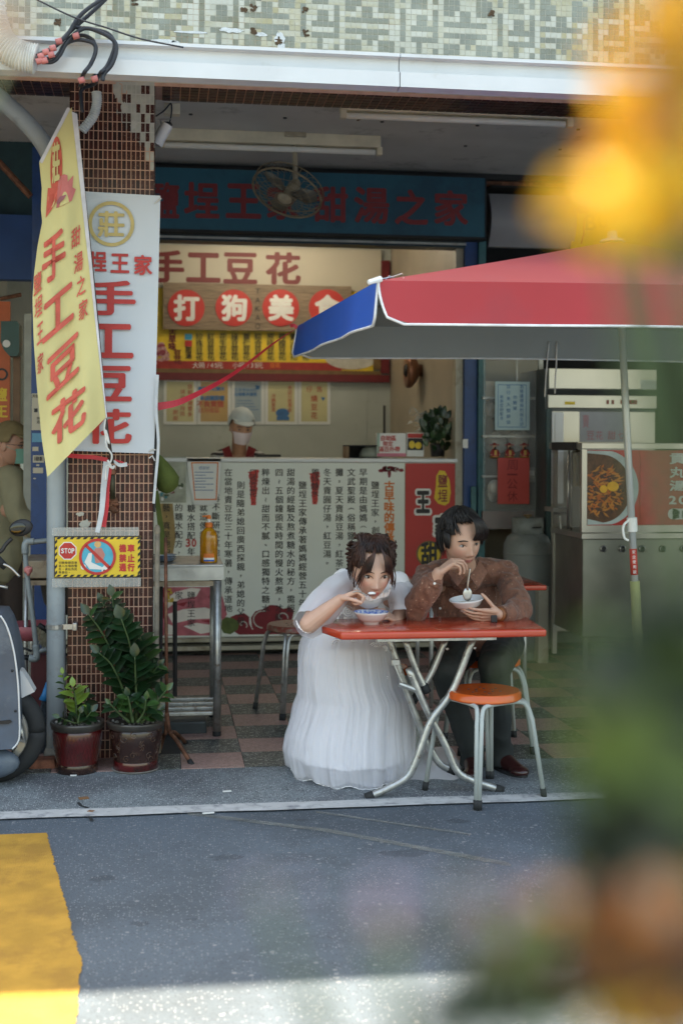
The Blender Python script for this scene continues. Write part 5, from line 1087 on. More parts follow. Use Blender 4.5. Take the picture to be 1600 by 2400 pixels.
colm(b, 1222, 906, '為維護環境的衛生請', 11, 9, YG-.033, 0, 0); colm(b, 1206, 931, '勿觸摸', 13, 9, YG-.033, 0, 0); colm(b, 1191, 906, '自行夾入塑膠袋', 14, 9, YG-.033, 0, 0); colm(b, 1175, 930, '謝謝您的配合', 10, 8, YG-.033, 0, 0)
part('writing', b, m_tblue, t)
t = thing('red_sheet', 'plain red paper sheet with faint brushed writing under the three figurines', 'notice', tuple(aty(1203, 1180, YG-.02)))
b = MB(); bx(b, 1166, 1073, 1240, 1181, YG-.03, .004); part('sheet', b, M('red paper', (.50, .07, .06), .6, 0, .03), t)
b = MB(); 
for ch, v in (('周', 1090), ('一', 1112), ('公', 1134), ('休', 1163)): box4(b, ch, 1188, v-12 if ch != '一' else v-2, 1212, v+12 if ch != '一' else v+2, YG-.032, 0, 0)
part('writing', b, m_dkred, t)
# three figurines in red and gold
m_fred2 = M('figurine red', (.32, .03, .03), .35, 0, .1); m_fgold = M('figurine gold', (.45, .28, .08), .35, .4); m_fskin = M('figurine face', (.50, .30, .20), .5)
lab3 = ('leftmost', 'middle', 'rightmost')
for k, u in enumerate((1158.5, 1193, 1228)):
    c = aty(u, 1073, YG-.015); c.z += .0
    t = thing('figurine', lab3[k]+' of the three small red and gold robed figurines above the red sheet', 'figurine', tuple(c), 'figurines above the red sheet')
    s = .9
    b = MB(); b.lathe([(0, 0), (.034*s, .0), (.036*s, .012), (.026*s, .05), (.014*s, .066), (0, .07)], c, 16); b.cap(c+Vector((-.018, -.01, .05)), .011, c+Vector((-.028, -.02, .028)), .009, 8); b.cap(c+Vector((.018, -.01, .05)), .011, c+Vector((.028, -.02, .028)), .009, 8); part('robe', b, m_fred2, t, True)
    b = MB(); b.ell(c+Vector((0, -.004, .082)), (.0155, .015, .017), 12); b.ell(c+Vector((.03, -.024, .024)), .006, 8); b.ell(c+Vector((-.03, -.024, .024)), .006, 8); part('head', b, m_fskin, t, True)
    b = MB(); b.lathe([(.018, .092), (.024, .096), (.012, .104), (.0, .112)], c, 12); b.box(c.x-.034, c.x-.02, c.y-.004, c.y+.004, c.z+.09, c.z+.098); b.box(c.x+.02, c.x+.034, c.y-.004, c.y+.004, c.z+.09, c.z+.098); part('hat', b, m_fred2, t)
    b = MB(); b.box(c.x-.009, c.x+.009, c.y-.03, c.y-.02, c.z+.02, c.z+.055); b.lathe([(.031, .002), (.0375, .004), (.034, .012)], c, 16, cap=False); part('trim', b, m_fgold, t)
    b = MB(); b.ell(c+Vector((0, -.016, .070)), (.009, .006, .014), 8); part('beard', b, m_ink, t, True)
# beige wall patch, gas cylinder -------------------------------------------
b = MB(); x0, x1, z0_, z1_ = rect(1130, 1200, 1262, 1560, 9.7); b.box(x0, x1+.1, 9.7, 9.75, 0, 1.3); solo('beige_wall', b, m_beige, kind='structure')
m_gas = M('grey cylinder paint', (.185, .205, .20), .42, 0, .08, 5, .02, dirt=(.12, .13, .12), dsc=6, dth=.6)
cg = atz(1243, 1548, 0); cg = Vector((cg.x, 8.95, 0)); s = .175
t = thing('gas_cylinder', 'tall grey gas cylinder with collar guard behind the man in brown', 'gas cylinder', tuple(cg))
hz = aty(1240, 1282, 8.8).z
b = MB(); b.lathe([(0, .03), (.12, .035), (.165, .08), (.172, .14), (.172, hz-.06), (.174, hz-.058), (.174, hz-.052), (.172, hz-.05), (.168, hz+.01), (.145, hz+.06), (.10, hz+.095), (.05, hz+.11), (0, hz+.112)], cg, 36); part('tank', b, m_gas, t, 'auto')
b = MB(); b.lathe([(.14, 0), (.14, .06), (.15, .06), (.15, 0)], cg, 30, cap=False); part('foot_ring', b, m_gas, t)
zc0 = hz+.055; zc1 = aty(1240, 1216, 8.8).z; b = MB(); n = 40; P = []
for i in range(n):
    a = 2*pi*i/n
    for z in (zc0, zc0+.07, zc1-.06, zc1): P.append(cg+Vector((.112*cos(a), .112*sin(a), z)))
fs = []
for i in range(n):
    a = (2*pi*(i+.5)/n) % (2*pi); front = abs(a-(1.5*pi+.42)) < .36; fs_ = ((i+1) % n)*4
    for k in range(3):
        if k == 1 and front: continue
        fs.append((i*4+k, fs_+k, fs_+k+1, i*4+k+1))
b.add(P, fs); o = part('collar', b, m_gas, t, True); md = o.modifiers.new('th', 'SOLIDIFY'); md.thickness = .006
b = MB(); b.lathe([(.03, hz+.1), (.03, hz+.15), (.014, hz+.16), (.014, hz+.2), (.03, hz+.205), (.03, hz+.22)], cg, 14); part('valve', b, m_gold, t, 'auto')
# second red table behind the man
t = thing('side_table', 'second red table glimpsed behind the brown shirt, in front of the gas cylinder', 'table', (2.05, 7.4, 0))
zz = aty(1260, 1372, 7.2).z; xr_ = aty(1281, 1375, 7.2).x
b = rounded([(xr_-.75, 7.2), (xr_, 7.2), (xr_-.0, 7.8), (xr_-.75, 7.8)], zz-.03, zz, .007); part('tabletop', b, m_tred, t, 'auto')
for x, y in ((xr_-.1, 7.3), (xr_-.65, 7.3), (xr_-.1, 7.7), (xr_-.65, 7.7)): b = MB(); b.tube([(x, y, 0), (x, y, zz-.03)], .013, 8); part('leg', b, m_galv, t, True)
# steel refrigerator --------------------------------------------------------
YF = 8.95
t = thing('refrigerator', 'tall stainless refrigerator with red indicator lights behind the food cart', 'refrigerator', tuple(aty(1410, 1400, YF)))
def fx(u0, v0, u1, v1, Y, d, m, nm, bv=0, **k): b = MB(); bx(b, u0, v0, u1, v1, Y, d, 0, bv); return part(nm, b, m, t, **k)
x0 = aty(1280, 900, YF).x; x1 = aty(1538, 900, YF).x
b = MB(); b.box(x0, x1, YF+.03, YF+.75, .1, aty(1400, 864, YF).z); part('cabinet', b, M('dark fridge side', (.09, .10, .10), .4, .4), t)
fx(1286, 864, 1538, 912, YF, .03, m_ssfr, 'top_panel', .004); fx(1284, 926, 1538, 957, YF, .03, m_ssfr, 'control_panel', .004)
fx(1284, 914, 1538, 925, YF+.015, .02, m_dark, 'vent')
fx(1292, 963, 1534, 1480, YF, .03, m_ssfr, 'door', .006); fx(1280, 958, 1291, 1480, YF-.005, .04, M('dark teal edge', (.04, .075, .075), .5), 'edge')
fx(1293, 965, 1299, 1180, YF-.02, .02, m_alu, 'handle'); fx(1300, 966, 1320, 1180, YF-.006, .006, m_alu, 'trim'); fx(1323, 941, 1347, 948, YF-.002, .002, m_yel, 'sticker'); fx(1502, 890, 1537, 912, YF-.002, .002, m_lam, 'sticker')
m_disp = M('red switch', (.20, .01, .01), .3)
for u in (1421, 1433): fx(u, 937, u+6, 947, YF-.003, .003, m_disp, 'switch')
fx(1454, 937, 1493, 947, YF-.003, .003, m_disp, 'display')
b = MB(); disc(b, 1482, 941, 2.2, YF-.004, .001); g_ = part('indicator_lamp', b, m_green, t)
fx(1358, 965, 1462, 1036, YF-.003, .003, M('grey blue note sheet', (.33, .34, .37), .5, 0, .04), 'note_sheet')
b = MB(); 
for ch, r in (('賣', (1365, 972, 1380, 1002)), ('豆', (1374, 1010, 1392, 1030)), ('花', (1396, 1010, 1412, 1030)), ('甜', (1424, 1010, 1442, 1030)), ('七', (1448, 1010, 1460, 1028))): box4(b, ch, *r, YF-.0045, 0, 0)
part('note_writing', b, M('faint pink marker', (.42, .17, .2), .6), t)
# food cart -----------------------------------------------------------------
YK = 7.9
t = thing('food_cart', 'stainless food cart with a printed noodle bowl and a red price panel', 'cart', tuple(aty(1480, 1600, YK)+Vector((0, 0, -.0))))
def kx(u0, v0, u1, v1, Y, d, m, nm, bv=0, **k): b = MB(); bx(b, u0, v0, u1, v1, Y, d, 0, bv); return part(nm, b, m, t, **k)
xk0 = aty(1365, 1300, YK).x; xk1 = aty(1700, 1300, YK).x; zk = lambda v: aty(1450, v, YK).z
kx(1363, 1038, 1700, 1053, YK-.01, .7, m_ssfr, 'top_frame', .004); kx(1363, 1053, 1375, 1245, YK, .03, m_ssfr, 'side_frame'); kx(1363, 1231, 1700, 1247, YK-.005, .04, m_ssfr, 'lower_frame')
b = MB(); b.box(xk0-.0, xk0+.02, YK+.03, YK+.65, zk(1240), zk(1060)); part('glass_side', b, m_glass, t)
for y in (YK+.62,): b = MB(); b.box(xk0, xk0+.03, y, y+.03, 0.1, zk(1040)); part('post', b, m_ssfr, t)
b = MB(); bx(b, 1376, 1055, 1700, 1231, YK+.01, .01); part('red_panel', b, M('cart red print', (.47, .03, .03), .3, 0, .06, 3, coat=.3), t)
b = MB(); P = []
cx_, cy_ = 1415, 1143
pts = [(1376, 1056)]+[(cx_+cos(a)*81, cy_+sin(a)*88) for a in [-1.35+i*2.7/24 for i in range(25)]]+[(1376, 1230)]
poly(b, pts, YK+.007, .002, 0); pts = [(1376, 1062)]+[(1408+cos(a)*70, 1145+sin(a)*80) for a in [-1.45+i*2.95/24 for i in range(25)]]+[(1376, 1216)]; poly(b, pts, YK+.005, .001, 1)
random.seed(17)
for k in range(190):
    a = random.random()*6.28; r = sqrt(random.random()); u = 1412+cos(a)*r*48; v = 1150+sin(a)*r*58; 
    if u < 1380: continue
    L_ = random.uniform(9, 30); aa = random.uniform(-1.2, 1.2)
    poly(b, [(u-cos(aa)*L_*.5, v-sin(aa)*L_*.5), (u-sin(aa)*2.2, v+cos(aa)*2.6), (u+cos(aa)*L_*.5, v+sin(aa)*L_*.5), (u+sin(aa)*2.4, v-cos(aa)*2.4)], YK+.0045-k*.000015, .0002, random.choice((2, 2, 3, 3, 4)))
disc(b, 1436, 1140, 14, YK+.0012, .0004, 5, 16, 11); disc(b, 1414, 1146, 9, YK+.0011, .0004, 5, 14, 9)
part('noodle_print', b, [M('print bowl rim', (.42, .50, .50), .4), M('print broth', (.10, .045, .02), .4, 0, .3, 30), M('print noodle', (.48, .19, .035), .4), M('print carrot', (.45, .12, .02), .4), M('print mushroom', (.06, .03, .02), .4), M('print yolk', (.70, .38, .03), .4)], t)
b = MB(); bx(b, 1500, 1057, 1568, 1228, YK+.006, .002); part('bright_red_strip', b, M('cart bright red', (.50, .008, .02), .25, coat=.4), t)
b = MB()
for ch, r in (('貢', (1568, 1062, 1606, 1088)), ('丸', (1568, 1094, 1606, 1120)), ('湯', (1568, 1126, 1606, 1151)), ('2', (1566, 1162, 1584, 1182)), ('0', (1589, 1162, 1608, 1182))): box4(b, ch, *r, YK+.003, 0, .035)
bx(b, 1575, 1192, 1640, 1217, YK+.005, .002); disc(b, 1577, 1204.5, 12.5, YK+.005, .002)
part('lettering', b, m_white, t)
b = MB(); box4(b, '營', 1575, 1196, 1592, 1214, YK+.003, 0, .02); box4(b, '業', 1596, 1196, 1612, 1214, YK+.003, 0, .02); part('small_lettering', b, m_ink, t)
b = MB(); x0, x1, z0_, z1_ = rect(1365, 1262, 1720, 1492, YK+.02); b.box(x0, x1, YK+.02, YK+.66, z0_, z1_, 0, .006); part('lower_body', b, m_ssd, t)
kx(1363, 1250, 1700, 1262, YK+.0, .66, m_ssfr, 'shelf')
for u in (1413, 1458, 1504, 1552, 1600):
    c = aty(u, 1286, YK+.02); b = MB(); Mx = Matrix.Rotation(pi/2, 3, 'X'); b.lathe([(.017, 0), (.022, .004), (.022, .012), (.017, .014)], c, 18, 0, Mx, cap=False); k_ = part('vent_ring', b, m_steel, t, True)
    b = MB(); b.lathe([(0, .001), (.017, .001)], c, 18, 0, Mx, cap=False); part('hole', b, m_black, k_)
for u in (1372, 1560): b = MB(); x = aty(u, 1500, YK).x; b.box(x, x+.03, YK+.04, YK+.07, .08, z0_); part('leg', b, m_ssd, t); b = MB(); b.lathe([(.0, -.012), (.035, -.012), (.035, .012), (.0, .012)], (x+.015, YK+.055, .04), 16, 0, None); part('caster', b, m_rubber, t)
b = MB(); c = aty(1350, 1040, YK+.1); b.box(aty(1335, 1040, YK+.2).x, xk0, YK+.1, YK+.6, zk(1056), zk(1036)); part('corner_cap', b, m_black, t)
b = MB(); b.tube(Pp([(1333, 1056), (1330, 1240)], YK+.3), .008, 8); b.tube(Pp([(1340, 1060), (1338, 1245)], YK+.35), .006, 8); part('upright', b, m_steel, t, True)
b = MB(); b.lathe([(.0, 0), (.04, 0), (.045, .02), (.043, .2), (.03, .24), (.0, .25)], aty(1352, 1140, YK+.5), 16); solo('sauce_bottle', b, M('cream plastic bottle', (.30, .27, .18), .5), 'cream bottle standing behind the cart side glass', 'bottle', smooth='auto')
b = MB(); b.tube(Pp([(1312, 1210), (1314, 1240)], 8.4), .009, 8); b.tube(Pp([(1296, 1203), (1328, 1203)], 8.4), .008, 8); b.box(aty(1296, 1200, 8.4).x, aty(1330, 1200, 8.4).x, 8.4, 8.6, aty(1310, 1200, 8.4).z, aty(1310, 1190, 8.4).z); solo('tap_fitting', b, m_steel_dull, 'small steel tap beside the cart in the dark gap', 'tap')
b = MB(); b.box(aty(1262, 1300, 8.7).x, aty(1285, 1300, 8.7).x, 8.7, 8.9, 0, aty(1270, 1375, 8.7).z); solo('white_carton_stack', b, m_cream2, 'pale carton stack right of the gas cylinder', 'cartons')
b = MB(); bx(b, 1130, 640, 1300, 820, 10.4, .05); solo('far_shelf_wall', b, M('dim brown wall', (.10, .085, .06), .8, 0, .3, 3), 'dim brown wall high inside the next shop', 'wall panel')
# ================================================================== PEOPLE
from mathutils.bvhtree import BVHTree
def vcmat(name, rough=.5, sss=.08, bump=.02, bs=300):
    m = bpy.data.materials.new(name); m.use_nodes = True; t = m.node_tree; N = t.nodes; b = N['Principled BSDF']
    a = N.new('ShaderNodeAttribute'); a.attribute_name = 'tone'; t.links.new(a.outputs['Color'], b.inputs['Base Color']); b.inputs['Roughness'].default_value = rough; b.inputs['Specular IOR Level'].default_value = .35
    if sss: b.inputs['Subsurface Weight'].default_value = sss; b.inputs['Subsurface Radius'].default_value = (.012, .005, .003); b.inputs['Subsurface Scale'].default_value = .6
    return m
m_skin = vcmat('skin')
m_hairb = M('black hair', (.012, .010, .010), .52, 0, .3, 60, spec=.5); m_hairr = M('dark brown hair', (.055, .020, .012), .5, 0, .45, 18, spec=.5, col2=(.014, .008, .008))
m_eyew = M('eye white', (.36, .33, .32), .35); m_iris = M('dark iris', (.015, .009, .007), .12, coat=.5)
def head_mesh(sc=1.0, fem=0):
    b = MB(); nu, nv = 72, 60
    def f(i, j):
        th = pi*(.004+.992*j); ph = 2*pi*i; d = Vector((sin(th)*cos(ph), sin(th)*sin(ph), cos(th)))
        x, y, z = d.x*.075, d.y*.094, d.z*.116
        k = max(0, -d.z)
        x *= 1-(.30+.06*fem)*k**1.7
        if d.y < 0: y *= (1-.04*k); y -= .010*k*(1-abs(d.x)); y *= 1-.05*abs(d.z)
        else: y *= 1-.42*k
        if d.y < .2:
            fr = min(1, max(0, (.2-d.y)*1.6)); G = lambda cx, cz, sx, sz: math.exp(-((x-cx)/sx)**2-((z-cz)/sz)**2)
            o = 0
            nz = -.040; o += .021*math.exp(-(x/.0105)**2)*(math.exp(-((z-nz)/.016)**2) if z > nz else math.exp(-((z-nz)/.0075)**2))
            o += .009*math.exp(-(x/.009)**2)*math.exp(-((z+.012)/.022)**2)
            o += .006*(G(.0125, -.043, .006, .006)+G(-.0125, -.043, .006, .006))
            o -= .0095*(G(.032, .000, .016, .011)+G(-.032, .000, .016, .011))
            o += .004*(G(.03, .024, .02, .008)+G(-.03, .024, .02, .008))
            o += .0065*G(0, -.0655, .017, .0045)+.0065*G(0, -.0755, .014, .005)-.004*G(0, -.0705, .02, .0022)
            o += .006*G(0, -.100, .017, .012)-.003*G(0, -.086, .02, .006)
            o += .004*(G(.042, -.035, .018, .02)+G(-.042, -.035, .018, .02))
            y -= o*fr
        return Vector((x, y, z))*sc
    b.grid(f, nu, nv, 0, True)
    for s in (-1, 1):
        Mx = Matrix.Rotation(s*.35, 3, 'Z'); b.ell(Vector((s*.074, .012, -.012))*sc, (.007*sc, .017*sc, .030*sc), 12, 0, Mx)
    return b
def tone(me, fn):
    at = me.color_attributes.new('tone', 'FLOAT_COLOR', 'POINT'); buf = []
    for v in me.vertices: c = fn(v.co, v.normal); buf += [c[0], c[1], c[2], 1]
    at.data.foreach_set('color', buf)
def hand(b, w_, d, n, s=1.0, curl=((50, 60, 35),)*4, thumb=(30, 25), spread=.10, r=.0083, l=None):
    """palm + four unequal fingers + thumb; d finger direction, n side the fingers close to"""
    d = Vector(d).normalized(); n = Vector(n); n = (n-d*n.dot(d)).normalized(); l = (d.cross(n) if l is None else Vector(l)); l = (l-d*l.dot(d)-n*l.dot(n)).normalized()
    w_ = Vector(w_); tips = []
    ln = (.92, 1.0, .95, .76); offs = (.030, .010, -.011, -.030); kn = (.086, .090, .085, .077)
    for i in range(4):
        k = w_+d*kn[i]*s+l*offs[i]*s; root = w_+d*.012*s+l*offs[i]*.55*s
        b.cap(root, .0155*s, k, r*1.28*s, 10)
        if i < 3: k2 = w_+d*kn[i+1]*s+l*offs[i+1]*s; b.cap((root+k)/2, .011*s, (w_+d*.012*s+l*offs[i+1]*.55*s+k2)/2, .011*s, 8)
        a = 0; p = k; rr = r
        dd = (d+l*(offs[i]/.03)*spread).normalized(); c = curl[i % len(curl)]
        for q, seg in enumerate((.043, .027, .021)):
            a += R(c[q]); dr = dd*cos(a)+n*sin(a); p2 = p+dr*seg*ln[i]*s; b.cap(p, rr*s, p2, rr*.88*s, 10); p = p2; rr *= .9
        tips.append(p)
    p = w_+d*.022*s+l*.026*s+n*.008*s; dr = (d*.62+l*.62+n*.45).normalized(); b.cap(w_+d*.01*s+l*.012*s, .015*s, p, .0135*s, 10); rr = .0105; a = 0
    for q, seg in enumerate((.040, .031, .024)):
        p2 = p+dr*seg*s; b.cap(p, rr*s*1.05, p2, rr*.88*s, 10); p = p2; rr *= .9
        if q < 2: a = R(thumb[q]); ax = (n*.55+d*.5-l*.65).normalized(); dr = (dr*cos(a)+ax*sin(a)).normalized()
    return tips, p
def face_bits(t, Mh, hm, brow_m, gaze=(0, 0), lid=.45, browc=1, es=1.0, eh=1.0):
    bv = BVHTree.FromPolygons([Vector(p) for p in hm.v], hm.f)
    def srf(x, z, o=0):
        h = bv.ray_cast(Vector((x, -1, z)), Vector((0, 1, 0)))[0]; return Vector((x, (h.y if h else -.09)-o, z))
    T = lambda p: Mh @ Vector(p)
    for s in (-1, 1):
        c = srf(s*.0315, .0, -.0035); Mx = Mh.to_3x3()
        e = MB(); e.ell(T(c), (.0135*es, .0062, .0056*es*eh), 16, 0, Mx); eo = part('eye', e, m_eyew, t, True)
        e = MB(); e.ell(T(c+Vector((gaze[0], -.0034, gaze[1]))), (.0062*es, .0042, .0062*es), 14, 0, Mx); part('iris', e, m_iris, eo, True)
        e = MB(); P = []
        for k in range(9):
            q = -1+2*k/8; P.append(T(srf(s*.0315+q*.0150*es, .0058*es*eh*(1-q*q)*1.0+.0006-(.0015 if q*s > 0 else .002)*abs(q), .0008)))
        e.tube(P, [.0006, .0013, .0016, .0018, .0018, .0018, .0016, .0013, .0006], 6); part('eyelashes', e, m_hairb, t, True)
        e = MB(); P = []
        for k in range(9):
            q = -1+2*k/8; P.append(T(srf(s*.0315+q*.019, .0215+.0035*(1-q*q)-(.003 if q*s > 0 else 0)*abs(q), .0008)))
        e.tube(P, [.001, .0022*browc, .0026*browc, .0027*browc, .0027*browc, .0026*browc, .0022*browc, .0018*browc, .0008], 6); part('eyebrow', e, brow_m, t, True)
    e = MB(); e.tube([T(srf(x*.001, -.0705-abs(x)*.00012, .0002)) for x in range(-19, 20, 3)], .0008, 5); part('mouth_line', e, M('mouth line', (.12, .03, .03), .5), t, True)
    return srf
def skintone(base, lip, blush, Mi):
    def f(co, no):
        p = Mi @ co; c = Vector(base)
        if abs(p.x) < .1 and abs(p.z) < .13 and p.y < .05 and abs(p.y) < .15:
            L = math.exp(-(p.x/.0185)**4-((p.z+.0705)/.0088)**4) if p.y < -.06 else 0
            B = math.exp(-((abs(p.x)-.045)/.018)**2-((p.z+.030)/.018)**2)*.6+math.exp(-(p.x/.012)**2-((p.z+.045)/.012)**2)*.35
            E = math.exp(-((abs(p.x)-.032)/.018)**2-((p.z-.008)/.010)**2)*.30
            c = c.lerp(Vector(blush), min(1, B)); c = c.lerp(Vector(base)*.62, E*.8); c = c.lerp(Vector(lip), L)
        k = 1+.05*noise.noise(co*40); return c*k
    return f
def hair_locks(b, Mh, n, thmax, off, r, seed, sway=0, r0=(.078, .098, .119), c0=(0, .006, .006), length=1, wob=.006, part_phi=None):
    random.seed(seed)
    for k in range(n):
        ph = 2*pi*random.random(); tm = thmax(ph)*random.uniform(.86, 1.05); o = off*random.uniform(.6, 1.2); pw = random.random()*6
        P = []; t0 = random.uniform(.02, .35)*tm; dph = random.uniform(-.35, .35)+sway*random.uniform(.5, 1.3)
        for q in range(9):
            s_ = q/8; th = t0+(tm-t0)*s_; a = ph+dph*s_*s_
            lift = o*(1-.35*s_)+wob*sin(s_*5+pw)*(.4+s_)
            p = Vector(((r0[0]+lift)*sin(th)*cos(a), (r0[1]+lift)*sin(th)*sin(a), (r0[2]+lift)*cos(th)))+Vector(c0)
            P.append(Mh @ p)
        b.tube(P, [r*.5, r*.9, r, r, r, r*.9, r*.7, r*.45, r*.12], 6, 0, True, .55)
def shell(b, Mh, thf, off, r0=(.078, .098, .119), c0=(0, .006, .006), n=40, k=16):
    def f(i, j):
        ph = 2*pi*i; th = thf(ph)*j+.001; nn = noise.noise(Vector((cos(ph)*3, sin(ph)*3, th*3)))*.004
        return Mh @ (Vector(((r0[0]+off+nn)*sin(th)*cos(ph), (r0[1]+off+nn)*sin(th)*sin(ph), (r0[2]+off+nn)*cos(th)))+Vector(c0))
    b.grid(f, n, k, 0, True)
def MH(c, yaw, pitch, roll, sc=1.0):
    return Matrix.Translation(c) @ Matrix.Rotation(R(yaw), 4, 'Z') @ Matrix.Rotation(R(pitch), 4, 'X') @ Matrix.Rotation(R(roll), 4, 'Y') @ Matrix.Scale(sc, 4)
def folds(me, amp, sc, seed=0, stretch=(1, 1, 1), amp2=0, sc2=40):
    s3 = Vector(stretch)
    def f(co, no):
        q = Vector((co.x*s3.x, co.y*s3.y, co.z*s3.z))*sc+Vector((seed, 0, 0)); v = noise.noise(q+Vector((0, 0, noise.noise(q*.6)*1.2)))
        v = 1-abs(v)*2.4
        return no*(amp*(v-.4)+amp2*noise.noise(co*sc2))
    displace(me, f)
# ------------------------------------------------------------ the man in brown
HM = MH(aty(1081, 1266, 5.66), 13, 12, -6, 1.04)
man = thing('person', 'man in a patterned brown shirt eating from a white bowl he holds, black wavy hair', 'person', (1.62, 6.1, 0))
sk = MB(); hm = head_mesh(); sk.add([HM @ Vector(p) for p in hm.v], hm.f)
nk = HM @ Vector((0, .03, -.06)); nb = aty(1094, 1352, 5.90); sk.cap(nk, .056, nb, .062, 16)
wA = aty(1027, 1343, 5.52); eA = aty(978, 1432, 5.60); sk.cap(eA.lerp(wA, .4), .032, wA, .026, 14)
tA, thA = hand(sk, wA, (.80, -.05, .62), (.62, .1, -.80), .95, ((38, 42, 30), (42, 45, 30), (52, 50, 30), (62, 50, 30)), (10, 12), l=(0, 1, 0))
wB = aty(1170, 1440, 5.54); eB = aty(1226, 1438, 5.66); sk.cap(eB.lerp(wB, .4), .032, wB, .027, 14)
tB, thB = hand(sk, wB, (-.97, -.05, -.02), (-.05, .80, .55), .93, ((10, 20, 14), (10, 20, 12), (12, 20, 12), (14, 22, 14)), (2, 10), spread=.03, l=(-.02, -.5, .85))
chB = aty(1094, 1420, 6.08); sk.cap(nb+Vector((0, .03, -.02)), .045, chB, .06, 14); s1_, s2_ = aty(1008, 1366, 5.96), aty(1178, 1362, 5.97); sk.cap(chB+Vector((0, 0, .04)), .045, s1_, .03, 12); sk.cap(chB+Vector((0, 0, .04)), .045, s2_, .03, 12)
sk.cap(s1_, .034, eA+Vector((.004, .02, .01)), .028, 12); sk.cap(eA+Vector((.004, .02, .01)), .028, eA.lerp(wA, .45), .030, 12); sk.cap(s2_, .034, eB+Vector((-.006, .02, .0)), .028, 12); sk.cap(eB+Vector((-.006, .02, 0)), .028, eB.lerp(wB, .45), .030, 12)
hp_ = Vector((1.6, 6.32, .56)); sk.cap(chB, .08, hp_, .09, 14)
for h__, k__, a__ in ((Vector((1.52, 6.28, .53)), aty(1042, 1568, 5.74), aty(1107, 1778, 5.86)), (Vector((1.68, 6.28, .53)), aty(1158, 1562, 5.76), aty(1176, 1776, 5.88))): sk.cap(hp_, .06, h__, .06, 10); sk.cap(h__, .06, k__, .045, 10); sk.cap(k__, .045, a__, .028, 10)
me = remesh(sk, .0028, 3, 'body'); shift(me, -man.location)
tone(me, skintone((.50, .30, .22), (.40, .15, .13), (.52, .23, .17), HM.inverted() @ Matrix.Translation(man.location)))
part('body', me, m_skin, man)
srf = face_bits(man, HM, hm, m_hairb, (.0015, -.0012), es=.92, browc=1.15)
h = MB()
thm = lambda ph: R(118) if sin(ph) > .2 else (R(70) if abs(cos(ph)) > .82 else R(46))
shell(h, HM, lambda ph: R(112) if sin(ph) > 0 else (R(72) if abs(cos(ph)) > .8 else R(42)), .006)
hair_locks(h, HM, 900, thm, .020, .0036, 3, .25, wob=.008)
random.seed(8)
for k in range(230):                                # fringe swept across the brow to the viewer's right
    s_ = random.random(); x0 = -.004+.04*s_; P = []
    xe = .012+.068*s_+random.uniform(-.008, .008); ze = .020+.012*random.random()-(.012 if s_ > .7 else 0)
    A_ = Vector((x0*.6, -.035, .136)); B2 = Vector((x0+.012, -.092-.014*random.random(), .112)); C2 = Vector(((x0+xe)/2+.01, -.112-.008*random.random(), .068)); D2 = Vector((xe, -.098+(.030 if s_ > .6 else 0)*s_, ze))
    P = crv([HM @ A_, HM @ B2, HM @ C2, HM @ D2], 4); h.tube(P, [.0012+.0021*sin(pi*(i+2)/15.5) for i in range(len(P)-1)]+[.0008], 6, 0, True, .6)
for s in (-1, 1):
    for k in range(12): P = [HM @ Vector((s*(.074+.004*random.random()), -.045+.009*k*.6, .05)), HM @ Vector((s*.080, -.047+.009*k*.6, .01)), HM @ Vector((s*.077, -.044+.009*k*.6, -.018+random.uniform(-.006, .006)))]; h.tube(P, [.006, .005, .001], 5)
part('hair', h, m_hairb, man, True)
# shirt
m_shirt = M('brown patterned shirt', (.19, .080, .050), .8, 0, .18, 25, .15, 400, sheen=.2)
def motif_mat(m):
    t = m.node_tree; N = t.nodes; L = t.links; b = N['Principled BSDF']; src = b.inputs['Base Color'].links[0].from_socket; tc = N.new('ShaderNodeTexCoord')
    def lay(src, sc, lo, hi, col, rnd, fac=1, metric='EUCLIDEAN'):
        v = N.new('ShaderNodeTexVoronoi'); v.inputs['Scale'].default_value = sc; v.inputs['Randomness'].default_value = rnd; v.distance = metric
        nz = N.new('ShaderNodeTexNoise'); nz.inputs['Scale'].default_value = 120; mv = N.new('ShaderNodeVectorMath'); mv.operation = 'MULTIPLY_ADD'; L.new(tc.outputs['Object'], nz.inputs['Vector']); L.new(nz.outputs['Color'], mv.inputs[0]); mv.inputs[1].default_value = (.009, .009, .009); L.new(tc.outputs['Object'], mv.inputs[2]); L.new(mv.outputs[0], v.inputs['Vector'])
        g = N.new('ShaderNodeMath'); g.operation = 'GREATER_THAN'; g.inputs[1].default_value = lo; h = N.new('ShaderNodeMath'); h.operation = 'LESS_THAN'; h.inputs[1].default_value = hi
        L.new(v.outputs['Distance'], g.inputs[0]); L.new(v.outputs['Distance'], h.inputs[0]); mu = N.new('ShaderNodeMath'); mu.operation = 'MULTIPLY'; L.new(g.outputs[0], mu.inputs[0]); L.new(h.outputs[0], mu.inputs[1])
        m2 = N.new('ShaderNodeMath'); m2.operation = 'MULTIPLY'; L.new(mu.outputs[0], m2.inputs[0]); m2.inputs[1].default_value = fac
        mx = N.new('ShaderNodeMixRGB'); L.new(m2.outputs[0], mx.inputs[0]); L.new(src, mx.inputs[1]); mx.inputs[2].default_value = (*col, 1); return mx.outputs[0]
    s = lay(src, 40, .34, .40, (.09, .04, .03), 1, .5); s = lay(s, 62, .0, .22, (.08, .033, .022), 1, .75); s = lay(s, 46, .0, .14, (.48, .33, .24), 1, .8); s = lay(s, 26, .13, .17, (.36, .16, .11), 1, .7)
    L.new(s, b.inputs['Base Color'])
motif_mat(m_shirt)
sb = MB()
shL = aty(1000, 1352, 5.93); shR = aty(1184, 1346, 5.95)
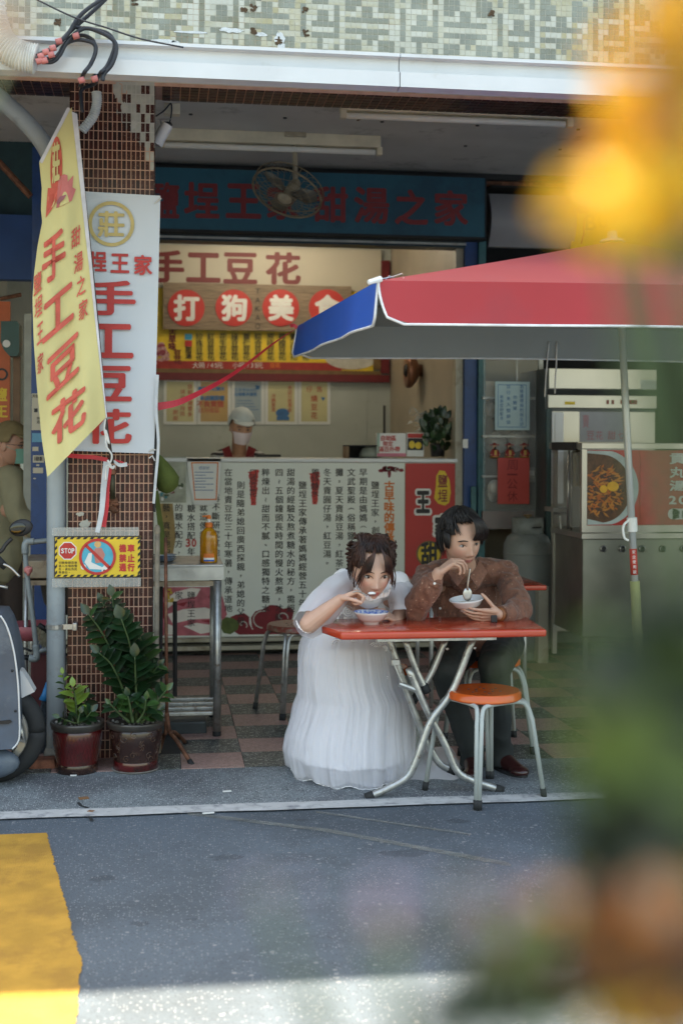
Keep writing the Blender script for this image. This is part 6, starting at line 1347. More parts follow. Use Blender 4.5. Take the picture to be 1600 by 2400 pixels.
sb.ell(aty(1092, 1400, 6.04), (.175, .115, .17), 20); sb.ell(aty(1095, 1350, 5.98), (.15, .10, .066), 16); sb.cap(aty(1094, 1352, 5.90), .075, aty(1090, 1330, 5.86), .068, 16); sb.ell(aty(1100, 1460, 6.12), (.165, .125, .16), 20)
sb.cap(aty(1060, 1336, 5.94), .055, shL, .062, 14); sb.cap(aty(1128, 1334, 5.94), .055, shR, .064, 14)
sb.cap(shL, .056, aty(975, 1420, 5.63), .058, 14); sb.cap(aty(975, 1421, 5.62), .058, aty(1008, 1374, 5.55), .050, 14); sb.ell(aty(976, 1434, 5.62), .050, 14); sb.cap(aty(1008, 1374, 5.55), .045, aty(1017, 1360, 5.535), .037, 14)
sb.cap(shR, .058, aty(1214, 1420, 5.74), .060, 14); sb.cap(aty(1216, 1428, 5.72), .058, aty(1190, 1439, 5.58), .045, 14); sb.cap(aty(1190, 1439, 5.58), .04, aty(1180, 1440, 5.56), .036, 12)
sb.cap(aty(1060, 1495, 6.1), .09, aty(1150, 1495, 6.1), .10, 14)
me = remesh(sb, .0062, 5, 'shirt'); folds(me, .0105, 17, 3, (1, 1, .45), .003, 50); shift(me, -man.location)
part('shirt', me, m_shirt, man)
m_shirt2 = m_shirt
cb = MB()
for s, (a, b_, c, d_) in ((-1, ((1062, 1322), (1052, 1344), (1072, 1374), (1088, 1352))), (1, ((1124, 1314), (1142, 1342), (1120, 1378), (1101, 1352)))):
    P = [aty(*a, 5.80), aty(*b_, 5.80), aty(*c, 5.735), aty(*d_, 5.75)]; cb.prism(P, (0, .006, 0))
part('collar', cb, m_shirt, man)
cf = MB(); d = (aty(1017, 1358, 5.535)-aty(1008, 1374, 5.55)).normalized(); cf.tube([aty(1012, 1366, 5.54), aty(1017, 1358, 5.535)], [.044, .042], 16); d2 = (wB-eB).normalized(); cf.tube([wB-d2*.03, wB-d2*.008], [.041, .039], 16); part('cuff', cf, m_shirt, man, 'auto')
for (u, v, y) in ((1018, 1368, 5.495), (1031, 1426, 5.905), (1087, 1377, 5.90)):
    bb = MB(); bb.ell(aty(u, v, y), (.006, .0025, .006), 10); part('button', bb, m_white, man, True)
wt = MB(); wc = wB-d2*.002; wt.tube([wc-d2*.012, wc+d2*.012], [.031, .031], 20); wo = part('watch_strap', wt, M('tan leather', (.22, .08, .03), .5), man, True)
wt = MB(); q = aty(1158, 1452, 5.50); wt.box(q.x-.015, q.x+.013, q.y-.004, q.y+.008, q.z-.014, q.z+.018, 0, .004); part('watch_case', wt, m_black, wo)
m_pants = M('dark green grey trousers', (.018, .023, .024), .75, 0, .2, 10, .1, 300)
pb = MB(); kL = aty(1042, 1568, 5.72); aL = aty(1107, 1778, 5.86); kR = aty(1158, 1562, 5.74); aR = aty(1176, 1776, 5.88)
hL = Vector((1.50, 6.30, .53)); hR = Vector((1.70, 6.30, .53))
pb.cap(hL, .10, kL, .070, 14); pb.cap(hR, .10, kR, .078, 14); pb.cap(kL, .068, aL, .042, 14); pb.cap(kR, .072, aR, .046, 14); pb.ell(Vector((1.6, 6.34, .56)), (.18, .13, .12), 16); pb.tube([aL+Vector((0, 0, .06)), aL-Vector((0, 0, .035))], [.05, .058], 16); pb.tube([aR+Vector((0, 0, .06)), aR-Vector((0, 0, .035))], [.052, .06], 16)
me = remesh(pb, .007, 4, 'trousers'); folds(me, .006, 9, 7, (1, 1, .5)); shift(me, -man.location); part('trousers', me, m_pants, man)
m_shoe = M('maroon leather', (.032, .008, .008), .3, 0, .15, 20, coat=.4)
for a, yw in ((aL, -.25), (aR, .32)):
    f_ = Vector((sin(yw), -cos(yw), 0)); z0_ = Vector((a.x, a.y, 0)); pb = MB()
    pb.ell(z0_+Vector((0, 0, .055)), (.043, .05, .045), 16); pb.cap(z0_+f_*.03+Vector((0, 0, .045)), .042, z0_+f_*.13+Vector((0, 0, .028)), .030, 16); pb.ell(z0_+f_*.14+Vector((0, 0, .024)), (.044, .055, .026), 16, 0, Matrix.Rotation(yw, 3, 'Z'))
    me = remesh(pb, .005, 4, 'shoe'); shift(me, -man.location); so_ = part('shoe', me, m_shoe, man)
    pb = MB(); n = 24; P = [z0_+f_*.065+Matrix.Rotation(yw, 3, 'Z') @ Vector((.047*cos(2*pi*i/n), .128*sin(2*pi*i/n), .004)) for i in range(n)]; pb.prism(P, (0, 0, .012)); part('sole', pb, m_rubber, so_)
# his bowl and spoon
Bc = aty(1096, 1431, 5.585); Mt = Matrix.Rotation(R(-7), 3, 'Y') @ Matrix.Rotation(R(4), 3, 'X')
bowl(Bc, .078, .052, 'plain white bowl held up in the left hand of the man in brown', Mt)
sp = thing('spoon', 'steel soup spoon dipping into the bowl of the man in brown', 'spoon', tuple(aty(1096, 1400, 5.53)))
P = crv([aty(1101, 1332, 5.515), aty(1098, 1352, 5.515), aty(1095, 1372, 5.52), aty(1095, 1383, 5.525)], 5)
s_ = MB(); s_.tube(P, [.0035+.004*i/len(P) for i in range(len(P))], 8, 0, True, .35); part('handle', s_, m_steel, sp, True)
s_ = MB(); s_.ell(aty(1095, 1393, 5.53), (.021, .006, .030), 18); part('spoon_bowl', s_, m_steel, sp, True)
# ------------------------------------------------------------ the woman in white
WM = MH(aty(872, 1337, 5.50), 3, 15, 1, 1.07)
bri = thing('person', 'woman in a sheer white gown leaning over a bowl with a spoon at her lips', 'person', (.95, 6.0, 0))
sk = MB(); hm = head_mesh(fem=1); sk.add([WM @ Vector(p) for p in hm.v], hm.f)
nk = WM @ Vector((0, .035, -.055)); sk.cap(nk, .046, aty(862, 1392, 5.68), .052, 16)
eW = aty(724, 1463, 5.46); wW = aty(797, 1405, 5.40)
sk.cap(aty(768, 1400, 5.66), .05, eW, .040, 14); sk.cap(eW, .041, eW.lerp(wW, .5), .034, 14); sk.cap(eW.lerp(wW, .5), .034, wW, .0225, 14)
tW, thW = hand(sk, wW, (.90, -.12, .36), (.50, -.35, -.80), .90, ((58, 75, 35), (68, 80, 40), (76, 80, 40), (82, 80, 40)), (22, 20), l=(0, -1, .2))
w2 = aty(928, 1456, 5.64); sk.cap(aty(940, 1430, 5.72), .038, w2, .024, 12)
hand(sk, w2, (-.66, -.42, .45), (-.5, .2, -.55), .88, ((28, 35, 20), (30, 38, 22), (34, 40, 25), (38, 42, 25)), (10, 10), l=(.1, .6, .8))
chB = aty(850, 1440, 5.90); sk.cap(aty(862, 1392, 5.68), .045, chB, .08, 12); sk.cap(chB, .06, aty(812, 1384, 5.72), .032, 10); sk.cap(aty(812, 1384, 5.72), .032, aty(768, 1400, 5.66), .032, 10); sk.cap(chB, .06, aty(928, 1395, 5.76), .03, 10); sk.cap(aty(928, 1395, 5.76), .03, aty(940, 1430, 5.72), .03, 10); sk.cap(chB, .07, Vector((.98, 6.12, .60)), .08, 12)
for dx in (-.12, -.02): sk.cap(Vector((.98, 6.1, .58)), .05, Vector((.96+dx, 5.90, .50)), .045, 10); sk.cap(Vector((.96+dx, 5.90, .50)), .045, Vector((.96+dx, 5.94, .05)), .03, 10)
me = remesh(sk, .0028, 3, 'body'); shift(me, -bri.location)
tone(me, skintone((.56, .345, .265), (.50, .10, .09), (.60, .25, .20), WM.inverted() @ Matrix.Translation(bri.location)))
part('body', me, m_skin, bri)
face_bits(bri, WM, hm, m_hairr, (.001, .0008), es=1.18, browc=.9, eh=1.2)
h = MB(); shell(h, WM, lambda ph: R(110) if sin(ph) > 0 else (R(80) if abs(cos(ph)) > .8 else R(42)), .006)
hair_locks(h, WM, 760, lambda ph: R(112) if sin(ph) > .1 else (R(80) if abs(cos(ph)) > .8 else R(44)), .014, .0031, 5, .1)
random.seed(18)
for k in range(230):                                # thin parted fringe and side strands
    s = -1 if k % 2 else 1; q = .16+.84*random.random(); x0 = s*(.002+.01*q); xe = s*(.020+.058*q)+random.uniform(-.004, .004); ze = .034-.050*q**1.8+random.uniform(-.006, .008)
    if q > .75: ze -= random.uniform(0, .05)
    P = crv([WM @ Vector((x0, -.030, .133)), WM @ Vector((x0+s*.010, -.088, .108)), WM @ Vector(((x0+xe)/2+s*.006, -.107+.012*q, .072)), WM @ Vector((xe, -.101+.045*q*q, ze))], 4)
    h.tube(P, [.0008+.0013*sin(pi*(i+2)/15.5) for i in range(len(P)-1)]+[.0004], 6, 0, True, .5)
for k in range(150):                                # twisted buns and braid at the sides of the crown
    s = -1 if k % 2 else 1; a = random.random()*6.28; c = Vector((s*(.064+.022*random.random()), .022+.03*random.random(), .040+.06*random.random()-.045*(k % 3 == 0))); r_ = random.uniform(.008, .022)
    P = [WM @ (c+Vector((cos(a+i*.9)*r_, sin(a+i*.9)*r_*.8, (i-2)*.006))) for i in range(6)]; h.tube(P, [.0015, .0042, .005, .0048, .0035, .001], 6)
for k in range(80):
    s = random.uniform(-1, 1); P = [WM @ Vector((s*.06, -.01+.05*random.random(), .112)), WM @ Vector((s*.06+.02*random.uniform(-1, 1), .02+.03*random.random(), .128+.014*random.random())), WM @ Vector((s*.04+.04*random.uniform(-1, 1), .06, .112))]; h.tube(crv(P, 4), [.002]+[.005]*7+[.001], 6)
for s in (-1, 1):
    for k in range(5): z1 = -.035-.03*random.random(); P = crv([WM @ Vector((s*.076, -.05, .03)), WM @ Vector((s*.083, -.058, -.005)), WM @ Vector((s*(.078+.006*random.random()), -.056, z1))], 4); h.tube(P, [.0025]*(len(P)-1)+[.0005], 5)
part('hair', h, m_hairr, bri, True)
m_gown = M('white gown cloth', (.80, .79, .80), .7, 0, .03, 6, .05, 200, sheen=.4); m_sheer = M('sheer white organza', (.78, .78, .83), .6, 0, .02, 6, alpha=.62, sheen=.5); m_tulle = M('translucent tulle', (.80, .80, .86), .7, 0, .02, 6, alpha=.36, sheen=.4)
gb = MB(); s1 = aty(806, 1364, 5.76); s2 = aty(932, 1368, 5.76)
gb.ell(aty(866, 1425, 5.86), (.145, .10, .125), 20); gb.cap(aty(852, 1385, 5.78), .055, s1, .06, 14); gb.cap(aty(880, 1385, 5.78), .055, s2, .056, 14); gb.cap(aty(850, 1450, 5.92), .13, aty(835, 1500, 6.06), .15, 18); gb.ell(aty(866, 1378, 5.72), (.075, .05, .045), 14)
gb.cap(aty(830, 1520, 6.10), .17, aty(832, 1520, 5.95), .15, 18)
me = remesh(gb, .007, 4, 'bodice'); folds(me, .004, 14, 9, (1, 1, .6)); shift(me, -bri.location); part('bodice', me, m_gown, bri)
def puff(name, C, Rr, seed):
    P = crv(C, 7); n = len(P); b = MB(); vs = []; up = Vector((0, 1, 0)); k = 34
    for i, p in enumerate(P):
        d = (P[min(i+1, n-1)]-P[max(i-1, 0)]).normalized(); x = d.cross(up).normalized(); y = x.cross(d); s_ = i/(n-1)*(len(Rr)-1); j = min(int(s_), len(Rr)-2); r = Rr[j]+(Rr[j+1]-Rr[j])*(s_-j)
        for a in range(k):
            an = 2*pi*a/k; rr = r*(1+.05*sin(an*7+seed+i*.15)+.05*noise.noise(Vector((cos(an)*2, sin(an)*2, i*.25+seed)))); vs.append(p+x*cos(an)*rr+y*sin(an)*rr)
    b.add(vs, [(i*k+a, i*k+(a+1) % k, (i+1)*k+(a+1) % k, (i+1)*k+a) for i in range(n-1) for a in range(k)]); return part(name, b, m_sheer, bri, True)
puff('sleeve', [aty(818, 1356, 5.74), aty(790, 1382, 5.69), aty(757, 1420, 5.61), aty(735, 1448, 5.55), aty(722, 1464, 5.50)], [.045, .068, .078, .074, .066], 1)
puff('sleeve', [aty(915, 1372, 5.78), aty(938, 1388, 5.74), aty(947, 1418, 5.68), aty(944, 1446, 5.64)], [.045, .062, .066, .060], 4)
def frill(name, P, dv, amp, per):
    n = len(P); b = MB(); vs = []
    for i, p in enumerate(P):
        d = (P[min(i+1, n-1)]-P[max(i-1, 0)]).normalized(); nn = d.cross(Vector(dv)).normalized()
        for q in (0, .5, 1): vs.append(p+Vector(dv)*q+nn*amp*q*sin(i*per)+Vector((0, 0, .002*sin(i*1.7)*q)))
    b.add(vs, [(3*i+k, 3*i+3+k, 3*i+4+k, 3*i+1+k) for i in range(n-1) for k in (0, 1)]); return part(name, b, m_gown, bri, True)
P = crv([WM @ Vector((-.080, .02, -.030)), WM @ Vector((-.070, -.035, -.085)), aty(842, 1394, 5.50), aty(866, 1408, 5.47), aty(890, 1402, 5.49), WM @ Vector((.070, -.030, -.09)), WM @ Vector((.080, .02, -.040))], 14)
frill('collar_frill', P, (0, -.012, .020), .005, 1.25)
P = crv([aty(694, 1452, 5.52), aty(703, 1468, 5.46), aty(722, 1478, 5.44), aty(740, 1468, 5.44), aty(752, 1446, 5.48)], 12)
frill('sleeve_frill', P, (-.003, -.003, -.010), .0025, 1.1)
cb = MB(); cb.tube([aty(862, 1400, 5.60), aty(866, 1382, 5.56)], [.062, .056], 24); part('high_collar', cb, m_sheer, bri, True)
bk = MB(); bk.tube(crv([WM @ Vector((-.080, .0, -.02)), WM @ Vector((-.076, -.03, -.06)), WM @ Vector((-.055, -.055, -.098))], 6), .0011, 5); part('collar_edge', bk, m_hairb, bri, True)
def rosette(b, c, r, nx=Vector((1, 0, 0)), nz=Vector((0, 0, 1))):
    P = []
    for i in range(44): a = i*.42; q = r*(i/44); P.append(c+nx*cos(a)*q+nz*sin(a)*q+Vector((0, -.002*sin(i), 0)))
    b.tube(P, .0022, 5)
lace = MB(); random.seed(5)
for (u, v, Y, r) in ((815, 1432, 5.735, .030), (840, 1452, 5.745, .024), (822, 1452, 5.742, .018), (850, 1418, 5.745, .015), (800, 1445, 5.74, .014), (905, 1440, 5.75, .02), (925, 1420, 5.755, .016),
                     (790, 1510, 5.775, .028), (812, 1520, 5.765, .020), (830, 1506, 5.765, .018), (772, 1526, 5.79, .018), (890, 1502, 5.76, .020), (876, 1516, 5.755, .022), (902, 1520, 5.77, .014), (895, 1560, 5.75, .014), (905, 1590, 5.74, .012)):
    rosette(lace, aty(u, v, Y), r)
part('lace', lace, M('lace thread', (.66, .65, .68), .7), bri, True)
# skirt
SK = [(742, 905, 1462, 6.02, .12), (724, 914, 1490, 6.0, .20), (712, 916, 1525, 5.98, .25), (706, 924, 1570, 5.97, .27), (705, 934, 1615, 5.97, .275), (709, 950, 1658, 5.97, .285), (694, 956, 1705, 5.97, .30), (680, 959, 1752, 5.96, .31), (675, 960, 1795, 5.95, .32), (681, 958, 1830, 5.94, .33), (690, 955, 1853, 5.93, .335)]
def skf(off, vmax, pl, seed, vmin=0):
    def f(i, j):
        q = (vmin+(vmax-vmin)*j)*(len(SK)-1); k = min(int(q), len(SK)-2); w_ = q-k; w2_ = w_*w_*(3-2*w_)
        uL, uR, v, Y, dp = [SK[k][m]*(1-w_)+SK[k+1][m]*w_ for m in range(5)]
        L_ = aty(uL, v, Y); R_ = aty(uR, v, Y); zz = max(.004, aty((uL+uR)/2, v, Y-dp).z); cx = (L_.x+R_.x)/2; hw = (R_.x-L_.x)/2
        a = 2*pi*i; t_ = q/(len(SK)-1); pr = 1+pl*t_*(.35*sin(a*17+seed+sin(t_*3+a*2)*1.2)+.5*noise.noise(Vector((cos(a)*4, sin(a)*4, t_*1.2+seed)))*1.6)
        pr += .022*noise.noise(Vector((cos(a)*2.2, sin(a)*2.2, t_*7+seed)))*2+pl*.9*min(1, t_*2.2)*(1-abs(noise.noise(Vector((cos(a)*14, sin(a)*14, t_*.8+seed*2))))*3)*.5
        hem = .012*sin(a*9+seed)*max(0, t_-.8)*5
        return Vector((cx+cos(a)*(hw+off)*pr, Y+sin(a)*(dp+off)*pr, max(.003, zz+hem)))
    return f
b = MB(); b.grid(skf(-.018, .84, .05, 2), 150, 60, 0, True); part('skirt_lining', b, m_gown, bri, True)
b = MB(); b.grid(skf(.0, 1, .075, 5), 260, 90, 0, True); part('skirt', b, m_tulle, bri, True)
b = MB(); b.grid(skf(.012, .95, .075, 11, .12), 260, 70, 0, True); part('overskirt', b, m_tulle, bri, True)
hemt = MB(); f_ = skf(.0, 1, .075, 5); hemt.tube([f_(i/180, 1)+Vector((0, 0, .001)) for i in range(181)], .0018, 5); part('hem', hemt, m_gown, bri, True)
tr = MB()
def trf(i, j):
    u = 925+i*160; h_ = (.17*(1-j)**1.5)*(1-i*.75)*(1+.3*sin(i*9+j*3)); c = atz(u, 1800+22*j+6*sin(i*14), 0); c.y = 6.0-.28*j+.015*sin(i*17+j*4); return Vector((c.x+.012*sin(j*8+i*5), c.y, .004+max(0, h_+.008*sin(i*22)*(1-j))))
tr.grid(trf, 60, 16); part('train', tr, m_sheer, bri, True)
sp = thing('spoon', 'thin steel spoon with white bean curd raised to the lips of the woman in white', 'spoon', tuple(aty(872, 1394, 5.37)))
s_ = MB(); P = crv([aty(826, 1388, 5.345), aty(838, 1386, 5.35), aty(850, 1391, 5.355), aty(860, 1396, 5.36)], 5); s_.tube(P, .0024, 7); part('handle', s_, m_steel, sp, True)
c = aty(871, 1392, 5.365)
s_ = MB(); s_.lathe([(0, -.010), (.010, -.008), (.019, -.001), (.0195, 0), (.018, 0), (.009, -.006), (0, -.008)], c, 20, 0, None, 1.05, .7, cap=False); part('spoon_bowl', s_, m_steel, sp, True)
s_ = MB(); s_.ell(c+Vector((0, 0, .002)), (.017, .011, .007), 12); part('bean_curd', s_, m_paper, sp, True)
# ------------------------------------------------------------ the worker behind the counter
def capped(t, Mh, hair_m, cap_m, mask_m, brim=.075, gaze=(0, -.003)):
    h = MB(); hair_locks(h, Mh, 60, lambda ph: R(112) if sin(ph) > -.1 else R(62), .004, .005, 4); part('hair', h, hair_m, t, True)
    c = MB()
    def f(i, j):
        ph = 2*pi*i; th = R(66 if sin(ph) < -.3 else 88)*j+.001; r = .010+.006*sin(th); return Mh @ Vector(((.079+r)*sin(th)*cos(ph), (.099+r)*sin(th)*sin(ph)+.004, (.122+r)*cos(th)+.008))
    c.grid(f, 36, 14, 0, True); c.grid(lambda i, j: Mh @ Vector((-.07+.14*i, -.092-brim*j*(1-(2*i-1)**2*.55)+.045*(2*i-1)**2, .062-.014*j+.006*(1-(2*i-1)**2))), 16, 6); o = part('cap', c, cap_m, t, True); md = o.modifiers.new('th', 'SOLIDIFY'); md.thickness = .003
    k = MB()
    k.grid(lambda i, j: Mh @ Vector(((i-.5)*.140*(1-.28*j), -.118+.055*(2*i-1)**2+.012*abs(j-.45), -.018-.088*j+.006*(1-(2*i-1)**2))), 18, 12); k.tube([Mh @ Vector((-.068, -.066, -.03)), Mh @ Vector((-.078, .0, -.01))], .0015, 5); k.tube([Mh @ Vector((.068, -.066, -.03)), Mh @ Vector((.078, .0, -.01))], .0015, 5)
    part('face_mask', k, mask_m, t, True)
m_stripe = bpy.data.materials.new('striped shirt'); m_stripe.use_nodes = True
def _st():
    t = m_stripe.node_tree; N = t.nodes; w_ = N.new('ShaderNodeTexWave'); w_.bands_direction = 'Z'; w_.inputs['Scale'].default_value = 9; w_.inputs['Distortion'].default_value = 2; tc = N.new('ShaderNodeTexCoord'); t.links.new(tc.outputs['Object'], w_.inputs['Vector'])
    cr = N.new('ShaderNodeValToRGB'); cr.color_ramp.elements[0].position = .6; cr.color_ramp.elements[0].color = (.012, .012, .015, 1); cr.color_ramp.elements[1].position = .68; cr.color_ramp.elements[1].color = (.5, .5, .5, 1); t.links.new(w_.outputs[0], cr.inputs[0]); t.links.new(cr.outputs[0], N['Principled BSDF'].inputs['Base Color'])
_st()
KM = MH(aty(565, 1000, 10.28), 10, 18, 2, 1.12)
wk = thing('person', 'masked worker in a pale cap and maroon apron looking down behind the white counter', 'person', (.6, 10.4, 0))
sk = MB(); hm = head_mesh(fem=1); sk.add([KM @ Vector(p) for p in hm.v], hm.f); sk.cap(KM @ Vector((0, .03, -.06)), .055, aty(560, 1062, 10.4), .06, 14); sk.ell(aty(560, 1072, 10.4), (.10, .06, .05), 14)
me = remesh(sk, .004, 3, 'body'); shift(me, -wk.location); tone(me, skintone((.50, .27, .18), (.30, .1, .08), (.38, .17, .1), KM.inverted() @ Matrix.Translation(wk.location))); part('body', me, m_skin, wk)
face_bits(wk, KM, hm, m_hairb, (0, -.003), es=.9, browc=1.1); capped(wk, KM, m_hairb, M('pale grey cap', (.56, .60, .60), .8, 0, .05), M('pale pink mask', (.72, .62, .66), .8, 0, .03))
sb = MB(); c = aty(558, 1100, 10.45); sb.ell(c+Vector((0, 0, -.12)), (.19, .12, .26), 18); sb.cap(aty(525, 1066, 10.42), .055, aty(507, 1075, 10.42), .06, 12); sb.cap(aty(507, 1078, 10.42), .06, aty(500, 1125, 10.35), .05, 12); sb.cap(aty(590, 1064, 10.42), .05, aty(612, 1078, 10.42), .06, 12); sb.cap(aty(612, 1080, 10.42), .06, aty(625, 1125, 10.32), .05, 12)
me = remesh(sb, .009, 4, 'striped_shirt'); shift(me, -wk.location); part('striped_shirt', me, m_stripe, wk)
for s in (-1, 1):
    b = MB(); P = [aty(560+s*u, v, y) for u, v, y in ((22, 1044, 10.34), (40, 1052, 10.33), (36, 1062, 10.31), (33, 1090, 10.30), (10, 1110, 10.29), (14, 1074, 10.30))]; b.prism(P, (0, .02, 0)); part('apron_strap', b, m_dkred, wk)
b = MB(); c = aty(560, 1110, 10.3); b.box(c.x-.14, c.x+.14, 10.30, 10.32, c.z-.4, c.z+.05, 0, .008); part('apron', b, m_dkred, wk)
# ------------------------------------------------------------ masked man at the left edge
LMx = MH(aty(24, 1042, 8.0), 78, 6, 0, 1.02)
lm = thing('person', 'man in a khaki cap, glasses and pale green mask facing right at the left edge', 'person', tuple(Vector((aty(20, 1200, 8.1).x, 8.1, 0))))
sk = MB(); hm = head_mesh(); sk.add([LMx @ Vector(p) for p in hm.v], hm.f); sk.cap(LMx @ Vector((0, .03, -.06)), .056, aty(8, 1098, 8.08), .065, 14)
hE = aty(58, 1240, 7.9); hW = aty(125, 1262, 7.75); sk.cap(hE, .042, hW, .028, 12); hand(sk, hW, (.95, -.1, -.2), (0, .2, -.9), 1, ((30, 35, 20),)*4, (15, 15))
sk.cap(aty(8, 1098, 8.08), .05, aty(2, 1190, 8.12), .09, 12); sk.cap(aty(2, 1190, 8.12), .06, aty(32, 1200, 7.93), .035, 10); sk.cap(aty(32, 1200, 7.93), .035, hE, .035, 10)
me = remesh(sk, .0036, 3, 'body'); shift(me, -lm.location); tone(me, skintone((.50, .27, .19), (.4, .15, .13), (.52, .22, .16), LMx.inverted() @ Matrix.Translation(lm.location))); part('body', me, m_skin, lm)
face_bits(lm, LMx, hm, m_hairb); capped(lm, LMx, m_hairb, M('khaki cap', (.21, .155, .075), .85, 0, .12, 20), M('pale green mask', (.20, .42, .34), .8, 0, .05, 10), .07)
g = MB()
for s in (-1, 1): g.tube([LMx @ Vector((s*.032+cos(a)*.022, -.108, sin(a)*.016)) for a in [2*pi*i/16 for i in range(17)]], .0018, 5); g.tube([LMx @ Vector((s*.056, -.102, .004)), LMx @ Vector((s*.080, .0, .004))], .0018, 5)
part('glasses', g, m_black, lm)
m_khaki = M('khaki shirt', (.26, .235, .15), .85, 0, .1, 8, .1, 200)
sb = MB(); sb.ell(aty(0, 1190, 8.15), (.19, .15, .26), 18); sb.ell(aty(0, 1300, 8.15), (.185, .15, .2), 16); sb.cap(aty(-40, 1112, 8.2), .075, aty(28, 1118, 8.0), .075, 14); sb.cap(aty(28, 1120, 7.98), .075, aty(40, 1200, 7.92), .068, 14); sb.cap(aty(42, 1205, 7.92), .066, aty(78, 1240, 7.86), .055, 14); sb.cap(aty(-50, 1118, 8.3), .07, aty(-40, 1230, 8.2), .06, 12)
me = remesh(sb, .009, 4, 'shirt'); folds(me, .012, 6, 2, (1, 1, .7)); shift(me, -lm.location); part('shirt', me, m_khaki, lm)
pb = MB(); 
for dx in (-.09, .09): pb.cap(lm.location+Vector((dx-.05, .05, .85)), .10, lm.location+Vector((dx-.05, .05, .08)), .06, 12)
me = remesh(pb, .012, 3, 'trousers'); shift(me, -lm.location); part('trousers', me, M('dark brown trousers', (.035, .022, .018), .8), lm)
pb = MB()
for dx in (-.09, .09): pb.ell(lm.location+Vector((dx-.0, .05, .04)), (.13, .05, .04), 12)
part('shoe', pb, m_black, lm, True)
# ------------------------------------------------------------ seated person at the right edge
rp = thing('person', 'person in a pale grey shirt seated at the right edge, back towards the cart', 'person', (3.15, 7.0, 0))
RM = MH(Vector((3.17, 6.93, 1.27)), 60, 20, 0, 1.0)
sk = MB(); hm = head_mesh(); sk.add([RM @ Vector(p) for p in hm.v], hm.f); sk.cap(RM @ Vector((0, .03, -.06)), .055, Vector((3.16, 7.02, 1.10)), .06, 12)
sk.cap(Vector((3.2, 6.75, .82)), .04, Vector((3.5, 6.6, .80)), .028, 12); hand(sk, (3.5, 6.6, .8), (1, -.1, 0), (0, 0, -1), 1)
sk.cap((3.16, 7.02, 1.10), .05, (3.16, 7.08, .88), .08, 12); sk.cap((3.16, 7.08, .88), .06, (3.05, 6.9, .86), .03, 10); sk.cap((3.05, 6.88, .85), .03, (3.2, 6.75, .82), .035, 10)
me = remesh(sk, .005, 3, 'body'); shift(me, -rp.location); tone(me, skintone((.46, .27, .2), (.4, .15, .13), (.5, .22, .16), RM.inverted() @ Matrix.Translation(rp.location))); part('body', me, m_skin, rp)
face_bits(rp, RM, hm, m_hairb); h = MB(); hair_locks(h, RM, 90, lambda ph: R(115) if sin(ph) > 0 else R(60), .015, .010, 6); part('hair', h, m_hairb, rp, True)
sb = MB(); sb.ell((3.16, 7.08, .88), (.17, .14, .24), 18); sb.ell((3.16, 7.12, .62), (.17, .15, .16), 16); sb.cap((3.05, 7.0, 1.03), .075, (3.04, 6.86, .84), .06, 12); sb.cap((3.04, 6.86, .84), .06, (3.2, 6.76, .82), .052, 12); sb.cap((3.28, 7.1, 1.03), .075, (3.34, 6.95, .84), .06, 12)
me = remesh(sb, .01, 4, 'shirt'); folds(me, .01, 7, 4); shift(me, -rp.location); part('shirt', me, M('pale grey shirt', (.30, .32, .35), .85, 0, .08, 8), rp)
pb = MB()
for dx in (-.1, .1): pb.cap((3.16+dx, 7.1, .54), .09, (3.22+dx, 6.68, .52), .07, 12); pb.cap((3.22+dx, 6.68, .52), .068, (3.22+dx, 6.75, .09), .045, 12)
me = remesh(pb, .01, 3, 'trousers'); shift(me, -rp.location); part('trousers', me, m_pants, rp)
pb = MB()
for dx in (-.1, .1): pb.ell((3.22+dx, 6.68, .035), (.045, .12, .036), 12)
part('shoe', pb, m_black, rp, True)
stool(3.16, 7.12, 0, m_oseat, m_gleg, 'stool under the grey-shirted person at the right edge', .44)
# ================================================================== PLANTS
m_leafdk = M('dark glossy leaf', (.012, .036, .014), .28, 0, .25, 12, .05, 60, coat=.25); m_leafmd = M('mid green leaf', (.030, .075, .020), .3, 0, .2, 12, .05, 60, coat=.2); m_leaflt = M('fresh light leaf', (.17, .27, .045), .35, 0, .15, 12, .05, 60, coat=.2)
m_stem = M('green stem', (.05, .085, .03), .5)
def leafmesh(mat, k=1.0):
    b = MB(); N_ = 8; P = []
    for i in range(N_+1):
        s = i/N_; w_ = .30*sin(pi*min(1, s*1.02))**.75*(1-.35*s)*k; zc = -.16*s*s
        P += [Vector((-w_, s, zc+.10*w_/.3)), Vector((0, s, zc)), Vector((w_, s, zc+.10*w_/.3))]
    b.add(P, [(3*i, 3*i+1, 3*i+4, 3*i+3) for i in range(N_)]+[(3*i+1, 3*i+2, 3*i+5, 3*i+4) for i in range(N_)]); me = b.mesh('leaf', smooth=True); me.materials.append(mat); return me
LM = [leafmesh(m_leafdk, 1.3), leafmesh(m_leafmd, 1.2), leafmesh(m_leaflt, 1.2), leafmesh(m_leafdk, 1.5)]
def leaf(t, p, d, up, L_, k):
    d = Vector(d).normalized(); x = d.cross(Vector(up)).normalized(); z = x.cross(d)
    o = bpy.data.objects.new('leaf', LM[k]); COL.objects.link(o); o.parent = t
    o.matrix_local = Matrix.Translation(Vector(p)-t.location) @ Matrix((x, d, z)).transposed().to_4x4() @ Matrix.Scale(L_, 4)
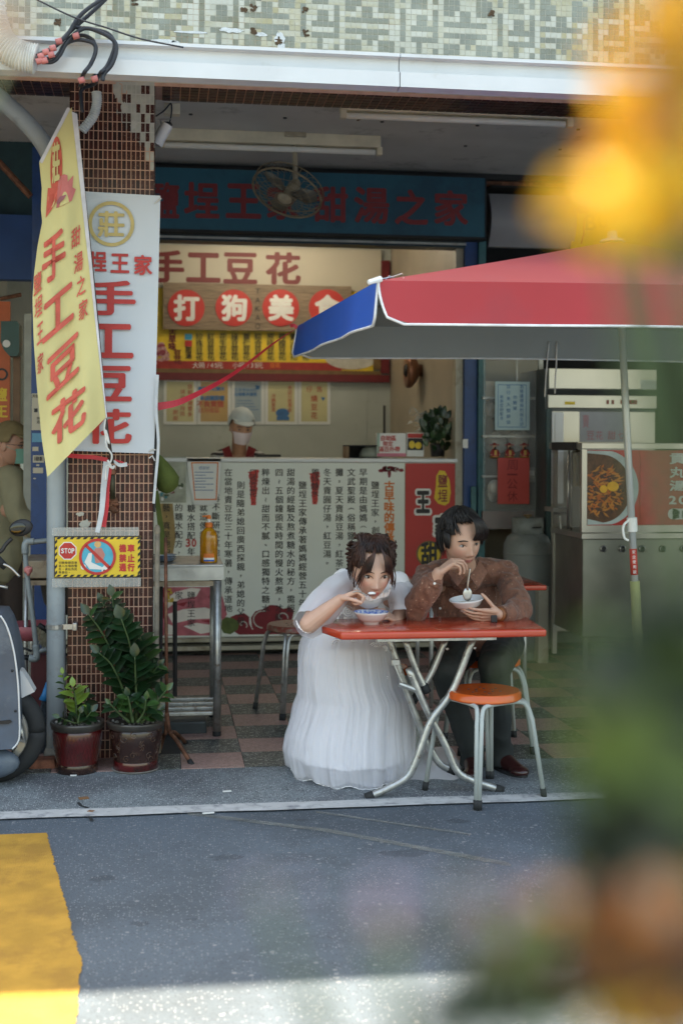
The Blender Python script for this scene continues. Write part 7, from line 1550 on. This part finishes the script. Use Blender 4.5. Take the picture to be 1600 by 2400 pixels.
def zz_stem(t, pts, Y, n, L_, ks, seed, wd=.006, start=.25, yb=0):
    random.seed(seed); P = crv([aty(u, v, Y+(yb*i if True else 0)) for i, (u, v) in enumerate(pts)], 8); b = MB(); b.tube(P, [wd*1.4*(1-.7*i/len(P)) for i in range(len(P))], 7); part('stem', b, m_stem, t, True)
    m = len(P)-1
    for i in range(n):
        s = start+(1-start)*(i/(n-1)); q = s*m; j = min(int(q), m-1); p = P[j].lerp(P[j+1], q-j); d = (P[j+1]-P[j]).normalized(); sd = -1 if i % 2 else 1
        side = d.cross(Vector((0, -1, 0))).normalized(); az = random.uniform(-.9, .9)
        dr = (side*sd*cos(az)+Vector((0, -1, 0))*sin(az)+d*random.uniform(.45, .9)).normalized()
        if i == n-1: dr = d
        leaf(t, p, dr, d+Vector((0, -.5, .2)), L_*random.uniform(.9, 1.25)*(.75+.5*sin(pi*min(1, s*1.05))), random.choice(ks))
m_glaze = M('dark brown glazed pot', (.028, .012, .010), .25, 0, .25, 14, .05, 60, coat=.5, dirt=(.10, .05, .03), dsc=18, dth=.62)
m_glazer = M('red brown glazed pot', (.085, .008, .009), .22, 0, .35, 5, .05, 60, coat=.6, dirt=(.03, .012, .01), dsc=4, dth=.55)
m_rim = M('grey brown pot rim', (.05, .045, .040), .35, 0, .2, 14, coat=.3); m_soil = M('potting soil', (.05, .04, .03), .95, 0, .5, 60, .8, 120)
def pot(c, rt, rb, h_, mat, lab, relief=0):
    t = thing('potted_plant', lab, 'potted plant', tuple(c))
    b = MB(); b.lathe([(0, 0), (rb, 0), (rb*1.06, h_*.08), (rb*1.02, h_*.14), (rt*.9, h_*.55), (rt*.93, h_*.80), (rt*.90, h_*.84)], c, 36, 0); pp = part('pot', b, mat, t, 'auto')
    b = MB(); b.lathe([(rt*.90, h_*.84), (rt*.99, h_*.87), (rt, h_*.93), (rt*1.03, h_*.96), (rt*1.01, h_), (rt*.93, h_), (rt*.90, h_*.93)], c, 36, 0, cap=False); part('rim', b, m_rim, pp, True)
    b = MB(); b.lathe([(0, h_*.95), (rt*.92, h_*.92)], c, 24, 0, cap=False); part('soil', b, m_soil, pp)
    random.seed(5); b = MB()
    for k in range(60): a = random.random()*6.28; q = random.random()*rt*.85; b.ell(c+Vector((cos(a)*q, sin(a)*q, h_*.95)), random.uniform(.004, .009), 6)
    part('pebbles', b, M('pot pebbles', (.24, .23, .21), .8, 0, .4, 60), pp, kind='stuff')
    b = MB()
    def wallp(a, z): 
        f = z/h_; r = rt*(.62+.0*f) if f < .0 else (rb*1.02+(rt*.9-rb*1.02)*min(1, max(0, (f-.14)/.41)) if f < .55 else rt*(.9+.03*(f-.55)/.25)); return c+Vector((cos(a)*(r+.001), sin(a)*(r+.001), z))
    if relief:
        for fl in range(3):
            ac = -pi/2+(-.75, .25, 1.05)[fl]; zc = h_*(.5, .56, .45)[fl]
            for k in range(6): an = k*pi/3; b.tube([wallp(ac+cos(an)*.05*q+cos(an+1.2)*.05*sin(q*1.57), zc+sin(an)*.0085*q*1.4+sin(an+1.2)*.006*sin(q*1.57)) for q in (0, .8, 1.6, 2.2, 1.8, 1)], .0016, 4)
            for k in range(4):
                P = []
                for i in range(14): q = i/13; sp_ = .16*(1-q*.8); P.append(wallp(ac+(-.35, .35, -.3, .32)[k]+cos(q*7+k)*sp_, zc+(-.045, -.05, .05, .045)[k]+sin(q*7+k)*sp_*.11))
                b.tube(P, .0014, 4)
        part('relief', b, M('raised glaze', (.085, .045, .028), .3, 0, .3, 40, coat=.4), pp, kind='stuff')
    else:
        for k in range(-9, 10):
            for sg in (-1, 1):
                P = [wallp(-pi/2+k*.16+sg*.16*(q-.5)*2.4, h_*(.22+.55*q)) for q in (0, .2, .4, .6, .8, 1)]; b.tube(P, .0004, 4)
        part('crosshatch', b, m_glaze, pp, kind='stuff')
    b = MB(); b.lathe([(rb*1.02, .0), (rb*1.085, .004), (rb*1.07, .035), (rb*1.02, .05)], c, 36, 0, cap=False); part('foot_band', b, m_glazer if relief else m_glaze, pp, True)
    return t
c1 = atz(181, 1806, 0); c1 = Vector((aty(181, 1806, 6.08).x, 6.08, 0)); hp = aty(181, 1698, 6.0).z
t = pot(c1, .120, .088, hp, m_glazer, 'smaller red glazed pot with a short light green shoot beside the drain pipe')
S1 = c1+Vector((0, 0, hp))
zz_stem(t, [(181, 1692), (178, 1650), (172, 1610)], 6.04, 12, .062, (2, 2, 2), 1, .005, .15)
zz_stem(t, [(176, 1692), (158, 1640), (147, 1580)], 6.08, 9, .040, (2, 1), 2, .004, .45)
zz_stem(t, [(186, 1694), (196, 1660), (204, 1628)], 6.08, 6, .046, (0, 0, 1), 3, .004, .3)
zz_stem(t, [(178, 1696), (160, 1690), (140, 1682)], 6.0, 5, .044, (0, 1), 4, .004, .3); zz_stem(t, [(184, 1696), (200, 1684), (214, 1668)], 6.0, 7, .05, (0, 0, 1), 6, .004, .2); zz_stem(t, [(182, 1696), (184, 1684), (188, 1672)], 5.98, 4, .045, (0,), 7, .004, .2)
c2_ = Vector((aty(318, 1806, 6.08).x, 6.08, .008)); hp = aty(318, 1695, 6.0).z
t = pot(c2_, .130, .095, hp-.008, m_glaze, 'larger dark glazed pot with flower scrolls and a tall dark leafy plant', 1)
b = MB(); b.lathe([(0, 0), (.105, 0), (.112, .006), (.108, .008), (0, .006)], (c2_.x, c2_.y, .0045), 32); solo('saucer', b, M('pale stone saucer', (.20, .19, .17), .8, 0, .2, 20, .3), 'flat pale saucer on the ground under the larger plant pot', 'saucer', smooth='auto')
for pts, Y, n, L_, ks, sd, yb in (([(305, 1690), (298, 1580), (276, 1480), (262, 1398)], 6.08, 24, .078, (0, 0, 0, 3, 1), 11, -.01), ([(300, 1690), (276, 1570), (243, 1490), (208, 1440)], 6.06, 20, .078, (0, 0, 3, 1), 12, -.015), ([(315, 1690), (320, 1590), (304, 1510), (284, 1450)], 6.04, 20, .08, (0, 3, 0), 13, -.02),
                                  ([(318, 1690), (330, 1600), (338, 1540), (328, 1490)], 6.06, 17, .078, (0, 0, 1), 14, -.01), ([(325, 1690), (344, 1620), (356, 1580), (372, 1560)], 6.08, 12, .058, (0, 0, 1), 15, -.01), ([(308, 1690), (290, 1620), (262, 1560), (232, 1530)], 6.02, 15, .07, (0, 3, 0), 16, -.02),
                                  ([(330, 1692), (352, 1668), (372, 1640), (390, 1618)], 6.0, 9, .058, (0, 1, 1), 17, -.01), ([(330, 1694), (350, 1676), (368, 1664)], 5.97, 6, .055, (1, 1, 0), 18, -.01), ([(305, 1694), (275, 1668), (258, 1650)], 5.98, 7, .05, (0, 1), 19, -.01), ([(312, 1694), (306, 1660), (300, 1632)], 5.96, 7, .06, (0, 1, 0), 20, -.01),
                                  ([(320, 1690), (318, 1600), (316, 1540)], 6.0, 14, .075, (0, 0, 3), 21, -.015), ([(322, 1694), (338, 1668), (342, 1640)], 5.95, 7, .056, (0, 1), 22, -.01), ([(308, 1690), (286, 1560), (256, 1450), (240, 1412)], 6.12, 16, .07, (0, 0), 23, -.01)):
    zz_stem(t, pts, Y, n, L_, ks, sd, .006, .22, yb)
# cut flowers / dark bouquet on the counter
t = thing('bouquet', 'dark leafy potted bouquet in clear wrap at the right end of the white counter', 'plant', tuple(aty(1025, 1070, 9.55)))
c = aty(1025, 1070, 9.55); b = MB(); b.lathe([(0, 0), (.05, 0), (.06, .09), (.05, .1)], c, 20); part('pot', b, m_black, t, True)
random.seed(41)
for k in range(80):
    a = random.random()*6.28; q = sqrt(random.random()); p = aty(1024+cos(a)*q*34, 1012+sin(a)*q*46, 9.5+random.uniform(-.05, .15)); d = (p-c).normalized()+Vector((random.uniform(-.6, .6), random.uniform(-.5, .3), random.uniform(-.3, .6))); leaf(t, p, d, Vector((0, -1, .3)), random.uniform(.05, .085), random.choice((0, 0, 0, 1)))
b = MB()
for k in range(14): a = random.random()*6.28; b.tube([c+Vector((0, 0, .08)), c+Vector((cos(a)*.06, 0, .2)), aty(1024+cos(a)*30, 1005+sin(a)*40, 9.52)], .0025, 4)
part('stems', b, m_stem, t)
b = MB(); random.seed(2)
for k in range(26): p = aty(985+random.uniform(-18, 22), 985+random.uniform(-30, 24), 9.6+random.uniform(-.03, .05)); b.add([p+Vector((random.uniform(-.05, .05), random.uniform(-.03, .03), random.uniform(-.06, .06))) for _ in range(3)], [(0, 1, 2)])
part('wrapping', b, M('clear wrap', (.6, .62, .6), .15, alpha=.45, coat=.5), t)
# ================================================================== SCOOTER
m_sblue = M('worn blue grey plastic', (.075, .10, .14), .42, 0, .25, 4, .05, dirt=(.13, .16, .19), dsc=5, dth=.56); m_srim = M('cast wheel rim', (.42, .42, .40), .35, .7, .1, 20, dirt=(.20, .14, .09), dsc=9, dth=.62); m_swhite = M('white fender', (.60, .62, .64), .3, 0, .04, coat=.3)
YSc = 5.92; wc = aty(-14, 1722, YSc); wc.z = .225; px = 1/508.
sc_t = thing('scooter', 'parked blue grey scooter with a white front fender cut off by the left edge', 'scooter', (wc.x-.5, YSc, 0))
Mw = Matrix.Rotation(pi/2, 3, 'X')
for wx, nm in ((wc.x, 'f'), (wc.x-1.22, 'r')):
    q = Vector((wx, YSc, .225))
    b = MB(); P = [q+Vector((cos(a)*.182, 0, sin(a)*.182)) for a in [2*pi*i/48 for i in range(49)]]; b.tube(P, .0425, 14); ty = part('tyre', b, m_rubber, sc_t, True)
    b = MB(); b.lathe([(.120, -.035), (.148, -.036), (.152, -.03), (.146, -.012), (.146, .012), (.152, .03), (.148, .036), (.120, .035), (.132, 0)], q, 48, 0, Mw, cap=False); b.lathe([(0, -.04), (.035, -.038), (.04, -.02), (.04, .02), (0, .04)], q, 20, 0, Mw)
    for k in range(5): a = k*2*pi/5+.5; b.tube([q+Vector((cos(a)*.03, 0, sin(a)*.03)), q+Vector((cos(a)*.13, 0, sin(a)*.13))], [.022, .016], 8, 0, True, .6)
    part('rim', b, m_srim, sc_t, 'auto')
    b = MB(); b.lathe([(.05, -.044), (.09, -.044), (.09, -.041), (.05, -.041)], q, 30, 0, Mw, cap=False); part('brake_disc', b, m_steel, sc_t)
b = MB(); b.tube([aty(42, 1690, YSc-.06), aty(58, 1735, YSc-.06), wc+Vector((.03, -.06, .01))], [.018, .016, .02], 12); fk = part('fork', b, m_galv, sc_t, True)
b = MB(); b.prism([aty(u, v, YSc-.045) for u, v in ((40, 1568), (52, 1575), (64, 1592), (74, 1610), (81, 1622), (68, 1628), (52, 1636), (40, 1640), (20, 1600))], (0, .09, 0)); part('fender', b, m_swhite, sc_t)
def shield(y0, off):
    P = [(-60, 1440), (0, 1443), (12, 1462), (24, 1495), (34, 1540), (41, 1600), (44, 1660), (45, 1720), (40, 1742), (28, 1756), (0, 1758), (-60, 1758)]
    return [aty(u+off, v, y0) for u, v in P]
b = MB(); b.prism(shield(YSc-.17, 0), (0, .34, 0)); part('leg_shield', b, m_sblue, sc_t)
b = MB(); b.tube(crv(shield(YSc-.172, 1)[1:10], 5), .0042, 6); part('edge_trim', b, m_swhite, sc_t, True)
b = MB(); P = Pp([(-60, 1700), (-60, 1697), (24, 1688), (28, 1692), (20, 1697)], YSc-.178); b.prism(P, (0, .01, 0)); part('grille', b, m_black, sc_t)
for u, v in ((29, 1572), (36, 1667)): b = MB(); b.ell(aty(u, v, YSc-.172), (.006, .004, .006), 10); part('bolt', b, m_black, sc_t, True)
b = MB(); b.ell(aty(-30, 1790, YSc-.09), (.14, .05, .07), 18); part('lower_cover', b, m_sblue, sc_t, True)
b = MB(); b.ell(aty(25, 1222+15, YSc-.02)+Vector((.045, 0, 0)), (.052, .018, .038), 20, 0, Matrix.Rotation(-.25, 3, 'Y')); mi_ = part('mirror', b, m_black, sc_t, True)
b = MB(); b.ell(aty(42, 1238, YSc-.035), (.036, .006, .026), 18, 0, Matrix.Rotation(-.25, 3, 'Y')); part('mirror_glass', b, M('mirror glass', (.06, .06, .055), .12, 1.0, .1, 3), mi_, True)
b = MB(); b.tube(crv(Pp([(28, 1262), (14, 1276), (2, 1292), (-20, 1300)], YSc), 5), .009, 8); part('mirror_stem', b, m_black, sc_t, True)
b = MB(); b.tube(Pp([(-40, 1285), (-6, 1312), (14, 1330)], YSc-.03), [.02, .02, .016], 12); part('grip', b, m_rubber, sc_t, True)
b = MB(); b.tube(crv(Pp([(8, 1322), (26, 1332), (46, 1352)], YSc-.05), 5), [.006]*11, 8); b.tube(Pp([(-30, 1378), (0, 1374), (18, 1378)], YSc-.05), [.006, .006, .008], 8); part('brake_lever', b, m_steel, sc_t, True)
b = MB(); b.ell(Vector((wc.x-.22, YSc, .93)), (.16, .11, .11), 18); b.cap(Vector((wc.x-.16, YSc, .85)), .07, Vector((wc.x-.05, YSc, .5)), .06, 12); part('front_cowl', b, m_sblue, sc_t, True)
b = MB(); b.box(wc.x-.95, wc.x-.15, YSc-.13, YSc+.13, .24, .34, 0, .03); b.box(wc.x-1.45, wc.x-.72, YSc-.13, YSc+.13, .36, .68, 0, .06); part('body', b, m_sblue, sc_t, 'auto')
b = MB(); b.box(wc.x-1.45, wc.x-.70, YSc-.12, YSc+.12, .69, .77, 0, .035); part('seat', b, m_black, sc_t, 'auto')
# ================================================================== FLOWERING SHRUB RIGHT BEFORE THE LENS
m_fl = M('deep yellow petal', (.74, .42, .012), .6, 0, .15, 60, sss=.2); m_fl2 = M('orange petal', (.38, .12, .012), .6, 0, .15, 60, sss=.2); m_fl3 = M('peach petal', (.42, .25, .15), .6, 0, .1, 60)
m_pur = M('lilac petal', (.42, .30, .42), .6, 0, .1, 60)
m_lf1 = M('painted-shade leaf green', (.011, .022, .010), .5, 0, .3, 30); m_lf2 = M('painted-sun leaf green', (.07, .11, .018), .5, 0, .2, 30); m_br = M('brown withered leaf', (.085, .034, .012), .7, 0, .3, 30)  # foliage shade and sunlight are put into the two leaf greens
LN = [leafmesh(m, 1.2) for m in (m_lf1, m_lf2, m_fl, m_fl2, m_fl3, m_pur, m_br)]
def spray(nm, lab, cat, base, items, seed, stem_m=m_stem):
    """a branch rooted at base (world), with leaves or petals round each item (u, v, Y, spread px, n, size, kinds)"""
    random.seed(seed); t = thing(nm, lab, cat, tuple(base)); b = MB()
    for (u, v, Y, su, sv, n, L_, ks) in items:
        c = aty(u, v, Y); b.tube(crv([Vector(base), Vector(base).lerp(c, .5)+Vector((.02, .01, 0)), c], 5), .0013, 5)
        for i in range(n):
            a = random.random()*6.28; q = sqrt(random.random()); p = aty(u+cos(a)*q*su, v+sin(a)*q*sv, Y+random.uniform(-.02, .02)); d = Vector((random.uniform(-1, 1), random.uniform(-.5, .5), random.uniform(-.8, 1)))
            o = bpy.data.objects.new('petal' if ks[0] in (2, 3, 4, 5) else 'leaf', LN[random.choice(ks)]); COL.objects.link(o); o.parent = t; d.normalize(); x = d.cross(Vector((random.uniform(-.4, .4), -1, random.uniform(-.3, .3)))).normalized(); z = x.cross(d)
            o.matrix_local = Matrix.Translation(p-d*L_*.5-t.location) @ Matrix((x, d, z)).transposed().to_4x4() @ Matrix.Scale(L_*random.uniform(.7, 1.2), 4)
    part('stem', b, stem_m, t, True); return t
def bs(u, Y): p = aty(u, 2400, Y); return (p.x, Y, 1.0)
spray('flower_branch', 'out of focus yellow orange blossoms hanging at the top right corner nearest the lens', 'flowers', bs(1750, .40), [(1590, 260, .32, 110, 290, 80, .013, (2, 2, 2, 3)), (1500, 400, .32, 110, 110, 34, .013, (2, 2, 2)), (1590, 50, .30, 70, 90, 34, .012, (3, 3, 2))], 1)
spray('flower_branch', 'pale yellow blurred blossoms left of the brightest orange cluster at the top right', 'flowers', bs(1700, .46), [(1410, 470, .34, 110, 90, 14, .013, (2, 2, 4)), (1430, 250, .34, 70, 170, 12, .012, (2, 2)), (1470, 500, .30, 120, 60, 16, .012, (2, 2))], 2)
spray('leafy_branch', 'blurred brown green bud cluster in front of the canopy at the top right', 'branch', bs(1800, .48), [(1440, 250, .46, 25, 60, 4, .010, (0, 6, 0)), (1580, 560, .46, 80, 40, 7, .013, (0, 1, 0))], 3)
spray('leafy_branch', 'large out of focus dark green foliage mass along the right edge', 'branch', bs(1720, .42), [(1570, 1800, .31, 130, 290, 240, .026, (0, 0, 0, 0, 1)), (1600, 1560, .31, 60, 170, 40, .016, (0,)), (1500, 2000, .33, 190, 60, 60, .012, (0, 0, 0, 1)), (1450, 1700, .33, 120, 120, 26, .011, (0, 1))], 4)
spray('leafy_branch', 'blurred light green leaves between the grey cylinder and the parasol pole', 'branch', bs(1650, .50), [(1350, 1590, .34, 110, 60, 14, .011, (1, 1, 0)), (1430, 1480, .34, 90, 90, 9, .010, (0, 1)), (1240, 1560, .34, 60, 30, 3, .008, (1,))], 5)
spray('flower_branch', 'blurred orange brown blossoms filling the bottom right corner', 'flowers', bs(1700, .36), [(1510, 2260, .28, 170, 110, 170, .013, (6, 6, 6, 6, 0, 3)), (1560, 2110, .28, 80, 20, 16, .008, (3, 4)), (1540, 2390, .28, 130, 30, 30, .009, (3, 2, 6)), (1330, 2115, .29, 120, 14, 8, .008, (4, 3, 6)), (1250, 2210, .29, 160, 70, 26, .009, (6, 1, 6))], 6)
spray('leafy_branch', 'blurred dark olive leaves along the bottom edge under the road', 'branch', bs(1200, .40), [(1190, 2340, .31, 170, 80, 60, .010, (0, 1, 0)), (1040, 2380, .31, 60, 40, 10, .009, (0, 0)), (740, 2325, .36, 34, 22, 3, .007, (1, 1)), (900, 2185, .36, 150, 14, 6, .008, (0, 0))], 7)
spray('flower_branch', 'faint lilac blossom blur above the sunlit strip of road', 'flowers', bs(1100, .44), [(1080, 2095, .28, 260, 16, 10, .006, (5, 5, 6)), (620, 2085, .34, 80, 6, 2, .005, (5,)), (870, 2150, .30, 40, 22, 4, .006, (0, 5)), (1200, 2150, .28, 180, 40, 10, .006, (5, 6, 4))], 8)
spray('leafy_branch', 'pale washed out leaf blur in the top left corner beside the fat white conduit', 'branch', (-.3, .4, 1.1), [(25, 60, .40, 40, 70, 4, .011, (4, 4))], 9)
